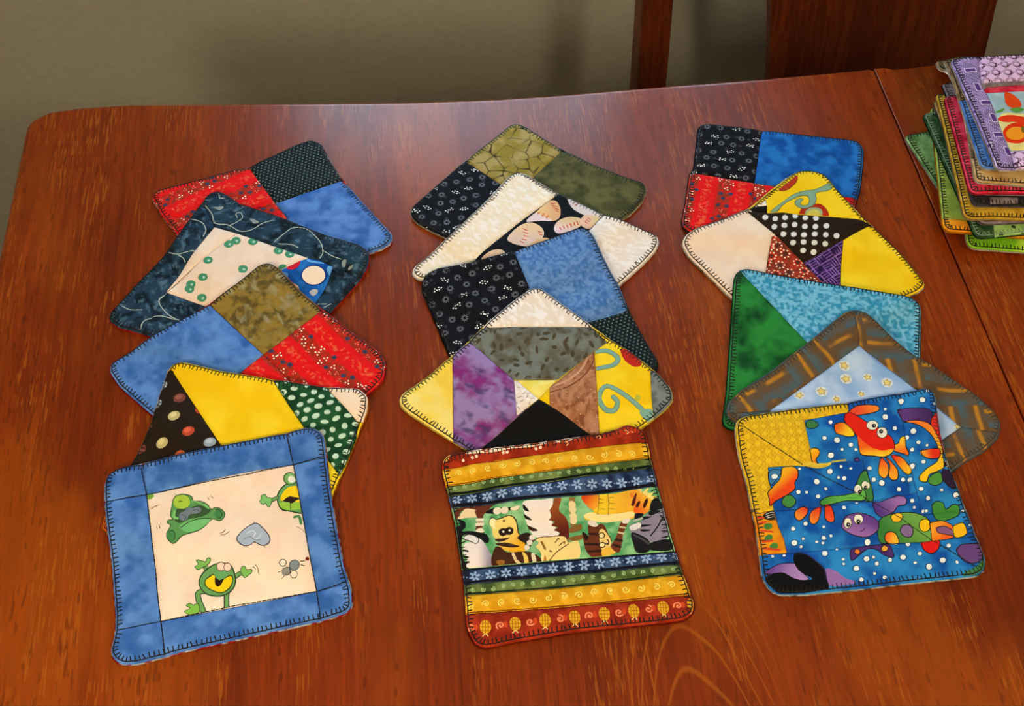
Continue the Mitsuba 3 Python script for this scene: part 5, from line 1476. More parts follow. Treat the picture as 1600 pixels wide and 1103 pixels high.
            (fade(C(250, 196, 40), C(246, 170, 40), (53.1, 341.5), (70.3, 341.2)), 'area', [(41.4, 345.1), (51.7, 347), (62.7, 347.8), (72.1, 350.3), (76.8, 350.9), (80, 347.9), (84.1, 341.6), (83.1, 335.9), (78.3, 332.8), (73.8, 333.5), (73, 330.3), (66, 328.6), (56.9, 328), (48.4, 328.8), (43.9, 329.6), (42.6, 332.1), (46.4, 334.6), (48.8, 335.2), (45, 339.5)], 0),
            (fade(C(226, 70, 20), C(246, 160, 40), (43.5, 345.3), (51.9, 339.6)), 'area', [(41.4, 345.1), (52, 347), (51.9, 340.2), (47.7, 336.5)], 0),
            (C(252, 216, 110), 'area', [(76.1, 349.6), (79.9, 352.9), (79.3, 347.9), (84.8, 353.2), (82.6, 347.8), (87.3, 348.2), (85.1, 345.8), (88.7, 344.9), (85.6, 342.3), (81.9, 342.3)], 0),
            (fade(C(236, 90, 24), C(248, 176, 50), (72.4, 338.0), (83.2, 344.2)), 'area', [(71.6, 346.4), (76.2, 350.2), (82.1, 344.9), (85.3, 342.3), (83.1, 335.9), (78.3, 332.6), (73.3, 335.1), (74.7, 341.8)], 0),
            (C(90, 24, 12), 'area', [(72.1, 339.6), (75.4, 347.6), (75.9, 346.3), (73.9, 339.2)], 0),
            (C(66, 22, 12), 'dot', [(76.3, 339.8), (77.7, 340.8), (75.8, 337.6)], 0),
            (C(66, 22, 12), 'dot', [(80.9, 340.4), (82.4, 341.7), (80.2, 337.3)], 0),
            (C(252, 220, 136), 'area', [(42.2, 332), (46.5, 334.7), (52.7, 333.2), (64.1, 333.7), (72.2, 334.9), (73.4, 331.6), (66.1, 329.1), (56.9, 327.6), (49, 328.4)], 0),
            (C(170, 120, 30), 'line', [(52.5, 346.8), (51.9, 339.6), (50.9, 333.3)], 0.5),
            (C(170, 120, 30), 'line', [(58.1, 347.2), (58.3, 341.5), (57.5, 332.5)], 0.5),
            (C(170, 120, 30), 'line', [(52.4, 344), (54.9, 343.1)], 0.5),
            (C(170, 120, 30), 'line', [(52.2, 340.9), (54.8, 341.2)], 0.5),
            (C(170, 120, 30), 'line', [(59.1, 344.7), (62, 345)], 0.5),
            (C(170, 120, 30), 'line', [(58.8, 340.8), (62.2, 340.4)], 0.5),
            (C(170, 120, 30), 'line', [(58.6, 337), (62, 336.9)], 0.5),
            (C(170, 120, 30), 'line', [(52.9, 337.1), (55.7, 336.7)], 0.5),
            (C(104, 48, 26), 'area', [(44.9, 326.4), (48.8, 325.7), (54, 326.6), (56.7, 319.9), (58.5, 316.2), (57.7, 311.3), (60.7, 307.8), (51.6, 305.6), (46.6, 305.1), (42.9, 308.5), (41.5, 315.3), (40.9, 320.9), (44.4, 317.4)], 0),
            (C(40, 24, 16), 'area', [(41, 321.5), (43.4, 320.2), (44.7, 317.7), (42.7, 315.9)], 0),
            (C(240, 196, 110), 'area', [(51.3, 321.9), (53.8, 323.2), (57.4, 317.4), (58, 312.8), (55.8, 309.8), (52.4, 308.6), (51.3, 314.5)], 0),
            (C(240, 180, 60), 'area', [(52.4, 309.5), (58.1, 311.3), (60.7, 307.8), (52.8, 305.5)], 0),
            (C(50, 26, 14), 'dot', [(52.6, 319), (54.6, 319.2), (52.6, 316.8)], 0),
            (C(246, 212, 140), 'dot', [(52.6, 319), (54, 319.2), (52.7, 317.4)], 0),
            (C(50, 26, 14), 'dot', [(52.6, 312.6), (54.6, 312.9), (52.6, 310.6)], 0),
            (C(246, 212, 140), 'dot', [(52.6, 312.6), (54.1, 312.8), (52.6, 311.2)], 0),
            (C(50, 26, 14), 'line', [(55.6, 316.2), (56.7, 315), (56, 312.8), (54.6, 313.8)], 0.7),
            (C(240, 214, 190), 'area', [(44.4, 328.3), (47.9, 328.9), (50.7, 326.3), (49.3, 324.8), (46, 325.8)], 0),
            (C(50, 26, 16), 'line', [(45.1, 320.2), (50.2, 320.1)], 1.5),
            (C(50, 26, 16), 'line', [(42.5, 313.4), (50.4, 312.9)], 1.5),
            (C(50, 26, 16), 'line', [(44, 308.5), (51.3, 308.9)], 1.5),
            (C(112, 54, 28), 'area', [(64.8, 327.4), (68.9, 327.7), (65.7, 319.2), (62.7, 307.8), (57.8, 311.3), (61.4, 318)], 0),
            (C(214, 180, 130), 'line', [(64.3, 324.5), (67.1, 324)], 1.3),
            (C(214, 180, 130), 'line', [(63, 320.8), (66, 320.1)], 1.3),
            (C(50, 28, 18), 'line', [(61.2, 316.1), (64.6, 315.2)], 1.6),
            (C(50, 28, 18), 'line', [(59.6, 312.5), (63.4, 311.2)], 1.6),
            (C(242, 218, 190), 'area', [(65.3, 328.3), (67.2, 329.7), (70.7, 329.9), (69.3, 327.1), (66.5, 326.7)], 0),
            (C(140, 126, 136), 'area', [(70, 325), (76.3, 327.6), (79.9, 331.5), (84.9, 336.5), (91, 341.5), (92.4, 333.8), (93.3, 322.4), (90.9, 314.4), (82.9, 312), (73.6, 308.5), (71.9, 315.9)], 0),
            (C(26, 24, 26), 'area', [(70.8, 320.3), (76.1, 319), (80.9, 315.2), (81.5, 309), (73.5, 307.6), (71.4, 312.9)], 0),
            (C(26, 24, 26), 'area', [(84.7, 341.6), (88.4, 344.1), (91.7, 339.6), (90.6, 336.4), (83.6, 335.2)], 0),
            (C(26, 24, 26), 'area', [(83, 334.9), (90.5, 335.1), (83.4, 332)], 0),
            (C(26, 24, 26), 'area', [(77.6, 330.9), (84.5, 331.4), (78, 329)], 0),
            (C(26, 24, 26), 'area', [(76.6, 325.8), (84, 325.7), (77.6, 324.3)], 0),
            (C(26, 24, 26), 'area', [(76.4, 322.7), (83.1, 322.3), (78, 321.1)], 0),
            (C(26, 24, 26), 'area', [(81.3, 313.3), (92.7, 315.6), (94.9, 309.4), (81.5, 309)], 0),
            (C(26, 24, 26), 'area', [(74.4, 333.5), (78.9, 333.4), (78.2, 331.5), (74.5, 328.4), (73.5, 330.3)], 0),
            (C(24, 20, 22), 'line', [(82.2, 318.2), (86.7, 323.8), (90.9, 330.6)], 0.8),
            (C(24, 20, 22), 'line', [(89.6, 325.6), (92.5, 325.6)], 0.8),
            (C(24, 20, 22), 'line', [(89.3, 321.2), (92.7, 321.5)], 0.8),
            (C(24, 20, 22), 'line', [(89.2, 316.9), (92.6, 317.4)], 0.8),
            (C(24, 20, 22), 'line', [(89.6, 331.3), (91.9, 328.7)], 0.8),
            (C(232, 216, 200), 'area', [(70.2, 324.7), (76.2, 327.2), (76.5, 324), (71.2, 321.9)], 0),
            (C(180, 176, 150), 'line', [(72.8, 328.4), (78.1, 330.2)], 1.4),
            (C(70, 66, 66), 'line', [(72.2, 319), (77.5, 315.8), (80.2, 313.3)], 1.4),
        ]),
    ],
}, 'quilted coasters fanned out on the table', fine=0.8, stiff=8.0, thick=4.2)

build_pad({
    'label': 'black floral, deep blue and red floral coaster at the far end of the right fan',
    'backing': 'charcoal', 'thread': (16, 13, 12),
    'outline': [(148.2, 668.9), (150.2, 672.2), (159.5, 672.5), (196.7, 665.3), (234.9, 658.1), (261.1, 653.7), (270.5, 650.7), (272.5, 642.8), (268.4, 624.1), (262.1, 600.9), (255.2, 584.4), (241.9, 546), (180.2, 553.1), (130.7, 562.1), (126.1, 567.2), (126, 572.7), (130, 588.1), (136.5, 619.8), (140.3, 625.1), (146.8, 660.4)],
    'patches': [
        ('navy_black', 'black_floral', -8.7, 'black patch with grey flowers', [(198.3, 670.9), (196.7, 662.3), (184.2, 609.1), (140.3, 620.3), (129.9, 622), (142.5, 682)]),
        ('deep_blue', None, 0.0, 'deep blue patch', [(199.6, 680.6), (196.7, 662.3), (184.2, 609.1), (205, 604.2), (260, 591.4), (275.6, 592.1), (288.7, 659.2)]),
        ('calico', 'calico_flowers', -14.3, 'red floral patch', [(123.5, 624), (140.3, 620.3), (184.2, 609.1), (171.4, 545.3), (116.9, 554.6)]),
        ('calico', 'calico_flowers', -14.3, 'red floral patch', None),
    ],
}, 'quilted coasters fanned out on the table', fine=0.8, stiff=8.0, thick=4.2)

build_pad({
    'label': 'crazy-patch coaster of cream, yellow and white-dotted black cloth, second in the right fan',
    'backing': 'ecru_spots', 'thread': (16, 13, 12),
    'outline': [(123.6, 549.8), (127.2, 556.8), (135.1, 561.7), (156.3, 570.3), (176.7, 580.9), (191.5, 595.3), (206.5, 608.9), (216.6, 615.8), (226, 617.1), (233.7, 614.5), (238.3, 609.1), (242.8, 597.5), (256.4, 572.1), (264.6, 564.5), (278.9, 540.1), (287.2, 520.7), (290.9, 511.3), (290.1, 507.7), (284.4, 502.9), (276.1, 499.2), (190.2, 449.8), (154.1, 499.7), (139, 522.2), (127.7, 538.8)],
    'patches': [
        ('brown_black', None, 0.0, 'black triangle with white dots', [(173.4, 576.9), (189.6, 574.5), (199.9, 575.2), (207.3, 573.3), (227.1, 570.7), (256.3, 567.4), (267.3, 562.8), (260.6, 563), (239, 547.8), (208.8, 531.1)]),
        ('cream', None, 0.0, 'cream piece', [(175, 579.5), (179.4, 574.3), (193, 553.9), (188.5, 552.5), (180.6, 521.8), (171.6, 491.7), (147.6, 492.2), (114.9, 531.3), (118.3, 570.4)]),
        ('white', 'sprigs', 0.0, 'small white printed piece', [(180.5, 581.9), (189.2, 588.1), (189.2, 582.2), (180.3, 581.1)]),
        ('black', None, 0.0, 'small black piece', [(179.2, 581.8), (189.1, 581.9), (188.1, 574.7), (174.7, 576.6)]),
        ('yellow', None, 0.0, 'yellow piece with scrolls', [(189.4, 589.5), (216.8, 619), (238.1, 613.1), (256.3, 567.4), (227.1, 570.7), (207.3, 573.3), (199.9, 575.2), (188.1, 574.7)]),
        ('basket', None, 31.0, 'purple basket-weave piece', [(208.8, 531.1), (239, 547.8), (230.8, 505.8), (228.2, 498.2), (220.6, 510.7)]),
        ('red_floral', 'red_flowers', 0.0, 'red floral piece', [(188.6, 553.8), (191.5, 560.5), (203.2, 544.9), (209.6, 534.9), (208.8, 531.1), (220.6, 510.7), (214.9, 490.8), (175.1, 499.3), (180.6, 521.8)]),
        ('yellow', None, 0.0, 'yellow piece', None),
    ],
    'motifs': [
        ('scroll_print', 4, [
            (C(120, 60, 30), 'area', [(199.5, 596.3), (207.8, 604), (214.9, 610.4), (214.8, 605.9), (211.3, 600.6), (204.8, 595.4)], 0),
            (C(178, 52, 28), 'area', [(199.8, 596.5), (207.8, 603.7), (214.7, 609.9), (214.5, 606), (211, 601), (204.8, 595.9)], 0),
            (C(176, 44, 20), 'area', [(211.1, 572), (213.4, 577.5), (217.5, 577.4), (222.9, 581.4), (227.7, 581.6), (231.2, 577.1), (232.4, 570.3), (228, 570.4), (225.6, 575.6), (219.8, 576.9), (215.9, 574.6), (214.5, 571.1)], 0),
            (C(150, 160, 120), 'dot', [(221.5, 572.5), (228.2, 572.8), (222.5, 578.5)], 0),
            (C(206, 196, 90), 'dot', [(221.4, 571.8), (226.8, 572), (222.2, 576.5)], 0),
            (C(86, 104, 80), 'area', [(189.8, 574.7), (200.1, 583.9), (208.9, 591), (217.9, 594.9), (224, 595.6), (230.4, 597.9), (237.9, 602.2), (239.1, 596.9), (234.6, 594.2), (229.7, 593.5), (226.2, 591.4), (226, 586.8), (223.3, 580.8), (217.6, 577.6), (212.7, 577.7), (209.4, 581.4), (210, 585.1), (213.7, 587.7), (216.5, 586.8), (214.2, 583.9), (213.4, 581.8), (216.2, 580.5), (219.1, 582.5), (220.3, 586.1), (219.2, 589.6), (214.7, 589.7), (208.5, 586.7), (200.5, 581.2), (194.2, 573.5)], 0),
            (C(132, 164, 134), 'area', [(190.3, 574.8), (200, 583.4), (208.8, 590.4), (217.8, 594.3), (223.9, 595), (230.3, 597.3), (237.7, 601.6), (238.6, 597.1), (234.7, 594.7), (229.8, 594), (225.8, 591.7), (225.6, 586.8), (222.9, 581.3), (217.7, 578.2), (212.9, 578.3), (209.9, 581.6), (210.4, 584.8), (213.7, 587.1), (215.9, 586.6), (213.7, 583.9), (212.8, 581.3), (216.1, 579.8), (219.5, 582.1), (220.7, 586.1), (219.6, 590.2), (214.8, 590.3), (208.3, 587.2), (200.4, 581.8), (193.9, 574.1)], 0),
        ]),
        ('dot_print', 0, [
            (C(226, 220, 206), 'dot', [(185.9, 569.6), (188.1, 570), (185.8, 567)], 0),
            (C(226, 220, 206), 'dot', [(192.9, 568), (195.1, 568.5), (192.8, 565.5)], 0),
            (C(226, 220, 206), 'dot', [(200.1, 568.9), (202.3, 569.3), (200, 566.3)], 0),
            (C(226, 220, 206), 'dot', [(207.8, 570.5), (209.9, 570.9), (207.6, 567.9)], 0),
            (C(226, 220, 206), 'dot', [(214.8, 568.3), (217, 568.8), (214.7, 565.8)], 0),
            (C(226, 220, 206), 'dot', [(222.4, 567.8), (224.6, 568.2), (222.3, 565.2)], 0),
            (C(226, 220, 206), 'dot', [(191.1, 560.4), (193.2, 560.8), (191, 557.9)], 0),
            (C(226, 220, 206), 'dot', [(198.5, 561.4), (200.7, 561.8), (198.5, 558.9)], 0),
            (C(226, 220, 206), 'dot', [(206, 561.9), (208.1, 562.3), (205.9, 559.3)], 0),
            (C(226, 220, 206), 'dot', [(213.1, 560), (215.3, 560.4), (213, 557.5)], 0),
            (C(226, 220, 206), 'dot', [(220.6, 559.5), (222.7, 559.9), (220.4, 556.9)], 0),
            (C(226, 220, 206), 'dot', [(228.6, 560), (230.8, 560.4), (228.4, 557.4)], 0),
            (C(226, 220, 206), 'dot', [(196.7, 553.5), (198.8, 553.8), (196.7, 551.2)], 0),
            (C(226, 220, 206), 'dot', [(204, 552.8), (206.2, 553.2), (204, 550.5)], 0),
            (C(226, 220, 206), 'dot', [(211.2, 552.1), (213.4, 552.5), (211.2, 549.8)], 0),
            (C(226, 220, 206), 'dot', [(219, 552.5), (221.2, 552.9), (219, 550.2)], 0),
            (C(226, 220, 206), 'dot', [(226.8, 551.7), (228.9, 552.1), (226.7, 549.3)], 0),
            (C(226, 220, 206), 'dot', [(234.4, 550.7), (236.6, 551.1), (234.4, 548.3)], 0),
            (C(226, 220, 206), 'dot', [(202.6, 545.9), (204.7, 546.2), (202.7, 543.9)], 0),
            (C(226, 220, 206), 'dot', [(210.1, 546), (212.2, 546.3), (210.2, 543.9)], 0),
            (C(226, 220, 206), 'dot', [(217.8, 545.2), (220, 545.5), (217.9, 543.1)], 0),
            (C(226, 220, 206), 'dot', [(225.4, 544.2), (227.5, 544.5), (225.5, 542.1)], 0),
            (C(226, 220, 206), 'dot', [(209.2, 539.7), (211.3, 540), (209.3, 537.8)], 0),
            (C(226, 220, 206), 'dot', [(216.5, 538.4), (218.6, 538.7), (216.5, 536.4)], 0),
        ]),
    ],
}, 'quilted coasters fanned out on the table', fine=0.8, stiff=8.0, thick=4.2)

build_pad({
    'label': 'coaster of plain green and speckled turquoise triangles, third in the right fan',
    'backing': 'dark_green', 'thread': (16, 13, 12),
    'outline': [(157.1, 515.2), (160.9, 521.8), (166.4, 523.1), (186.4, 517), (226.4, 507.4), (252.8, 501.5), (275.1, 496.1), (281.4, 492.6), (282.9, 487.5), (279.3, 469.8), (274.7, 450.2), (254.6, 373.9), (201.5, 386.6), (144.1, 393.6), (136.6, 394), (135.9, 400.9), (140.9, 421), (149.3, 469.1), (155.5, 508.1)],
    'patches': [
        ('green', None, 0.0, 'green triangle', [(159.5, 526.1), (163.4, 517.6), (198.9, 457.7), (244.4, 387.7), (189.2, 359.9), (116.5, 375.5), (144.5, 516)]),
        ('teal', None, 0.0, 'turquoise speckled triangle', None),
    ],
}, 'quilted coasters fanned out on the table', fine=0.8, stiff=8.0, thick=4.2)

build_pad({
    'label': 'brown maze-print bordered coaster with a pale blue star panel, fourth in the right fan',
    'backing': 'grey', 'thread': (60, 56, 48),
    'outline': [(138.3, 404.3), (139.9, 410.6), (150.5, 421.4), (174.6, 436.8), (200.8, 456.8), (219.4, 472.9), (228.7, 480.3), (235.7, 481.6), (242.2, 478.4), (252, 465), (268.9, 445.9), (287.2, 434), (303.3, 418.5), (312.9, 404.5), (315.1, 394.8), (310.3, 384), (298.9, 374.5), (284.3, 366.8), (275.2, 359.9), (218, 320.4), (167.1, 377.7), (146.1, 394.4), (140.1, 398.3)],
    'patches': [
        ('pale_blue', 'stars', 20.0, 'pale blue panel with yellow stars', [(232.4, 452.6), (165.9, 404.1), (221.4, 346.7), (288.6, 392.5)]),
        ('maze', None, 0.0, None, [(232.4, 452.6), (288.6, 392.5), (320, 386.3), (331.8, 431.9), (253.8, 511.8), (234.6, 492.7)]),
        ('maze', None, 30.0, None, [(232.4, 452.6), (234.6, 492.7), (121.1, 419.9), (131.7, 402.6), (165.9, 404.1)]),
        ('maze', None, 60.0, None, [(165.9, 404.1), (221.4, 346.7), (214.7, 305.3), (118, 390.1), (131.7, 402.6)]),
        ('maze', None, 100.0, None, None),
    ],
}, 'quilted coasters fanned out on the table', fine=0.8, stiff=8.0, thick=4.2)

build_pad({
    'label': 'blue sea creature print coaster with a yellow lattice corner, nearest in the right fan',
    'backing': 'ecru_spots', 'thread': (16, 13, 12),
    'outline': [(141.4, 388.5), (142.9, 394.6), (148.7, 397.5), (174.3, 401.6), (214.2, 406.3), (234.7, 410.6), (262, 415.1), (269, 417.1), (273.5, 414), (272.9, 404.9), (271, 386.8), (270.5, 372.3), (271.8, 358.8), (275.2, 347.5), (277.8, 333.4), (279.7, 315.4), (281.7, 300.6), (279.1, 292.4), (273.2, 289), (255.5, 287.3), (231, 285.2), (206.4, 282.4), (169.9, 279.2), (154.4, 279.3), (149.7, 282.7), (146.4, 291.2), (147, 304.4), (146.8, 326.1), (145.5, 354.3), (143.1, 371.5)],
    'patches': [
        ('lattice_yellow', None, -42.0, 'yellow lattice-print corner', [(135.4, 404.1), (175.2, 410), (216.1, 407.7), (215.2, 399.2), (185.7, 393.6), (186.7, 372.9), (190.7, 362.1), (159.9, 364.1), (159.9, 335), (150, 333.2), (141.8, 342.1)]),
        ('orange', None, 0.0, 'orange striped piece', [(140.8, 334.4), (159.9, 334.7), (160.1, 327.8), (163, 315.4), (163.5, 306), (147.5, 305.2), (137.1, 305.1)]),
        ('sky_print', None, 0.0, 'blue piece with a green sea snake', [(159.9, 364.1), (190.7, 362.1), (218.4, 365.1), (219.6, 337.6), (197.6, 335.8), (159.9, 334.7)]),
        ('sky_print', None, 0.0, 'blue piece with a red fish', [(216.1, 407.7), (215.2, 399.2), (185.7, 393.6), (186.7, 372.9), (190.7, 362.1), (218.4, 365.1), (219.6, 337.6), (243.6, 341.8), (251.6, 424.3), (228.9, 416.7)]),
        ('sky_print', None, 0.0, 'blue piece with a yellow fish tail', [(251.6, 424.3), (246, 378.2), (249.5, 329), (278.1, 333.9), (292, 339.3), (298.7, 426.7)]),
        ('sky_print', None, 0.0, 'blue piece with a turtle', [(159.9, 334.7), (197.6, 335.8), (219.6, 337.6), (243.6, 341.8), (250.1, 343.2), (249.5, 329), (278.1, 333.9), (286.5, 317.2), (275.5, 314.7), (218.3, 310.1), (163.4, 305.7)]),
        ('sky_print', None, 0.0, 'blue piece with a starfish', None),
    ],
    'motifs': [
        ('bubble_print', None, [
            (C(10, 50, 104), 'dot', [(249.9, 406.3), (252.2, 406.2), (249.3, 403.6)], 0),
            (C(236, 238, 236), 'dot', [(249.9, 406.3), (251.7, 406.2), (249.4, 404.2)], 0),
            (C(10, 50, 104), 'dot', [(263.7, 406.8), (266.1, 406.8), (263.2, 404.2)], 0),
            (C(236, 238, 236), 'dot', [(263.7, 406.8), (265.6, 406.8), (263.3, 404.8)], 0),
            (C(10, 50, 104), 'dot', [(237.3, 394.2), (239.6, 394.1), (236.8, 391.6)], 0),
            (C(236, 238, 236), 'dot', [(237.3, 394.2), (239.1, 394.1), (236.9, 392.2)], 0),
            (C(10, 50, 104), 'dot', [(252.9, 383.3), (255.2, 383.3), (252.3, 380.7)], 0),
            (C(236, 238, 236), 'dot', [(252.9, 383.3), (254.7, 383.3), (252.4, 381.3)], 0),
            (C(10, 50, 104), 'dot', [(203.8, 377.8), (206.1, 377.7), (203.5, 375.4)], 0),
            (C(236, 238, 236), 'dot', [(203.8, 377.8), (205.6, 377.7), (203.5, 375.9)], 0),
            (C(10, 50, 104), 'dot', [(198.7, 368.1), (201, 368), (198.5, 365.9)], 0),
            (C(236, 238, 236), 'dot', [(198.7, 368.1), (200.5, 368.1), (198.5, 366.4)], 0),
            (C(10, 50, 104), 'dot', [(196.8, 357.8), (199, 357.8), (196.4, 355.5)], 0),
            (C(236, 238, 236), 'dot', [(196.8, 357.8), (198.5, 357.8), (196.5, 356)], 0),
            (C(10, 50, 104), 'dot', [(187.6, 351.1), (189.8, 351), (187.3, 348.8)], 0),
            (C(236, 238, 236), 'dot', [(187.6, 351.1), (189.3, 351), (187.4, 349.3)], 0),
            (C(10, 50, 104), 'dot', [(202.9, 294.7), (205.1, 294.6), (202.5, 292.5)], 0),
            (C(236, 238, 236), 'dot', [(202.9, 294.7), (204.6, 294.7), (202.6, 293)], 0),
            (C(10, 50, 104), 'dot', [(185.9, 304.9), (188.1, 304.9), (185.5, 302.6)], 0),
            (C(236, 238, 236), 'dot', [(185.9, 304.9), (187.6, 304.9), (185.6, 303.1)], 0),
            (C(10, 50, 104), 'dot', [(168.6, 311.9), (170.8, 311.9), (168.3, 309.6)], 0),
            (C(236, 238, 236), 'dot', [(168.6, 311.9), (170.3, 311.9), (168.4, 310.1)], 0),
            (C(10, 50, 104), 'dot', [(212.4, 311.2), (214.5, 311.1), (212.1, 309.1)], 0),
            (C(236, 238, 236), 'dot', [(212.4, 311.2), (214.1, 311.1), (212.2, 309.6)], 0),
            (C(10, 50, 104), 'dot', [(210.1, 300.7), (212.3, 300.7), (209.7, 298.5)], 0),
            (C(236, 238, 236), 'dot', [(210.1, 300.7), (211.8, 300.7), (209.8, 299)], 0),
            (C(10, 50, 104), 'dot', [(255.3, 299), (257.5, 299), (254.8, 296.8)], 0),
            (C(236, 238, 236), 'dot', [(255.3, 299), (257, 299), (254.9, 297.3)], 0),
            (C(10, 50, 104), 'dot', [(246.3, 295), (248.5, 294.9), (245.8, 292.7)], 0),
            (C(236, 238, 236), 'dot', [(246.3, 295), (248, 294.9), (245.9, 293.2)], 0),
            (C(10, 50, 104), 'dot', [(247.9, 359.7), (250.2, 359.6), (247.6, 357.5)], 0),
            (C(236, 238, 236), 'dot', [(247.9, 359.7), (249.6, 359.7), (247.6, 358)], 0),
            (C(10, 50, 104), 'dot', [(227.4, 349.1), (229.6, 349), (227, 346.7)], 0),
            (C(236, 238, 236), 'dot', [(227.4, 349.1), (229.1, 349), (227.1, 347.2)], 0),
            (C(10, 50, 104), 'dot', [(232.1, 301.4), (234.3, 301.4), (231.7, 299.2)], 0),
            (C(236, 238, 236), 'dot', [(232.1, 301.4), (233.8, 301.4), (231.8, 299.7)], 0),
            (C(10, 50, 104), 'dot', [(272.6, 341.6), (275, 341.7), (272.2, 339.4)], 0),
            (C(236, 238, 236), 'dot', [(272.6, 341.6), (274.4, 341.7), (272.3, 339.9)], 0),
            (C(10, 50, 104), 'dot', [(201.9, 391), (203.7, 391), (201.6, 389.1)], 0),
            (C(236, 238, 236), 'dot', [(201.9, 391), (203.2, 391), (201.6, 389.5)], 0),
            (C(10, 50, 104), 'dot', [(196.2, 379.7), (198, 379.6), (195.9, 377.9)], 0),
            (C(236, 238, 236), 'dot', [(196.2, 379.7), (197.5, 379.6), (196, 378.3)], 0),
            (C(10, 50, 104), 'dot', [(211.9, 374.3), (213.7, 374.2), (211.7, 372.5)], 0),
            (C(236, 238, 236), 'dot', [(211.9, 374.3), (213.3, 374.2), (211.7, 372.9)], 0),
            (C(10, 50, 104), 'dot', [(241.8, 385.7), (243.6, 385.7), (241.4, 383.8)], 0),
            (C(236, 238, 236), 'dot', [(241.8, 385.7), (243.1, 385.7), (241.5, 384.2)], 0),
            (C(10, 50, 104), 'dot', [(248.1, 379.2), (249.9, 379.1), (247.8, 377.3)], 0),
            (C(236, 238, 236), 'dot', [(248.1, 379.2), (249.5, 379.1), (247.9, 377.7)], 0),
            (C(10, 50, 104), 'dot', [(254.4, 375.1), (256.1, 375.1), (254, 373.3)], 0),
            (C(236, 238, 236), 'dot', [(254.4, 375.1), (255.7, 375.1), (254.1, 373.7)], 0),
            (C(10, 50, 104), 'dot', [(255.2, 362.1), (257, 362.1), (255, 360.5)], 0),
            (C(236, 238, 236), 'dot', [(255.2, 362.1), (256.6, 362.1), (255, 360.9)], 0),
            (C(10, 50, 104), 'dot', [(249.6, 370.2), (251.3, 370.2), (249.3, 368.4)], 0),
            (C(236, 238, 236), 'dot', [(249.6, 370.2), (250.9, 370.2), (249.3, 368.9)], 0),
            (C(10, 50, 104), 'dot', [(222.8, 351.5), (224.5, 351.4), (222.5, 349.7)], 0),
            (C(236, 238, 236), 'dot', [(222.8, 351.5), (224.1, 351.4), (222.5, 350.1)], 0),
            (C(10, 50, 104), 'dot', [(204.8, 352.8), (206.5, 352.8), (204.5, 351)], 0),
            (C(236, 238, 236), 'dot', [(204.8, 352.8), (206.1, 352.8), (204.6, 351.4)], 0),
            (C(10, 50, 104), 'dot', [(176, 345.7), (177.7, 345.4), (175.8, 344)], 0),
            (C(236, 238, 236), 'dot', [(176, 345.7), (177.3, 345.5), (175.9, 344.4)], 0),
            (C(10, 50, 104), 'dot', [(187.2, 341.6), (188.8, 341.4), (187, 340)], 0),
            (C(236, 238, 236), 'dot', [(187.2, 341.6), (188.5, 341.5), (187.1, 340.4)], 0),
            (C(10, 50, 104), 'dot', [(169.3, 321.4), (171, 321.4), (169.1, 319.6)], 0),
            (C(236, 238, 236), 'dot', [(169.3, 321.4), (170.6, 321.4), (169.1, 320)], 0),
            (C(10, 50, 104), 'dot', [(177.4, 324.7), (179.1, 324.7), (177.1, 322.9)], 0),
            (C(236, 238, 236), 'dot', [(177.4, 324.7), (178.7, 324.7), (177.2, 323.3)], 0),
            (C(10, 50, 104), 'dot', [(201.5, 333.1), (203.1, 333), (201.2, 331.4)], 0),
            (C(236, 238, 236), 'dot', [(201.5, 333.1), (202.7, 333), (201.3, 331.8)], 0),
            (C(10, 50, 104), 'dot', [(240.9, 351), (242.6, 351), (240.6, 349.3)], 0),
            (C(236, 238, 236), 'dot', [(240.9, 351), (242.2, 351), (240.7, 349.7)], 0),
            (C(10, 50, 104), 'dot', [(245.3, 351.3), (247.1, 351.3), (245, 349.6)], 0),
            (C(236, 238, 236), 'dot', [(245.3, 351.3), (246.7, 351.3), (245.1, 350)], 0),
            (C(10, 50, 104), 'dot', [(237.2, 344.7), (239, 344.7), (236.9, 342.9)], 0),
            (C(236, 238, 236), 'dot', [(237.2, 344.7), (238.5, 344.7), (237, 343.3)], 0),
            (C(10, 50, 104), 'dot', [(243.8, 336.8), (245.5, 336.8), (243.5, 335)], 0),
            (C(236, 238, 236), 'dot', [(243.8, 336.8), (245.1, 336.8), (243.5, 335.4)], 0),
            (C(10, 50, 104), 'dot', [(254.1, 338.6), (255.9, 338.6), (253.8, 336.9)], 0),
            (C(236, 238, 236), 'dot', [(254.1, 338.6), (255.4, 338.6), (253.8, 337.3)], 0),
            (C(10, 50, 104), 'dot', [(251, 344.8), (252.8, 344.8), (250.7, 343)], 0),
            (C(236, 238, 236), 'dot', [(251, 344.8), (252.4, 344.8), (250.8, 343.4)], 0),
            (C(10, 50, 104), 'dot', [(236.8, 309.9), (238.6, 309.9), (236.5, 308.2)], 0),
            (C(236, 238, 236), 'dot', [(236.8, 309.9), (238.2, 309.9), (236.6, 308.6)], 0),
            (C(10, 50, 104), 'dot', [(261.1, 308.5), (262.8, 308.5), (260.7, 306.8)], 0),
            (C(236, 238, 236), 'dot', [(261.1, 308.5), (262.4, 308.5), (260.8, 307.2)], 0),
            (C(10, 50, 104), 'dot', [(242.6, 303.6), (244.3, 303.6), (242.2, 301.9)], 0),
            (C(236, 238, 236), 'dot', [(242.6, 303.6), (243.9, 303.6), (242.3, 302.3)], 0),
            (C(10, 50, 104), 'dot', [(215.6, 297.5), (217.2, 297.5), (215.2, 295.8)], 0),
            (C(236, 238, 236), 'dot', [(215.6, 297.5), (216.8, 297.5), (215.3, 296.2)], 0),
            (C(10, 50, 104), 'dot', [(223.9, 299.6), (225.5, 299.5), (223.5, 297.9)], 0),
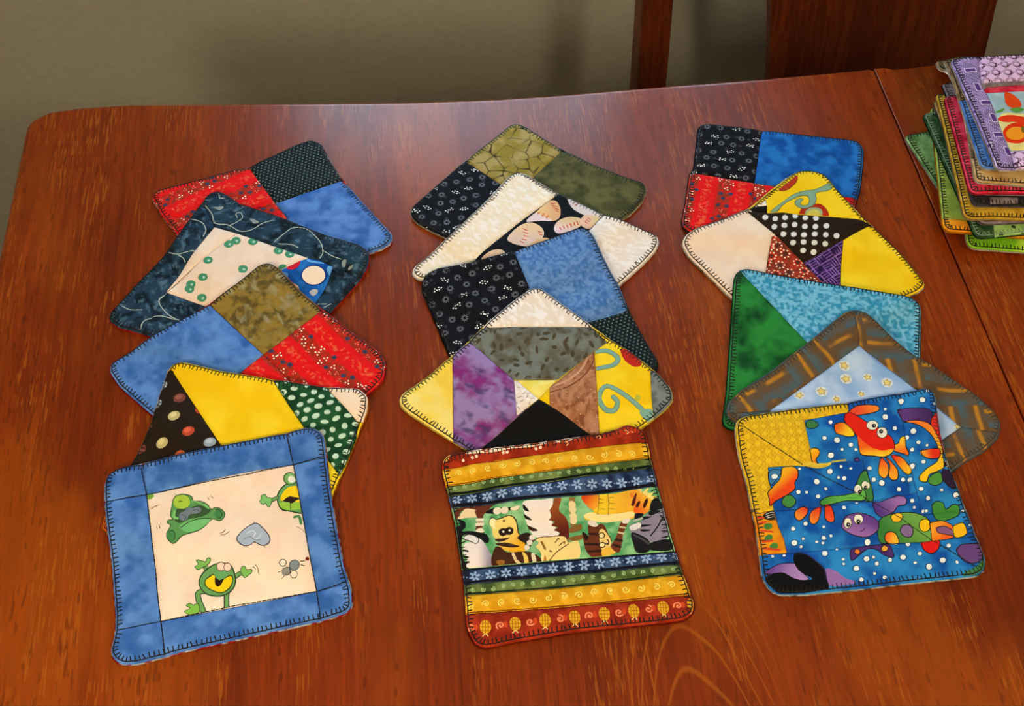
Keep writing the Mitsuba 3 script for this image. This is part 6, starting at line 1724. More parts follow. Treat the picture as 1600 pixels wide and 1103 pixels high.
            (C(236, 238, 236), 'dot', [(223.9, 299.6), (225.1, 299.6), (223.6, 298.3)], 0),
            (C(10, 50, 104), 'dot', [(186.9, 315), (188.6, 314.9), (186.6, 313.2)], 0),
            (C(236, 238, 236), 'dot', [(186.9, 315), (188.2, 314.9), (186.7, 313.6)], 0),
            (C(10, 50, 104), 'dot', [(221.4, 358.9), (223.1, 358.8), (221.1, 357.2)], 0),
            (C(236, 238, 236), 'dot', [(221.4, 358.9), (222.7, 358.8), (221.2, 357.6)], 0),
            (C(10, 50, 104), 'dot', [(204.6, 287.5), (206.3, 287.5), (204.3, 285.8)], 0),
            (C(236, 238, 236), 'dot', [(204.6, 287.5), (205.9, 287.5), (204.4, 286.2)], 0),
            (C(10, 50, 104), 'dot', [(218.6, 288.5), (220.3, 288.5), (218.3, 286.9)], 0),
            (C(236, 238, 236), 'dot', [(218.6, 288.5), (219.9, 288.5), (218.4, 287.3)], 0),
            (C(10, 50, 104), 'dot', [(238.4, 400), (239.7, 400), (238.1, 398.5)], 0),
            (C(236, 238, 236), 'dot', [(238.4, 400), (239.4, 400), (238.2, 398.9)], 0),
            (C(10, 50, 104), 'dot', [(214.6, 371.2), (215.9, 371.1), (214.4, 369.9)], 0),
            (C(236, 238, 236), 'dot', [(214.6, 371.2), (215.6, 371.1), (214.5, 370.2)], 0),
            (C(10, 50, 104), 'dot', [(206.1, 371.5), (207.4, 371.5), (205.9, 370.2)], 0),
            (C(236, 238, 236), 'dot', [(206.1, 371.5), (207, 371.5), (206, 370.6)], 0),
            (C(10, 50, 104), 'dot', [(180.8, 345), (182, 344.9), (180.6, 343.8)], 0),
            (C(236, 238, 236), 'dot', [(180.8, 345), (181.7, 344.9), (180.7, 344.1)], 0),
            (C(10, 50, 104), 'dot', [(192.4, 346.1), (193.7, 346), (192.2, 344.8)], 0),
            (C(236, 238, 236), 'dot', [(192.4, 346.1), (193.4, 346), (192.3, 345.1)], 0),
            (C(10, 50, 104), 'dot', [(201.4, 353.5), (202.7, 353.4), (201.2, 352.1)], 0),
            (C(236, 238, 236), 'dot', [(201.4, 353.5), (202.3, 353.4), (201.2, 352.5)], 0),
            (C(10, 50, 104), 'dot', [(204.1, 360.8), (205.4, 360.7), (203.9, 359.5)], 0),
            (C(236, 238, 236), 'dot', [(204.1, 360.8), (205, 360.7), (204, 359.8)], 0),
            (C(10, 50, 104), 'dot', [(209.8, 359.2), (211, 359.2), (209.6, 358)], 0),
            (C(236, 238, 236), 'dot', [(209.8, 359.2), (210.7, 359.2), (209.6, 358.3)], 0),
            (C(10, 50, 104), 'dot', [(178.3, 360.2), (179.5, 360.1), (178.1, 359)], 0),
            (C(236, 238, 236), 'dot', [(178.3, 360.2), (179.2, 360.2), (178.1, 359.3)], 0),
            (C(10, 50, 104), 'dot', [(209.7, 336.1), (211, 336.1), (209.5, 334.8)], 0),
            (C(236, 238, 236), 'dot', [(209.7, 336.1), (210.7, 336.1), (209.6, 335.2)], 0),
            (C(10, 50, 104), 'dot', [(188.1, 322.3), (189.3, 322.3), (187.9, 321.1)], 0),
            (C(236, 238, 236), 'dot', [(188.1, 322.3), (189, 322.3), (188, 321.4)], 0),
            (C(10, 50, 104), 'dot', [(174.3, 314.5), (175.6, 314.5), (174.1, 313.2)], 0),
            (C(236, 238, 236), 'dot', [(174.3, 314.5), (175.2, 314.5), (174.2, 313.6)], 0),
            (C(10, 50, 104), 'dot', [(172.3, 309.4), (173.5, 309.4), (172.1, 308.1)], 0),
            (C(236, 238, 236), 'dot', [(172.3, 309.4), (173.2, 309.4), (172.1, 308.5)], 0),
            (C(10, 50, 104), 'dot', [(182.2, 312.3), (183.4, 312.3), (182, 311.1)], 0),
            (C(236, 238, 236), 'dot', [(182.2, 312.3), (183.1, 312.3), (182, 311.4)], 0),
            (C(10, 50, 104), 'dot', [(191.4, 316.2), (192.7, 316.1), (191.2, 314.9)], 0),
            (C(236, 238, 236), 'dot', [(191.4, 316.2), (192.3, 316.2), (191.3, 315.2)], 0),
            (C(10, 50, 104), 'dot', [(185.8, 311.6), (187, 311.6), (185.5, 310.3)], 0),
            (C(236, 238, 236), 'dot', [(185.8, 311.6), (186.7, 311.6), (185.6, 310.7)], 0),
            (C(10, 50, 104), 'dot', [(193.7, 307.7), (194.9, 307.7), (193.5, 306.4)], 0),
            (C(236, 238, 236), 'dot', [(193.7, 307.7), (194.6, 307.7), (193.5, 306.8)], 0),
            (C(10, 50, 104), 'dot', [(196.1, 300.7), (197.3, 300.7), (195.9, 299.5)], 0),
            (C(236, 238, 236), 'dot', [(196.1, 300.7), (197, 300.7), (195.9, 299.8)], 0),
            (C(10, 50, 104), 'dot', [(195.8, 297.7), (197, 297.7), (195.6, 296.4)], 0),
            (C(236, 238, 236), 'dot', [(195.8, 297.7), (196.7, 297.7), (195.7, 296.8)], 0),
            (C(10, 50, 104), 'dot', [(214.5, 301.7), (215.8, 301.7), (214.3, 300.5)], 0),
            (C(236, 238, 236), 'dot', [(214.5, 301.7), (215.4, 301.7), (214.4, 300.8)], 0),
            (C(10, 50, 104), 'dot', [(213.1, 291.2), (214.4, 291.2), (212.9, 290)], 0),
            (C(236, 238, 236), 'dot', [(213.1, 291.2), (214, 291.2), (213, 290.3)], 0),
            (C(10, 50, 104), 'dot', [(238.6, 297.7), (239.9, 297.7), (238.4, 296.5)], 0),
            (C(236, 238, 236), 'dot', [(238.6, 297.7), (239.6, 297.7), (238.4, 296.8)], 0),
            (C(10, 50, 104), 'dot', [(263.5, 297.6), (264.7, 297.5), (263.2, 296.3)], 0),
            (C(236, 238, 236), 'dot', [(263.5, 297.6), (264.4, 297.5), (263.3, 296.6)], 0),
            (C(10, 50, 104), 'dot', [(244.3, 332.4), (245.6, 332.5), (244, 331.2)], 0),
            (C(236, 238, 236), 'dot', [(244.3, 332.4), (245.2, 332.4), (244.1, 331.5)], 0),
            (C(10, 50, 104), 'dot', [(249.8, 330.8), (251.2, 330.9), (249.6, 329.6)], 0),
            (C(236, 238, 236), 'dot', [(249.8, 330.8), (250.8, 330.9), (249.7, 329.9)], 0),
            (C(10, 50, 104), 'dot', [(251.8, 330.9), (253.1, 331), (251.6, 329.8)], 0),
            (C(236, 238, 236), 'dot', [(251.8, 330.9), (252.8, 331), (251.7, 330.1)], 0),
            (C(10, 50, 104), 'dot', [(263.7, 344.1), (265, 344.1), (263.5, 342.9)], 0),
            (C(236, 238, 236), 'dot', [(263.7, 344.1), (264.7, 344.1), (263.5, 343.2)], 0),
            (C(10, 50, 104), 'dot', [(259.5, 373), (260.8, 373), (259.2, 371.6)], 0),
            (C(236, 238, 236), 'dot', [(259.5, 373), (260.4, 373), (259.3, 372)], 0),
            (C(10, 50, 104), 'dot', [(163.3, 357.5), (164.5, 357.4), (163.2, 356.3)], 0),
            (C(236, 238, 236), 'dot', [(163.3, 357.5), (164.2, 357.4), (163.2, 356.6)], 0),
            (C(10, 50, 104), 'dot', [(154.3, 303.5), (155.5, 303.5), (154.1, 302.2)], 0),
            (C(236, 238, 236), 'dot', [(154.3, 303.5), (155.2, 303.5), (154.2, 302.5)], 0),
            (C(10, 50, 104), 'dot', [(161.3, 304), (162.6, 304), (161.1, 302.7)], 0),
            (C(236, 238, 236), 'dot', [(161.3, 304), (162.2, 304), (161.2, 303.1)], 0),
            (C(10, 50, 104), 'dot', [(229.5, 310.4), (230.7, 310.4), (229.3, 309.2)], 0),
            (C(236, 238, 236), 'dot', [(229.5, 310.4), (230.4, 310.4), (229.3, 309.5)], 0),
            (C(10, 50, 104), 'dot', [(275.2, 331.9), (276.4, 331.9), (274.9, 330.6)], 0),
            (C(236, 238, 236), 'dot', [(275.2, 331.9), (276.1, 331.9), (274.9, 330.9)], 0),
            (C(10, 50, 104), 'dot', [(277.2, 322.2), (278.5, 322.2), (276.9, 320.9)], 0),
            (C(236, 238, 236), 'dot', [(277.2, 322.2), (278.2, 322.2), (277, 321.2)], 0),
            (C(10, 50, 104), 'dot', [(271, 403.8), (272.4, 403.9), (270.7, 402.3)], 0),
            (C(236, 238, 236), 'dot', [(271, 403.8), (272, 403.8), (270.8, 402.7)], 0),
            (C(10, 50, 104), 'dot', [(268.5, 413.8), (269.9, 413.8), (268.2, 412.3)], 0),
            (C(236, 238, 236), 'dot', [(268.5, 413.8), (269.5, 413.8), (268.3, 412.7)], 0),
        ]),
        ('red_fish_print', None, [
            (fade(C(234, 70, 40), C(246, 130, 40), (218.5, 399.9), (234.0, 400.4)), 'area', [(212, 396.9), (215.9, 399.9), (221.1, 403), (231.2, 403.4), (235, 401.2), (233, 398.7), (226.6, 396.8), (219.8, 395.8), (216.5, 396)], 0),
            (C(26, 18, 20), 'line', [(212, 396.9), (215.9, 399.9), (221.1, 403), (231.2, 403.4), (235, 401.2), (233, 398.7), (226.6, 396.8), (219.8, 395.8), (216.5, 396), (212, 396.9)], 0.5),
            (fade(C(240, 90, 24), C(252, 200, 30), (204.5, 388.4), (213.3, 382.1)), 'area', [(203.6, 388.8), (206.8, 390.3), (210.2, 390.4), (213.6, 387.4), (215.5, 381.3), (211.7, 380.1), (207.3, 381.3), (203.7, 383.5)], 0),
            (C(26, 18, 20), 'line', [(203.6, 388.8), (206.8, 390.3), (210.2, 390.4), (213.6, 387.4), (215.5, 381.3), (211.7, 380.1), (207.3, 381.3), (203.7, 383.5), (203.6, 388.8)], 0.5),
            (fade(C(248, 110, 30), C(252, 196, 50), (246.3, 368.8), (244.9, 378.4)), 'area', [(238.6, 373.7), (241.6, 374.7), (243.6, 378.4), (247.2, 380), (246.6, 373.1), (247.3, 367.5), (242.3, 368), (237.9, 369.7)], 0),
            (C(26, 18, 20), 'line', [(238.6, 373.7), (241.6, 374.7), (243.6, 378.4), (247.2, 380), (246.6, 373.1), (247.3, 367.5), (242.3, 368), (237.9, 369.7), (238.6, 373.7)], 0.5),
            (fade(C(232, 60, 30), C(250, 160, 40), (230.9, 365.7), (229.2, 353.8)), 'area', [(229.2, 365.4), (232.8, 361), (232.7, 355.7), (229.5, 352), (226.6, 354.6), (226.9, 359.2)], 0),
            (C(26, 18, 20), 'line', [(229.2, 365.4), (232.8, 361), (232.7, 355.7), (229.5, 352), (226.6, 354.6), (226.9, 359.2), (229.2, 365.4)], 0.5),
            (fade(C(232, 60, 30), C(250, 160, 40), (233.5, 365.6), (235.4, 352.3)), 'area', [(231.6, 366.4), (235, 362.9), (238.5, 356.9), (237.3, 351.4), (233.9, 351.1), (232.4, 354.4), (234, 360.3)], 0),
            (C(26, 18, 20), 'line', [(231.6, 366.4), (235, 362.9), (238.5, 356.9), (237.3, 351.4), (233.9, 351.1), (232.4, 354.4), (234, 360.3), (231.6, 366.4)], 0.5),
            (fade(C(230, 40, 24), C(250, 180, 40), (236.8, 366.2), (244.4, 356.1)), 'area', [(235.6, 367), (241.9, 365.4), (246.9, 359.4), (246.7, 355.3), (243, 355.3), (238.6, 360.8)], 0),
            (C(26, 18, 20), 'line', [(235.6, 367), (241.9, 365.4), (246.9, 359.4), (246.7, 355.3), (243, 355.3), (238.6, 360.8), (235.6, 367)], 0.5),
            (C(230, 34, 18), 'area', [(212, 396.9), (215.6, 398.4), (219.7, 395.3), (225.4, 390.5), (232.5, 385.5), (237.9, 379.5), (239.2, 375.5), (238.7, 371.1), (235.7, 367.5), (230.9, 365.6), (225.8, 366.4), (217.6, 368), (216.6, 373.2), (216.7, 379.8), (214.5, 385.1), (210.9, 391.4)], 0),
            (C(26, 18, 20), 'line', [(212, 396.9), (215.6, 398.4), (219.7, 395.3), (225.4, 390.5), (232.5, 385.5), (237.9, 379.5), (239.2, 375.5), (238.7, 371.1), (235.7, 367.5), (230.9, 365.6), (225.8, 366.4), (217.6, 368), (216.6, 373.2), (216.7, 379.8), (214.5, 385.1), (210.9, 391.4), (212, 396.9)], 0.5),
            (fade(C(238, 90, 24), C(252, 190, 40), (225.6, 373.6), (225.8, 366.6)), 'area', [(217.1, 380.5), (220.8, 375.9), (225.9, 371.4), (231.5, 369.9), (238.2, 371), (235.6, 367.8), (230.9, 365.9), (225.8, 366.7), (217.8, 368.3), (216.9, 373.1)], 0),
            (C(30, 22, 20), 'dot', [(228, 388.3), (231.8, 388.3), (227.3, 384.5)], 0),
            (C(240, 226, 196), 'dot', [(228, 388.3), (231.5, 388.3), (227.4, 384.9)], 0),
            (C(18, 14, 14), 'dot', [(228.9, 387.9), (230.3, 387.9), (228.6, 386.4)], 0),
            (C(200, 200, 196), 'dot', [(229.2, 388.2), (229.6, 388.1), (229.1, 387.7)], 0),
            (C(30, 22, 20), 'dot', [(233.1, 382.7), (236.6, 382.6), (232.3, 378.5)], 0),
            (C(240, 226, 196), 'dot', [(233.1, 382.7), (236.2, 382.6), (232.4, 378.9)], 0),
            (C(18, 14, 14), 'dot', [(232.6, 383.6), (233.9, 383.6), (232.3, 382.1)], 0),
            (C(200, 200, 196), 'dot', [(232.8, 383.8), (233.2, 383.8), (232.8, 383.4)], 0),
        ]),
        ('tail_fish_print', None, [
            (fade(C(96, 56, 116), C(70, 40, 90), (247.7, 395.4), (266.4, 395.2)), 'area', [(246.2, 399.4), (254.2, 400.8), (266.7, 399.5), (267.3, 392.9), (265, 388.6), (254.7, 390.4), (248.3, 391.7)], 0),
            (C(26, 18, 20), 'line', [(246.2, 399.4), (254.2, 400.8), (266.7, 399.5), (267.3, 392.9), (265, 388.6), (254.7, 390.4), (248.3, 391.7), (246.2, 399.4)], 0.5),
            (C(222, 44, 34), 'area', [(266.1, 392.1), (271.4, 397.7), (271.3, 386.2), (271.4, 377.3), (269.5, 368.4), (266.8, 371.8), (266.1, 381.4), (265.1, 387.4)], 0),
            (C(26, 18, 20), 'line', [(266.1, 392.1), (271.4, 397.7), (271.3, 386.2), (271.4, 377.3), (269.5, 368.4), (266.8, 371.8), (266.1, 381.4), (265.1, 387.4), (266.1, 392.1)], 0.5),
            (fade(C(244, 120, 40), C(250, 190, 30), (253.4, 390.6), (264.4, 358.6)), 'area', [(248.7, 390.7), (257.5, 391.3), (264.9, 388.2), (267.8, 380), (269, 372.7), (268.3, 365.5), (267.6, 358.7), (262.6, 355.8), (257.7, 353.8), (254.9, 349.1), (251.1, 350.5), (251.6, 353.3), (257, 358), (263.6, 362.1), (265.8, 366.8), (265.9, 373.9), (263.4, 381.3), (258, 387.3)], 0),
            (C(26, 18, 20), 'line', [(248.7, 390.7), (257.5, 391.3), (264.9, 388.2), (267.8, 380), (269, 372.7), (268.3, 365.5), (267.6, 358.7), (262.6, 355.8), (257.7, 353.8), (254.9, 349.1), (251.1, 350.5), (251.6, 353.3), (257, 358), (263.6, 362.1), (265.8, 366.8), (265.9, 373.9), (263.4, 381.3), (258, 387.3), (248.7, 390.7)], 0.5),
            (fade(C(250, 160, 50), C(228, 50, 24), (255.4, 368.0), (262.0, 368.0)), 'area', [(254.8, 369.4), (266.6, 370.9), (266, 365.3), (260, 364.1), (255.6, 365.8)], 0),
            (C(26, 18, 20), 'line', [(254.8, 369.4), (266.6, 370.9), (266, 365.3), (260, 364.1), (255.6, 365.8), (254.8, 369.4)], 0.5),
            (C(76, 140, 56), 'area', [(255.7, 350.4), (259.6, 353.9), (264.6, 355.4), (265.2, 349.8), (261, 347), (257.2, 347.7)], 0),
            (C(26, 18, 20), 'line', [(255.7, 350.4), (259.6, 353.9), (264.6, 355.4), (265.2, 349.8), (261, 347), (257.2, 347.7), (255.7, 350.4)], 0.5),
            (C(46, 30, 56), 'area', [(265.3, 354.6), (267.5, 357.3), (272.1, 354.8), (273, 345.8), (269, 346.5), (265.6, 350.5)], 0),
            (C(26, 18, 20), 'line', [(265.3, 354.6), (267.5, 357.3), (272.1, 354.8), (273, 345.8), (269, 346.5), (265.6, 350.5), (265.3, 354.6)], 0.5),
            (C(30, 22, 20), 'dot', [(270.2, 361.2), (272.5, 361.3), (269.7, 358.6)], 0),
            (C(240, 226, 196), 'dot', [(270.2, 361.2), (272.1, 361.3), (269.8, 359)], 0),
            (C(18, 14, 14), 'dot', [(269.4, 360.8), (270.7, 360.9), (269.2, 359.6)], 0),
            (C(200, 200, 196), 'dot', [(269.7, 361), (270, 361), (269.6, 360.6)], 0),
        ]),
        ('lattice_fish_print', None, [
            (fade(C(240, 170, 30), C(236, 70, 24), (168.2, 359.0), (173.4, 352.1)), 'area', [(167.9, 362.1), (172.1, 362.8), (175, 362.2), (177.1, 359.2), (176.6, 354.8), (174.5, 352), (174.4, 348.3), (170.8, 345.5), (166.3, 343), (161, 340.4), (157.6, 337.4), (157.7, 342.5), (157.6, 346.7), (161.9, 351.4), (166.1, 355.6)], 0),
            (C(26, 18, 20), 'line', [(167.9, 362.1), (172.1, 362.8), (175, 362.2), (177.1, 359.2), (176.6, 354.8), (174.5, 352), (174.4, 348.3), (170.8, 345.5), (166.3, 343), (161, 340.4), (157.6, 337.4), (157.7, 342.5), (157.6, 346.7), (161.9, 351.4), (166.1, 355.6), (167.9, 362.1)], 0.5),
            (C(60, 120, 60), 'area', [(186.1, 391.2), (189.5, 393.2), (193, 391.5), (193.7, 388.9), (190.4, 386.7), (186.8, 387.6)], 0),
            (C(26, 18, 20), 'line', [(186.1, 391.2), (189.5, 393.2), (193, 391.5), (193.7, 388.9), (190.4, 386.7), (186.8, 387.6), (186.1, 391.2)], 0.5),
            (fade(C(246, 180, 30), C(240, 140, 20), (187.1, 371.4), (190.9, 367.5)), 'area', [(186.3, 372.7), (189.1, 373.4), (191.7, 371.9), (191.8, 369.3), (189.5, 366.3), (190.2, 364), (186.9, 364.5)], 0),
            (C(26, 18, 20), 'line', [(186.3, 372.7), (189.1, 373.4), (191.7, 371.9), (191.8, 369.3), (189.5, 366.3), (190.2, 364), (186.9, 364.5), (186.3, 372.7)], 0.5),
            (C(222, 186, 60), 'area', [(178.2, 363.2), (184.4, 364.6), (190.4, 363.7), (195.3, 363.5), (199.1, 364.3), (196.3, 361.6), (190, 360.2), (184, 361.4)], 0),
            (C(196, 170, 60), 'line', [(199.1, 364.3), (202.8, 364.6), (207.7, 365)], 0.9),
            (C(92, 60, 140), 'area', [(212.9, 365.3), (215, 366.1), (216.2, 365.1), (214.9, 363.9)], 0),
            (C(26, 18, 20), 'line', [(212.9, 365.3), (215, 366.1), (216.2, 365.1), (214.9, 363.9), (212.9, 365.3)], 0.5),
            (C(60, 118, 160), 'area', [(159.7, 360.7), (162.5, 361.8), (167.4, 360.3), (164.3, 355.8), (160.8, 352.1), (159.4, 354.9)], 0),
            (C(26, 18, 20), 'line', [(159.7, 360.7), (162.5, 361.8), (167.4, 360.3), (164.3, 355.8), (160.8, 352.1), (159.4, 354.9), (159.7, 360.7)], 0.5),
            (C(236, 238, 236), 'dot', [(163.1, 357.3), (165, 357.2), (163.1, 355.8)], 0),
        ]),
        ('sea_snake_print', None, [
            (C(66, 128, 60), 'area', [(212.8, 351.2), (215.6, 355.6), (219.2, 358.2), (220.1, 352.7), (220.9, 345.7), (220, 337.8), (214.8, 338.2), (214.4, 344.4), (211.2, 347)], 0),
            (C(26, 18, 20), 'line', [(212.8, 351.2), (215.6, 355.6), (219.2, 358.2), (220.1, 352.7), (220.9, 345.7), (220, 337.8), (214.8, 338.2), (214.4, 344.4), (211.2, 347), (212.8, 351.2)], 0.5),
            (fade(C(60, 130, 60), C(96, 170, 70), (188.0, 339.3), (200.5, 339.6)), 'area', [(187.7, 338.3), (192.7, 340.7), (201.5, 341.2), (209.9, 342.8), (215.7, 344.6), (215, 338.1), (203.6, 337.6), (195.4, 336.3), (188.9, 336.1)], 0),
            (C(26, 18, 20), 'line', [(187.7, 338.3), (192.7, 340.7), (201.5, 341.2), (209.9, 342.8), (215.7, 344.6), (215, 338.1), (203.6, 337.6), (195.4, 336.3), (188.9, 336.1), (187.7, 338.3)], 0.5),
            (C(30, 22, 20), 'dot', [(217.4, 348.1), (220.3, 348), (216.9, 345)], 0),
            (C(240, 226, 196), 'dot', [(217.4, 348.1), (220, 348.1), (216.9, 345.4)], 0),
            (C(18, 14, 14), 'dot', [(217, 346.3), (218.2, 346.2), (216.7, 344.9)], 0),
            (C(200, 200, 196), 'dot', [(217.2, 346.5), (217.6, 346.5), (217.1, 346.1)], 0),
            (C(30, 22, 20), 'dot', [(211.9, 345), (214.5, 344.9), (211.3, 341.5)], 0),
            (C(240, 226, 196), 'dot', [(211.9, 345), (214.2, 345), (211.3, 341.8)], 0),
            (C(18, 14, 14), 'dot', [(212.8, 343.3), (214, 343.3), (212.5, 341.9)], 0),
            (C(200, 200, 196), 'dot', [(213, 343.5), (213.4, 343.5), (212.9, 343.1)], 0),
            (C(70, 132, 62), 'area', [(165.2, 340.5), (167.4, 343.5), (170.9, 344.4), (173.7, 340.9), (172.6, 337.6), (169, 336), (165.5, 337.8)], 0),
            (C(26, 18, 20), 'line', [(165.2, 340.5), (167.4, 343.5), (170.9, 344.4), (173.7, 340.9), (172.6, 337.6), (169, 336), (165.5, 337.8), (165.2, 340.5)], 0.5),
            (fade(C(232, 70, 30), C(246, 140, 50), (179.7, 335.4), (173.1, 327.4)), 'area', [(180.7, 335.4), (179.1, 331), (174.4, 326.9), (171.7, 329), (172.6, 333.6), (177.1, 336.3)], 0),
            (fade(C(226, 50, 24), C(246, 130, 40), (187.5, 335.2), (181.5, 325.0)), 'area', [(188.5, 335.6), (185.7, 327), (182, 324.1), (180, 327.3), (182.5, 333)], 0),
            (fade(C(226, 50, 24), C(240, 90, 40), (191.9, 334.7), (192.7, 325.0)), 'area', [(190.6, 335.6), (194.1, 335.2), (194.9, 326.1), (192, 324.9), (189.6, 328.1)], 0),
            (C(26, 18, 20), 'line', [(180.7, 335.4), (179.1, 331), (174.4, 326.9), (171.7, 329), (172.6, 333.6), (177.1, 336.3), (180.7, 335.4)], 0.5),
            (C(26, 18, 20), 'line', [(188.5, 335.6), (185.7, 327), (182, 324.1), (180, 327.3), (182.5, 333), (188.5, 335.6)], 0.5),
            (C(26, 18, 20), 'line', [(190.6, 335.6), (194.1, 335.2), (194.9, 326.1), (192, 324.9), (189.6, 328.1), (190.6, 335.6)], 0.5),
        ]),
        ('turtle_print', None, [
            (fade(C(84, 50, 120), C(160, 108, 160), (219.6, 330.8), (237.9, 338.1)), 'area', [(219.4, 336), (225.5, 336.9), (231.4, 339.3), (237.1, 340.9), (240.5, 338.1), (239, 334.2), (234.2, 333.1), (230.7, 329.1), (223.4, 325.8), (219.9, 329.2)], 0),
            (C(26, 18, 20), 'line', [(219.4, 336), (225.5, 336.9), (231.4, 339.3), (237.1, 340.9), (240.5, 338.1), (239, 334.2), (234.2, 333.1), (230.7, 329.1), (223.4, 325.8), (219.9, 329.2), (219.4, 336)], 0.5),
            (fade(C(56, 120, 54), C(110, 160, 70), (225.5, 312.3), (244.8, 326.2)), 'area', [(219.6, 320.7), (222.5, 325), (229.2, 327.9), (238.9, 329.1), (247.2, 328.5), (252.6, 325.4), (253.3, 318.5), (252.2, 312.4), (238.9, 311.1), (226.6, 310.5), (220.3, 310.9), (218.9, 315.5)], 0),
            (C(26, 18, 20), 'line', [(219.6, 320.7), (222.5, 325), (229.2, 327.9), (238.9, 329.1), (247.2, 328.5), (252.6, 325.4), (253.3, 318.5), (252.2, 312.4), (238.9, 311.1), (226.6, 310.5), (220.3, 310.9), (218.9, 315.5), (219.6, 320.7)], 0.5),
            (C(246, 186, 40), 'area', [(228.2, 326), (230.5, 327.8), (234.7, 328.4), (235.9, 325.8), (233.1, 322.9), (229.6, 323)], 0),
            (C(26, 18, 20), 'line', [(228.2, 326), (230.5, 327.8), (234.7, 328.4), (235.9, 325.8), (233.1, 322.9), (229.6, 323), (228.2, 326)], 0.5),
            (fade(C(238, 110, 30), C(250, 186, 50), (224.4, 314.2), (230.1, 311.8)), 'area', [(222.9, 314.2), (225.3, 316.7), (229.4, 316.4), (231.3, 313.1), (231.3, 310.5), (226.5, 310.3), (223.4, 311.7)], 0),
            (C(26, 18, 20), 'line', [(222.9, 314.2), (225.3, 316.7), (229.4, 316.4), (231.3, 313.1), (231.3, 310.5), (226.5, 310.3), (223.4, 311.7), (222.9, 314.2)], 0.5),
            (C(130, 100, 140), 'area', [(233.1, 318.3), (235.6, 321.2), (239.8, 321), (241.4, 318.1), (239.5, 314.6), (236, 314.2), (233.5, 316.1)], 0),
            (C(26, 18, 20), 'line', [(233.1, 318.3), (235.6, 321.2), (239.8, 321), (241.4, 318.1), (239.5, 314.6), (236, 314.2), (233.5, 316.1), (233.1, 318.3)], 0.5),
            (fade(C(150, 100, 164), C(100, 60, 130), (206.2, 316.8), (212.9, 327.3)), 'area', [(198.5, 322.3), (201, 326.7), (205.2, 328.6), (209.9, 329), (215.5, 327.2), (220.3, 322.8), (218.8, 317.3), (212.4, 314), (206, 315.1), (201.2, 317.9), (199, 320.3)], 0),
            (C(26, 18, 20), 'line', [(198.5, 322.3), (201, 326.7), (205.2, 328.6), (209.9, 329), (215.5, 327.2), (220.3, 322.8), (218.8, 317.3), (212.4, 314), (206, 315.1), (201.2, 317.9), (199, 320.3), (198.5, 322.3)], 0.5),
            (C(30, 22, 20), 'dot', [(202.2, 323.2), (204.7, 322.9), (201.8, 319.9)], 0),
            (C(240, 226, 196), 'dot', [(202.2, 323.2), (204.3, 323), (201.8, 320.2)], 0),
            (C(18, 14, 14), 'dot', [(202.4, 322.1), (203.6, 321.9), (202.2, 320.7)], 0),
            (C(200, 200, 196), 'dot', [(202.6, 322.2), (203, 322.2), (202.5, 321.8)], 0),
            (C(30, 22, 20), 'dot', [(208.7, 325), (211.6, 324.8), (208.2, 321.6)], 0),
            (C(240, 226, 196), 'dot', [(208.7, 325), (211.3, 324.8), (208.3, 322)], 0),
            (C(18, 14, 14), 'dot', [(208.5, 323.4), (209.8, 323.3), (208.3, 322)], 0),
            (C(200, 200, 196), 'dot', [(208.7, 323.6), (209.1, 323.6), (208.6, 323.2)], 0),
            (C(60, 34, 80), 'line', [(208.5, 317.3), (210.6, 318.1), (212, 319.5)], 0.5),
        ]),
        ('leaf_print', None, [
            (C(64, 132, 52), 'area', [(255.8, 334.3), (259.2, 337), (263.4, 336.3), (264.9, 332.7), (269.7, 335.8), (273.5, 334.6), (272, 329.2), (266.4, 326.3), (260.6, 324.8), (256.7, 326.8)], 0),
            (C(26, 18, 20), 'line', [(255.8, 334.3), (259.2, 337), (263.4, 336.3), (264.9, 332.7), (269.7, 335.8), (273.5, 334.6), (272, 329.2), (266.4, 326.3), (260.6, 324.8), (256.7, 326.8), (255.8, 334.3)], 0.5),
        ]),
        ('orange_fish_print', None, [
            (C(250, 196, 24), 'area', [(245.6, 321.7), (247.4, 324.8), (251.1, 325.9), (253.1, 323.4), (251.6, 319.2), (248.3, 317.7), (246.1, 319)], 0),
            (C(26, 18, 20), 'line', [(245.6, 321.7), (247.4, 324.8), (251.1, 325.9), (253.1, 323.4), (251.6, 319.2), (248.3, 317.7), (246.1, 319), (245.6, 321.7)], 0.5),
            (fade(C(250, 160, 40), C(234, 90, 30), (254.2, 323.4), (263.9, 315.4)), 'area', [(252.6, 323.4), (260, 325.1), (265.1, 322.8), (267.6, 319), (265.9, 314.5), (258, 312.8), (252.4, 312.5), (252.4, 318.4)], 0),
            (C(26, 18, 20), 'line', [(252.6, 323.4), (260, 325.1), (265.1, 322.8), (267.6, 319), (265.9, 314.5), (258, 312.8), (252.4, 312.5), (252.4, 318.4), (252.6, 323.4)], 0.5),
            (C(136, 84, 120), 'area', [(256.2, 320.5), (261.3, 321.5), (265.9, 318.3), (266.7, 315.2), (260.1, 316.4), (256.4, 317.6)], 0),
            (C(26, 18, 20), 'line', [(256.2, 320.5), (261.3, 321.5), (265.9, 318.3), (266.7, 315.2), (260.1, 316.4), (256.4, 317.6), (256.2, 320.5)], 0.5),
            (C(250, 186, 24), 'area', [(266.5, 321.3), (273.2, 323.5), (274.1, 316.7), (269, 314.3), (265.9, 315.3)], 0),
            (C(26, 18, 20), 'line', [(266.5, 321.3), (273.2, 323.5), (274.1, 316.7), (269, 314.3), (265.9, 315.3), (266.5, 321.3)], 0.5),
            (C(228, 26, 22), 'area', [(245.5, 311.3), (256, 312.4), (255, 307.5), (250.7, 303.8), (246.9, 304.6), (245.1, 307.7)], 0),
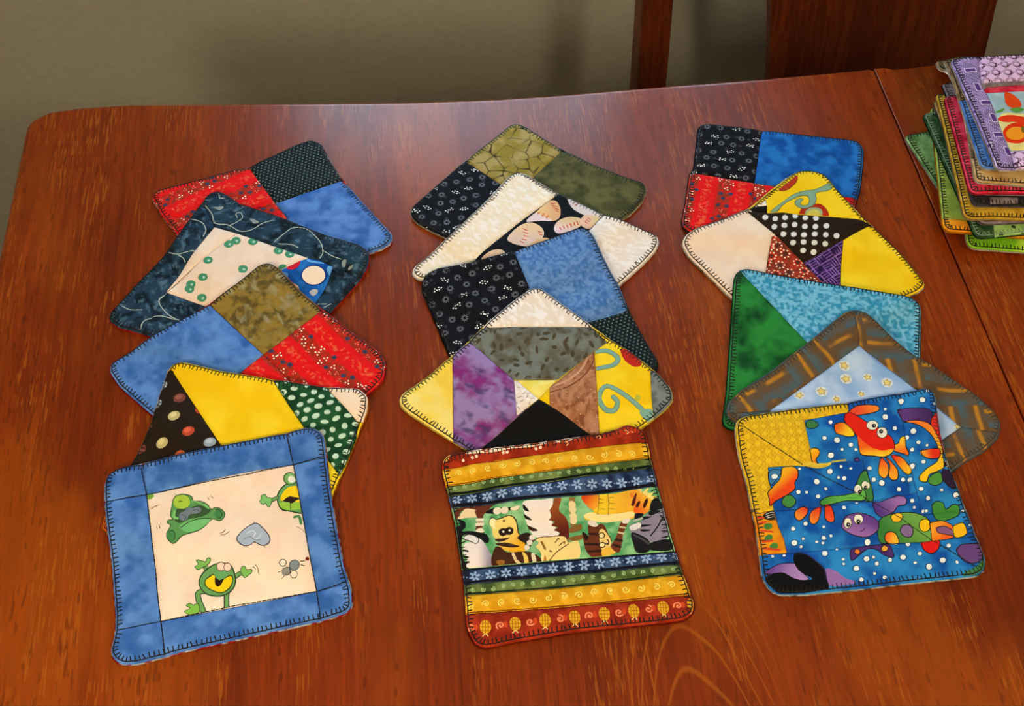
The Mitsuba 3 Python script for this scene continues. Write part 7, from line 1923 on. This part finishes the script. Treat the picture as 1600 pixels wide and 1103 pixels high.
            (C(26, 18, 20), 'line', [(245.5, 311.3), (256, 312.4), (255, 307.5), (250.7, 303.8), (246.9, 304.6), (245.1, 307.7), (245.5, 311.3)], 0.5),
        ]),
        ('starfish_print', None, [
            (C(80, 46, 108), 'area', [(202.3, 307.6), (211.8, 309.2), (217.1, 309.5), (224.5, 309.9), (226.6, 305.7), (226.2, 301.3), (221.3, 302.8), (217.3, 306.5), (212.8, 307.3), (207.7, 304.5), (201.6, 299.9), (200.8, 303.4)], 0),
            (C(26, 18, 20), 'line', [(202.3, 307.6), (211.8, 309.2), (217.1, 309.5), (224.5, 309.9), (226.6, 305.7), (226.2, 301.3), (221.3, 302.8), (217.3, 306.5), (212.8, 307.3), (207.7, 304.5), (201.6, 299.9), (200.8, 303.4), (202.3, 307.6)], 0.5),
            (C(240, 120, 50), 'area', [(203.3, 305.6), (205.5, 307.4), (207.3, 305.7), (205.3, 303.6)], 0),
            (C(26, 18, 20), 'line', [(203.3, 305.6), (205.5, 307.4), (207.3, 305.7), (205.3, 303.6), (203.3, 305.6)], 0.5),
            (C(232, 160, 50), 'area', [(219.7, 307), (222, 309.1), (224.3, 307.6), (223.1, 305.6), (220.8, 305.2)], 0),
            (C(26, 18, 20), 'line', [(219.7, 307), (222, 309.1), (224.3, 307.6), (223.1, 305.6), (220.8, 305.2), (219.7, 307)], 0.5),
        ]),
        ('anemone_print', None, [
            (C(104, 66, 118), 'area', [(264.7, 305.1), (268.4, 308.8), (274.5, 309.5), (280.4, 309.2), (279.6, 300.5), (273.4, 296.7), (267.9, 298.4)], 0),
            (C(26, 18, 20), 'line', [(264.7, 305.1), (268.4, 308.8), (274.5, 309.5), (280.4, 309.2), (279.6, 300.5), (273.4, 296.7), (267.9, 298.4), (264.7, 305.1)], 0.5),
            (C(60, 116, 60), 'area', [(266, 290.4), (273.5, 294.2), (279.9, 298.7), (279.9, 293.4), (272, 288.2), (265.9, 286.9)], 0),
        ]),
        ('whale_print', None, [
            (fade(C(110, 70, 140), C(176, 130, 180), (151.2, 296.4), (170.0, 290.4)), 'area', [(147.8, 292.9), (156.7, 297.9), (166.7, 298.4), (170.4, 292.6), (173.7, 288.1), (167, 287.8), (159.1, 291.8), (150.5, 291.4)], 0),
            (C(26, 18, 20), 'line', [(147.8, 292.9), (156.7, 297.9), (166.7, 298.4), (170.4, 292.6), (173.7, 288.1), (167, 287.8), (159.1, 291.8), (150.5, 291.4), (147.8, 292.9)], 0.5),
            (C(150, 104, 160), 'area', [(184.3, 294.2), (190.2, 293.6), (195.2, 288.7), (201.3, 286), (195.1, 284), (183.4, 284.5)], 0),
            (C(14, 12, 14), 'area', [(147.7, 289), (152.6, 292.2), (159.2, 292.6), (164.6, 289.2), (170.9, 287.5), (175.6, 288.7), (169.1, 293.2), (166.4, 299.7), (168.1, 305.6), (173.7, 305.2), (180.1, 299.7), (184.1, 294.5), (184.3, 288), (184.1, 282.4), (176.3, 280.7), (161.8, 279.2), (154.8, 280.1), (150.2, 284.4)], 0),
            (C(44, 32, 60), 'line', [(169.7, 305.3), (174.8, 304.2), (180.5, 298.7), (183.7, 293.7), (183.9, 288)], 0.7),
        ]),
        ('shell_print', 1, [
            (C(40, 36, 32), 'area', [(151.8, 329.7), (155.8, 333.9), (161.9, 334.1), (161.1, 329), (156.2, 327.5)], 0),
            (C(190, 180, 160), 'line', [(154.1, 331.6), (157.7, 333), (161.1, 332.9)], 0.5),
            (C(190, 180, 160), 'line', [(153.9, 330), (158.2, 331.5), (161, 331.3)], 0.5),
            (C(190, 180, 160), 'line', [(154.4, 328.9), (158.6, 330), (160.8, 329.9)], 0.5),
            (C(70, 120, 50), 'dot', [(154.3, 323.3), (157, 323.8), (154.4, 321.2)], 0),
            (C(70, 120, 50), 'dot', [(153.6, 315.5), (156.2, 316.1), (153.6, 313.5)], 0),
            (C(70, 120, 50), 'dot', [(156.1, 310), (158.7, 310.5), (156.2, 308)], 0),
            (C(220, 60, 40), 'line', [(149.1, 329.4), (152.5, 329.3)], 1.2),
            (C(220, 60, 40), 'line', [(149.6, 325.6), (153.4, 326.3)], 1.2),
            (C(220, 60, 40), 'line', [(149.6, 320.4), (156.5, 319.5)], 1.2),
            (C(220, 60, 40), 'line', [(149.6, 313), (155.6, 313.7)], 1.2),
            (C(220, 60, 40), 'line', [(149.6, 308.7), (159.5, 307.8)], 1.2),
        ]),
        ('weed_print', 5, [
            (C(108, 66, 140), 'area', [(157, 321), (160.6, 320.2), (162.4, 314.3), (164, 307.7), (161.7, 305.2), (159.7, 309.6), (157.7, 314)], 0),
        ]),
    ],
    'quilting': [[(146.5, 389.6), (160.6, 378), (190.8, 355.6), (211.2, 342.4), (229.7, 328.5), (249.1, 315.1), (273.7, 294.7)]],
}, 'quilted coasters fanned out on the table', fine=0.8, stiff=8.0, thick=4.2)

build_pad({
    'label': 'leaf green coaster whose corner sticks out farthest left of the stack',
    'backing': 'ecru', 'thread': (16, 13, 12),
    'outline': [(305.3, 655.7), (333.4, 553.5), (435.6, 581.6), (407.5, 683.8)],
    'patches': [
        ('leaf_green', None, 0.0, None, None),
    ],
}, 'quilted coasters stacked at the right', fine=1.5, stiff=24.0, thick=3.8)

build_pad({
    'label': 'lime green coaster at the front foot of the stack',
    'backing': 'ecru', 'thread': (16, 13, 12),
    'outline': [(326.8, 539.8), (456.2, 526.5), (469.5, 655.8), (340.2, 669.1)],
    'patches': [
        ('lime', None, 0.0, None, None),
    ],
}, 'quilted coasters stacked at the right', fine=1.5, stiff=24.0, thick=3.8)

build_pad({
    'label': 'olive green coaster with an orange strip, low in the stack',
    'backing': 'orange', 'thread': (16, 13, 12),
    'outline': [(311, 552.2), (439.7, 533.6), (458.3, 662.3), (329.6, 680.9)],
    'patches': [
        ('orange', None, 0.0, 'orange strip', [(299.5, 564.2), (314.3, 564.1), (339.1, 559.8), (399.5, 555.8), (389.6, 517.2), (293.5, 536.3)]),
        ('olive_lime', None, 0.0, 'olive green piece', None),
    ],
}, 'quilted coasters stacked at the right', fine=1.5, stiff=24.0, thick=3.8)

build_pad({
    'label': 'dark green leaf-print coaster with a pale green dotted piece, low in the stack',
    'backing': 'leaf_dark', 'thread': (120, 140, 110),
    'outline': [(329.7, 540.9), (319.2, 668.2), (446.5, 678.8), (457.1, 551.5)],
    'patches': [
        ('pale_green', 'green_dots', 0.0, 'pale green dotted piece', [(355.6, 587.9), (345, 551), (340.5, 516.8), (402.2, 514.8), (427.5, 607.1)]),
        ('leaf_dark', None, 0.0, 'dark green leaf-print piece', None),
    ],
}, 'quilted coasters stacked at the right', fine=1.5, stiff=24.0, thick=3.8)

build_pad({
    'label': 'coaster of tan, black and cream bands on the left side of the stack',
    'backing': 'mauve', 'thread': (16, 13, 12),
    'outline': [(332.6, 549.8), (328.3, 677.7), (456.2, 682), (460.5, 554.1)],
    'patches': [
        ('ecru', None, 0.0, 'cream piece', [(326.3, 634.5), (334.5, 640.5), (355.1, 624.9), (347.5, 594), (330.6, 594.5), (326.7, 596.8)]),
        ('tan', None, 0.0, 'tan corner', [(316.7, 686.9), (345.1, 702.2), (366, 668.7), (336.7, 650.2), (315.1, 648)]),
        ('charcoal', None, 0.0, None, [(301.6, 652.9), (336.7, 650.2), (366, 668.7), (385.3, 624.3), (354.7, 564.1), (335.9, 564.5), (326.7, 580.7)]),
        ('mauve', None, 0.0, 'mauve piece', None),
    ],
}, 'quilted coasters stacked at the right', fine=1.5, stiff=24.0, thick=3.8)

build_pad({
    'label': 'gold coaster with a black blanket stitch in the middle of the stack',
    'backing': 'tan', 'thread': (16, 13, 12),
    'outline': [(322.1, 551.8), (451.9, 543.9), (459.8, 673.6), (330, 681.5)],
    'patches': [
        ('gold', None, 0.0, None, None),
    ],
}, 'quilted coasters stacked at the right', fine=1.5, stiff=24.0, thick=3.8)

build_pad({
    'label': 'black coaster with a pale grey piece, just above the gold one in the stack',
    'backing': 'mauve', 'thread': (16, 13, 12),
    'outline': [(328.2, 559.4), (332.9, 668.3), (441.7, 663.6), (437.1, 554.7)],
    'patches': [
        ('mauve', None, 0.0, 'grey piece', [(342.1, 568.9), (362.5, 569.3), (360.7, 560.7), (340.4, 560.2)]),
        ('charcoal', None, 0.0, None, None),
    ],
}, 'quilted coasters stacked at the right', fine=1.5, stiff=24.0, thick=3.8)

build_pad({
    'label': 'ash grey coaster with its left edge showing, below the crimson one in the stack',
    'backing': 'charcoal', 'thread': (16, 13, 12),
    'outline': [(328.3, 565.2), (334.2, 687), (456, 681.2), (450.1, 559.4)],
    'patches': [
        ('mauve', None, 0.0, None, None),
    ],
}, 'quilted coasters stacked at the right', fine=1.5, stiff=24.0, thick=3.8)

build_pad({
    'label': 'crimson coaster, brightest red of the stack',
    'backing': 'crimson', 'thread': (16, 13, 12),
    'outline': [(325, 563.8), (328.6, 663.2), (428.1, 659.6), (424.4, 560.2)],
    'patches': [
        ('crimson', None, 0.0, None, None),
    ],
}, 'quilted coasters stacked at the right', fine=1.5, stiff=24.0, thick=3.8)

build_pad({
    'label': 'brown floral coaster with a sandy front edge, third from the top of the stack',
    'backing': 'ecru', 'thread': (16, 13, 12),
    'outline': [(328.3, 569.2), (349.3, 741.7), (521.8, 720.8), (500.9, 548.2)],
    'patches': [
        ('tan', None, 0.0, 'sandy beige piece', [(323.6, 593.5), (397.2, 589.5), (387.1, 536.3), (315.6, 540.8)]),
        ('tan_floral', None, 0.0, None, None),
    ],
}, 'quilted coasters stacked at the right', fine=1.5, stiff=24.0, thick=3.8)

build_pad({
    'label': 'bright blue coaster under the lavender one at the top of the stack',
    'backing': 'ecru', 'thread': (16, 13, 12),
    'outline': [(332.8, 577.3), (335.1, 699.8), (457.5, 697.4), (455.2, 575)],
    'patches': [
        ('tan_floral', None, 0.0, 'brown floral corner', [(344.7, 743.3), (378.7, 738.7), (355.9, 679.2), (338.8, 648.4), (332.5, 648.4), (329.1, 676.1)]),
        ('blue', None, 0.0, 'bright blue piece', None),
    ],
}, 'quilted coasters stacked at the right', fine=1.0, stiff=24.0, thick=3.8)

build_pad({
    'label': 'lavender coaster with a pink lattice band and orange fruit, topmost of the stack',
    'backing': 'ecru', 'thread': (16, 13, 12),
    'outline': [(341, 572.2), (335.1, 689.6), (452.4, 695.5), (458.3, 578.2)],
    'patches': [
        ('lattice_pink', None, 0.0, 'pink lattice band', [(360.6, 699.9), (354.9, 680.7), (352.1, 660.7), (407.4, 663.6), (439.5, 736.9)]),
        ('crimson', None, 0.0, 'narrow crimson band', [(351.6, 653), (355.2, 656.1), (406.2, 659.4), (404.1, 651.8), (352.7, 649.8)]),
        ('mauve', None, 0.0, 'dusty plum band', [(352.1, 660.7), (407.4, 663.6), (406.1, 659.1), (355.2, 656.1), (351.6, 653)]),
        ('pale_fruit', None, 0.0, 'panel with orange fruit', [(352.9, 649.8), (404.1, 651.8), (387.3, 592.3), (355, 589.9), (353.9, 603.2), (353.9, 632)]),
        ('lattice_pink', None, 0.0, 'pink lattice band', [(355, 589.9), (387.3, 592.3), (379.1, 558.7), (353.8, 565.3)]),
        ('purple_print', 'rectangles', -85.6, 'lavender border', None),
    ],
    'motifs': [
        ('fruit_print', 3, [
            (C(232, 210, 130), 'area', [(355.5, 624), (374.5, 625.5), (396, 623.1), (387.3, 592.3), (353.7, 588)], 0),
            (C(226, 70, 20), 'area', [(365.5, 648.6), (370.2, 646.7), (374.3, 638.2), (372.8, 632.6), (366.9, 631.9), (363.3, 636.8)], 0),
            (C(90, 150, 60), 'area', [(364.6, 630.4), (370.7, 632.3), (374.9, 630.2), (369.3, 627)], 0),
            (C(90, 150, 60), 'area', [(354.1, 629.3), (361.2, 631.8), (357.5, 627.9)], 0),
            (C(226, 56, 16), 'area', [(353.8, 622.4), (363.2, 624.8), (373.6, 622.3), (381.7, 618.1), (380.3, 613), (366.7, 617.2), (357.7, 618)], 0),
            (C(226, 56, 16), 'dot', [(363.5, 606.6), (373.5, 606.4), (360.3, 596.1)], 0),
            (C(244, 150, 30), 'dot', [(362.9, 606.2), (370, 606.1), (361, 599.5)], 0),
            (C(120, 100, 30), 'dot', [(368.9, 610), (370.3, 609.9), (368.1, 606.7)], 0),
        ]),
    ],
}, 'quilted coasters stacked at the right', fine=0.8, stiff=24.0, thick=3.8)


for at, radiance, text in scene_lamps:
    globe_lamp(at, radiance, text)
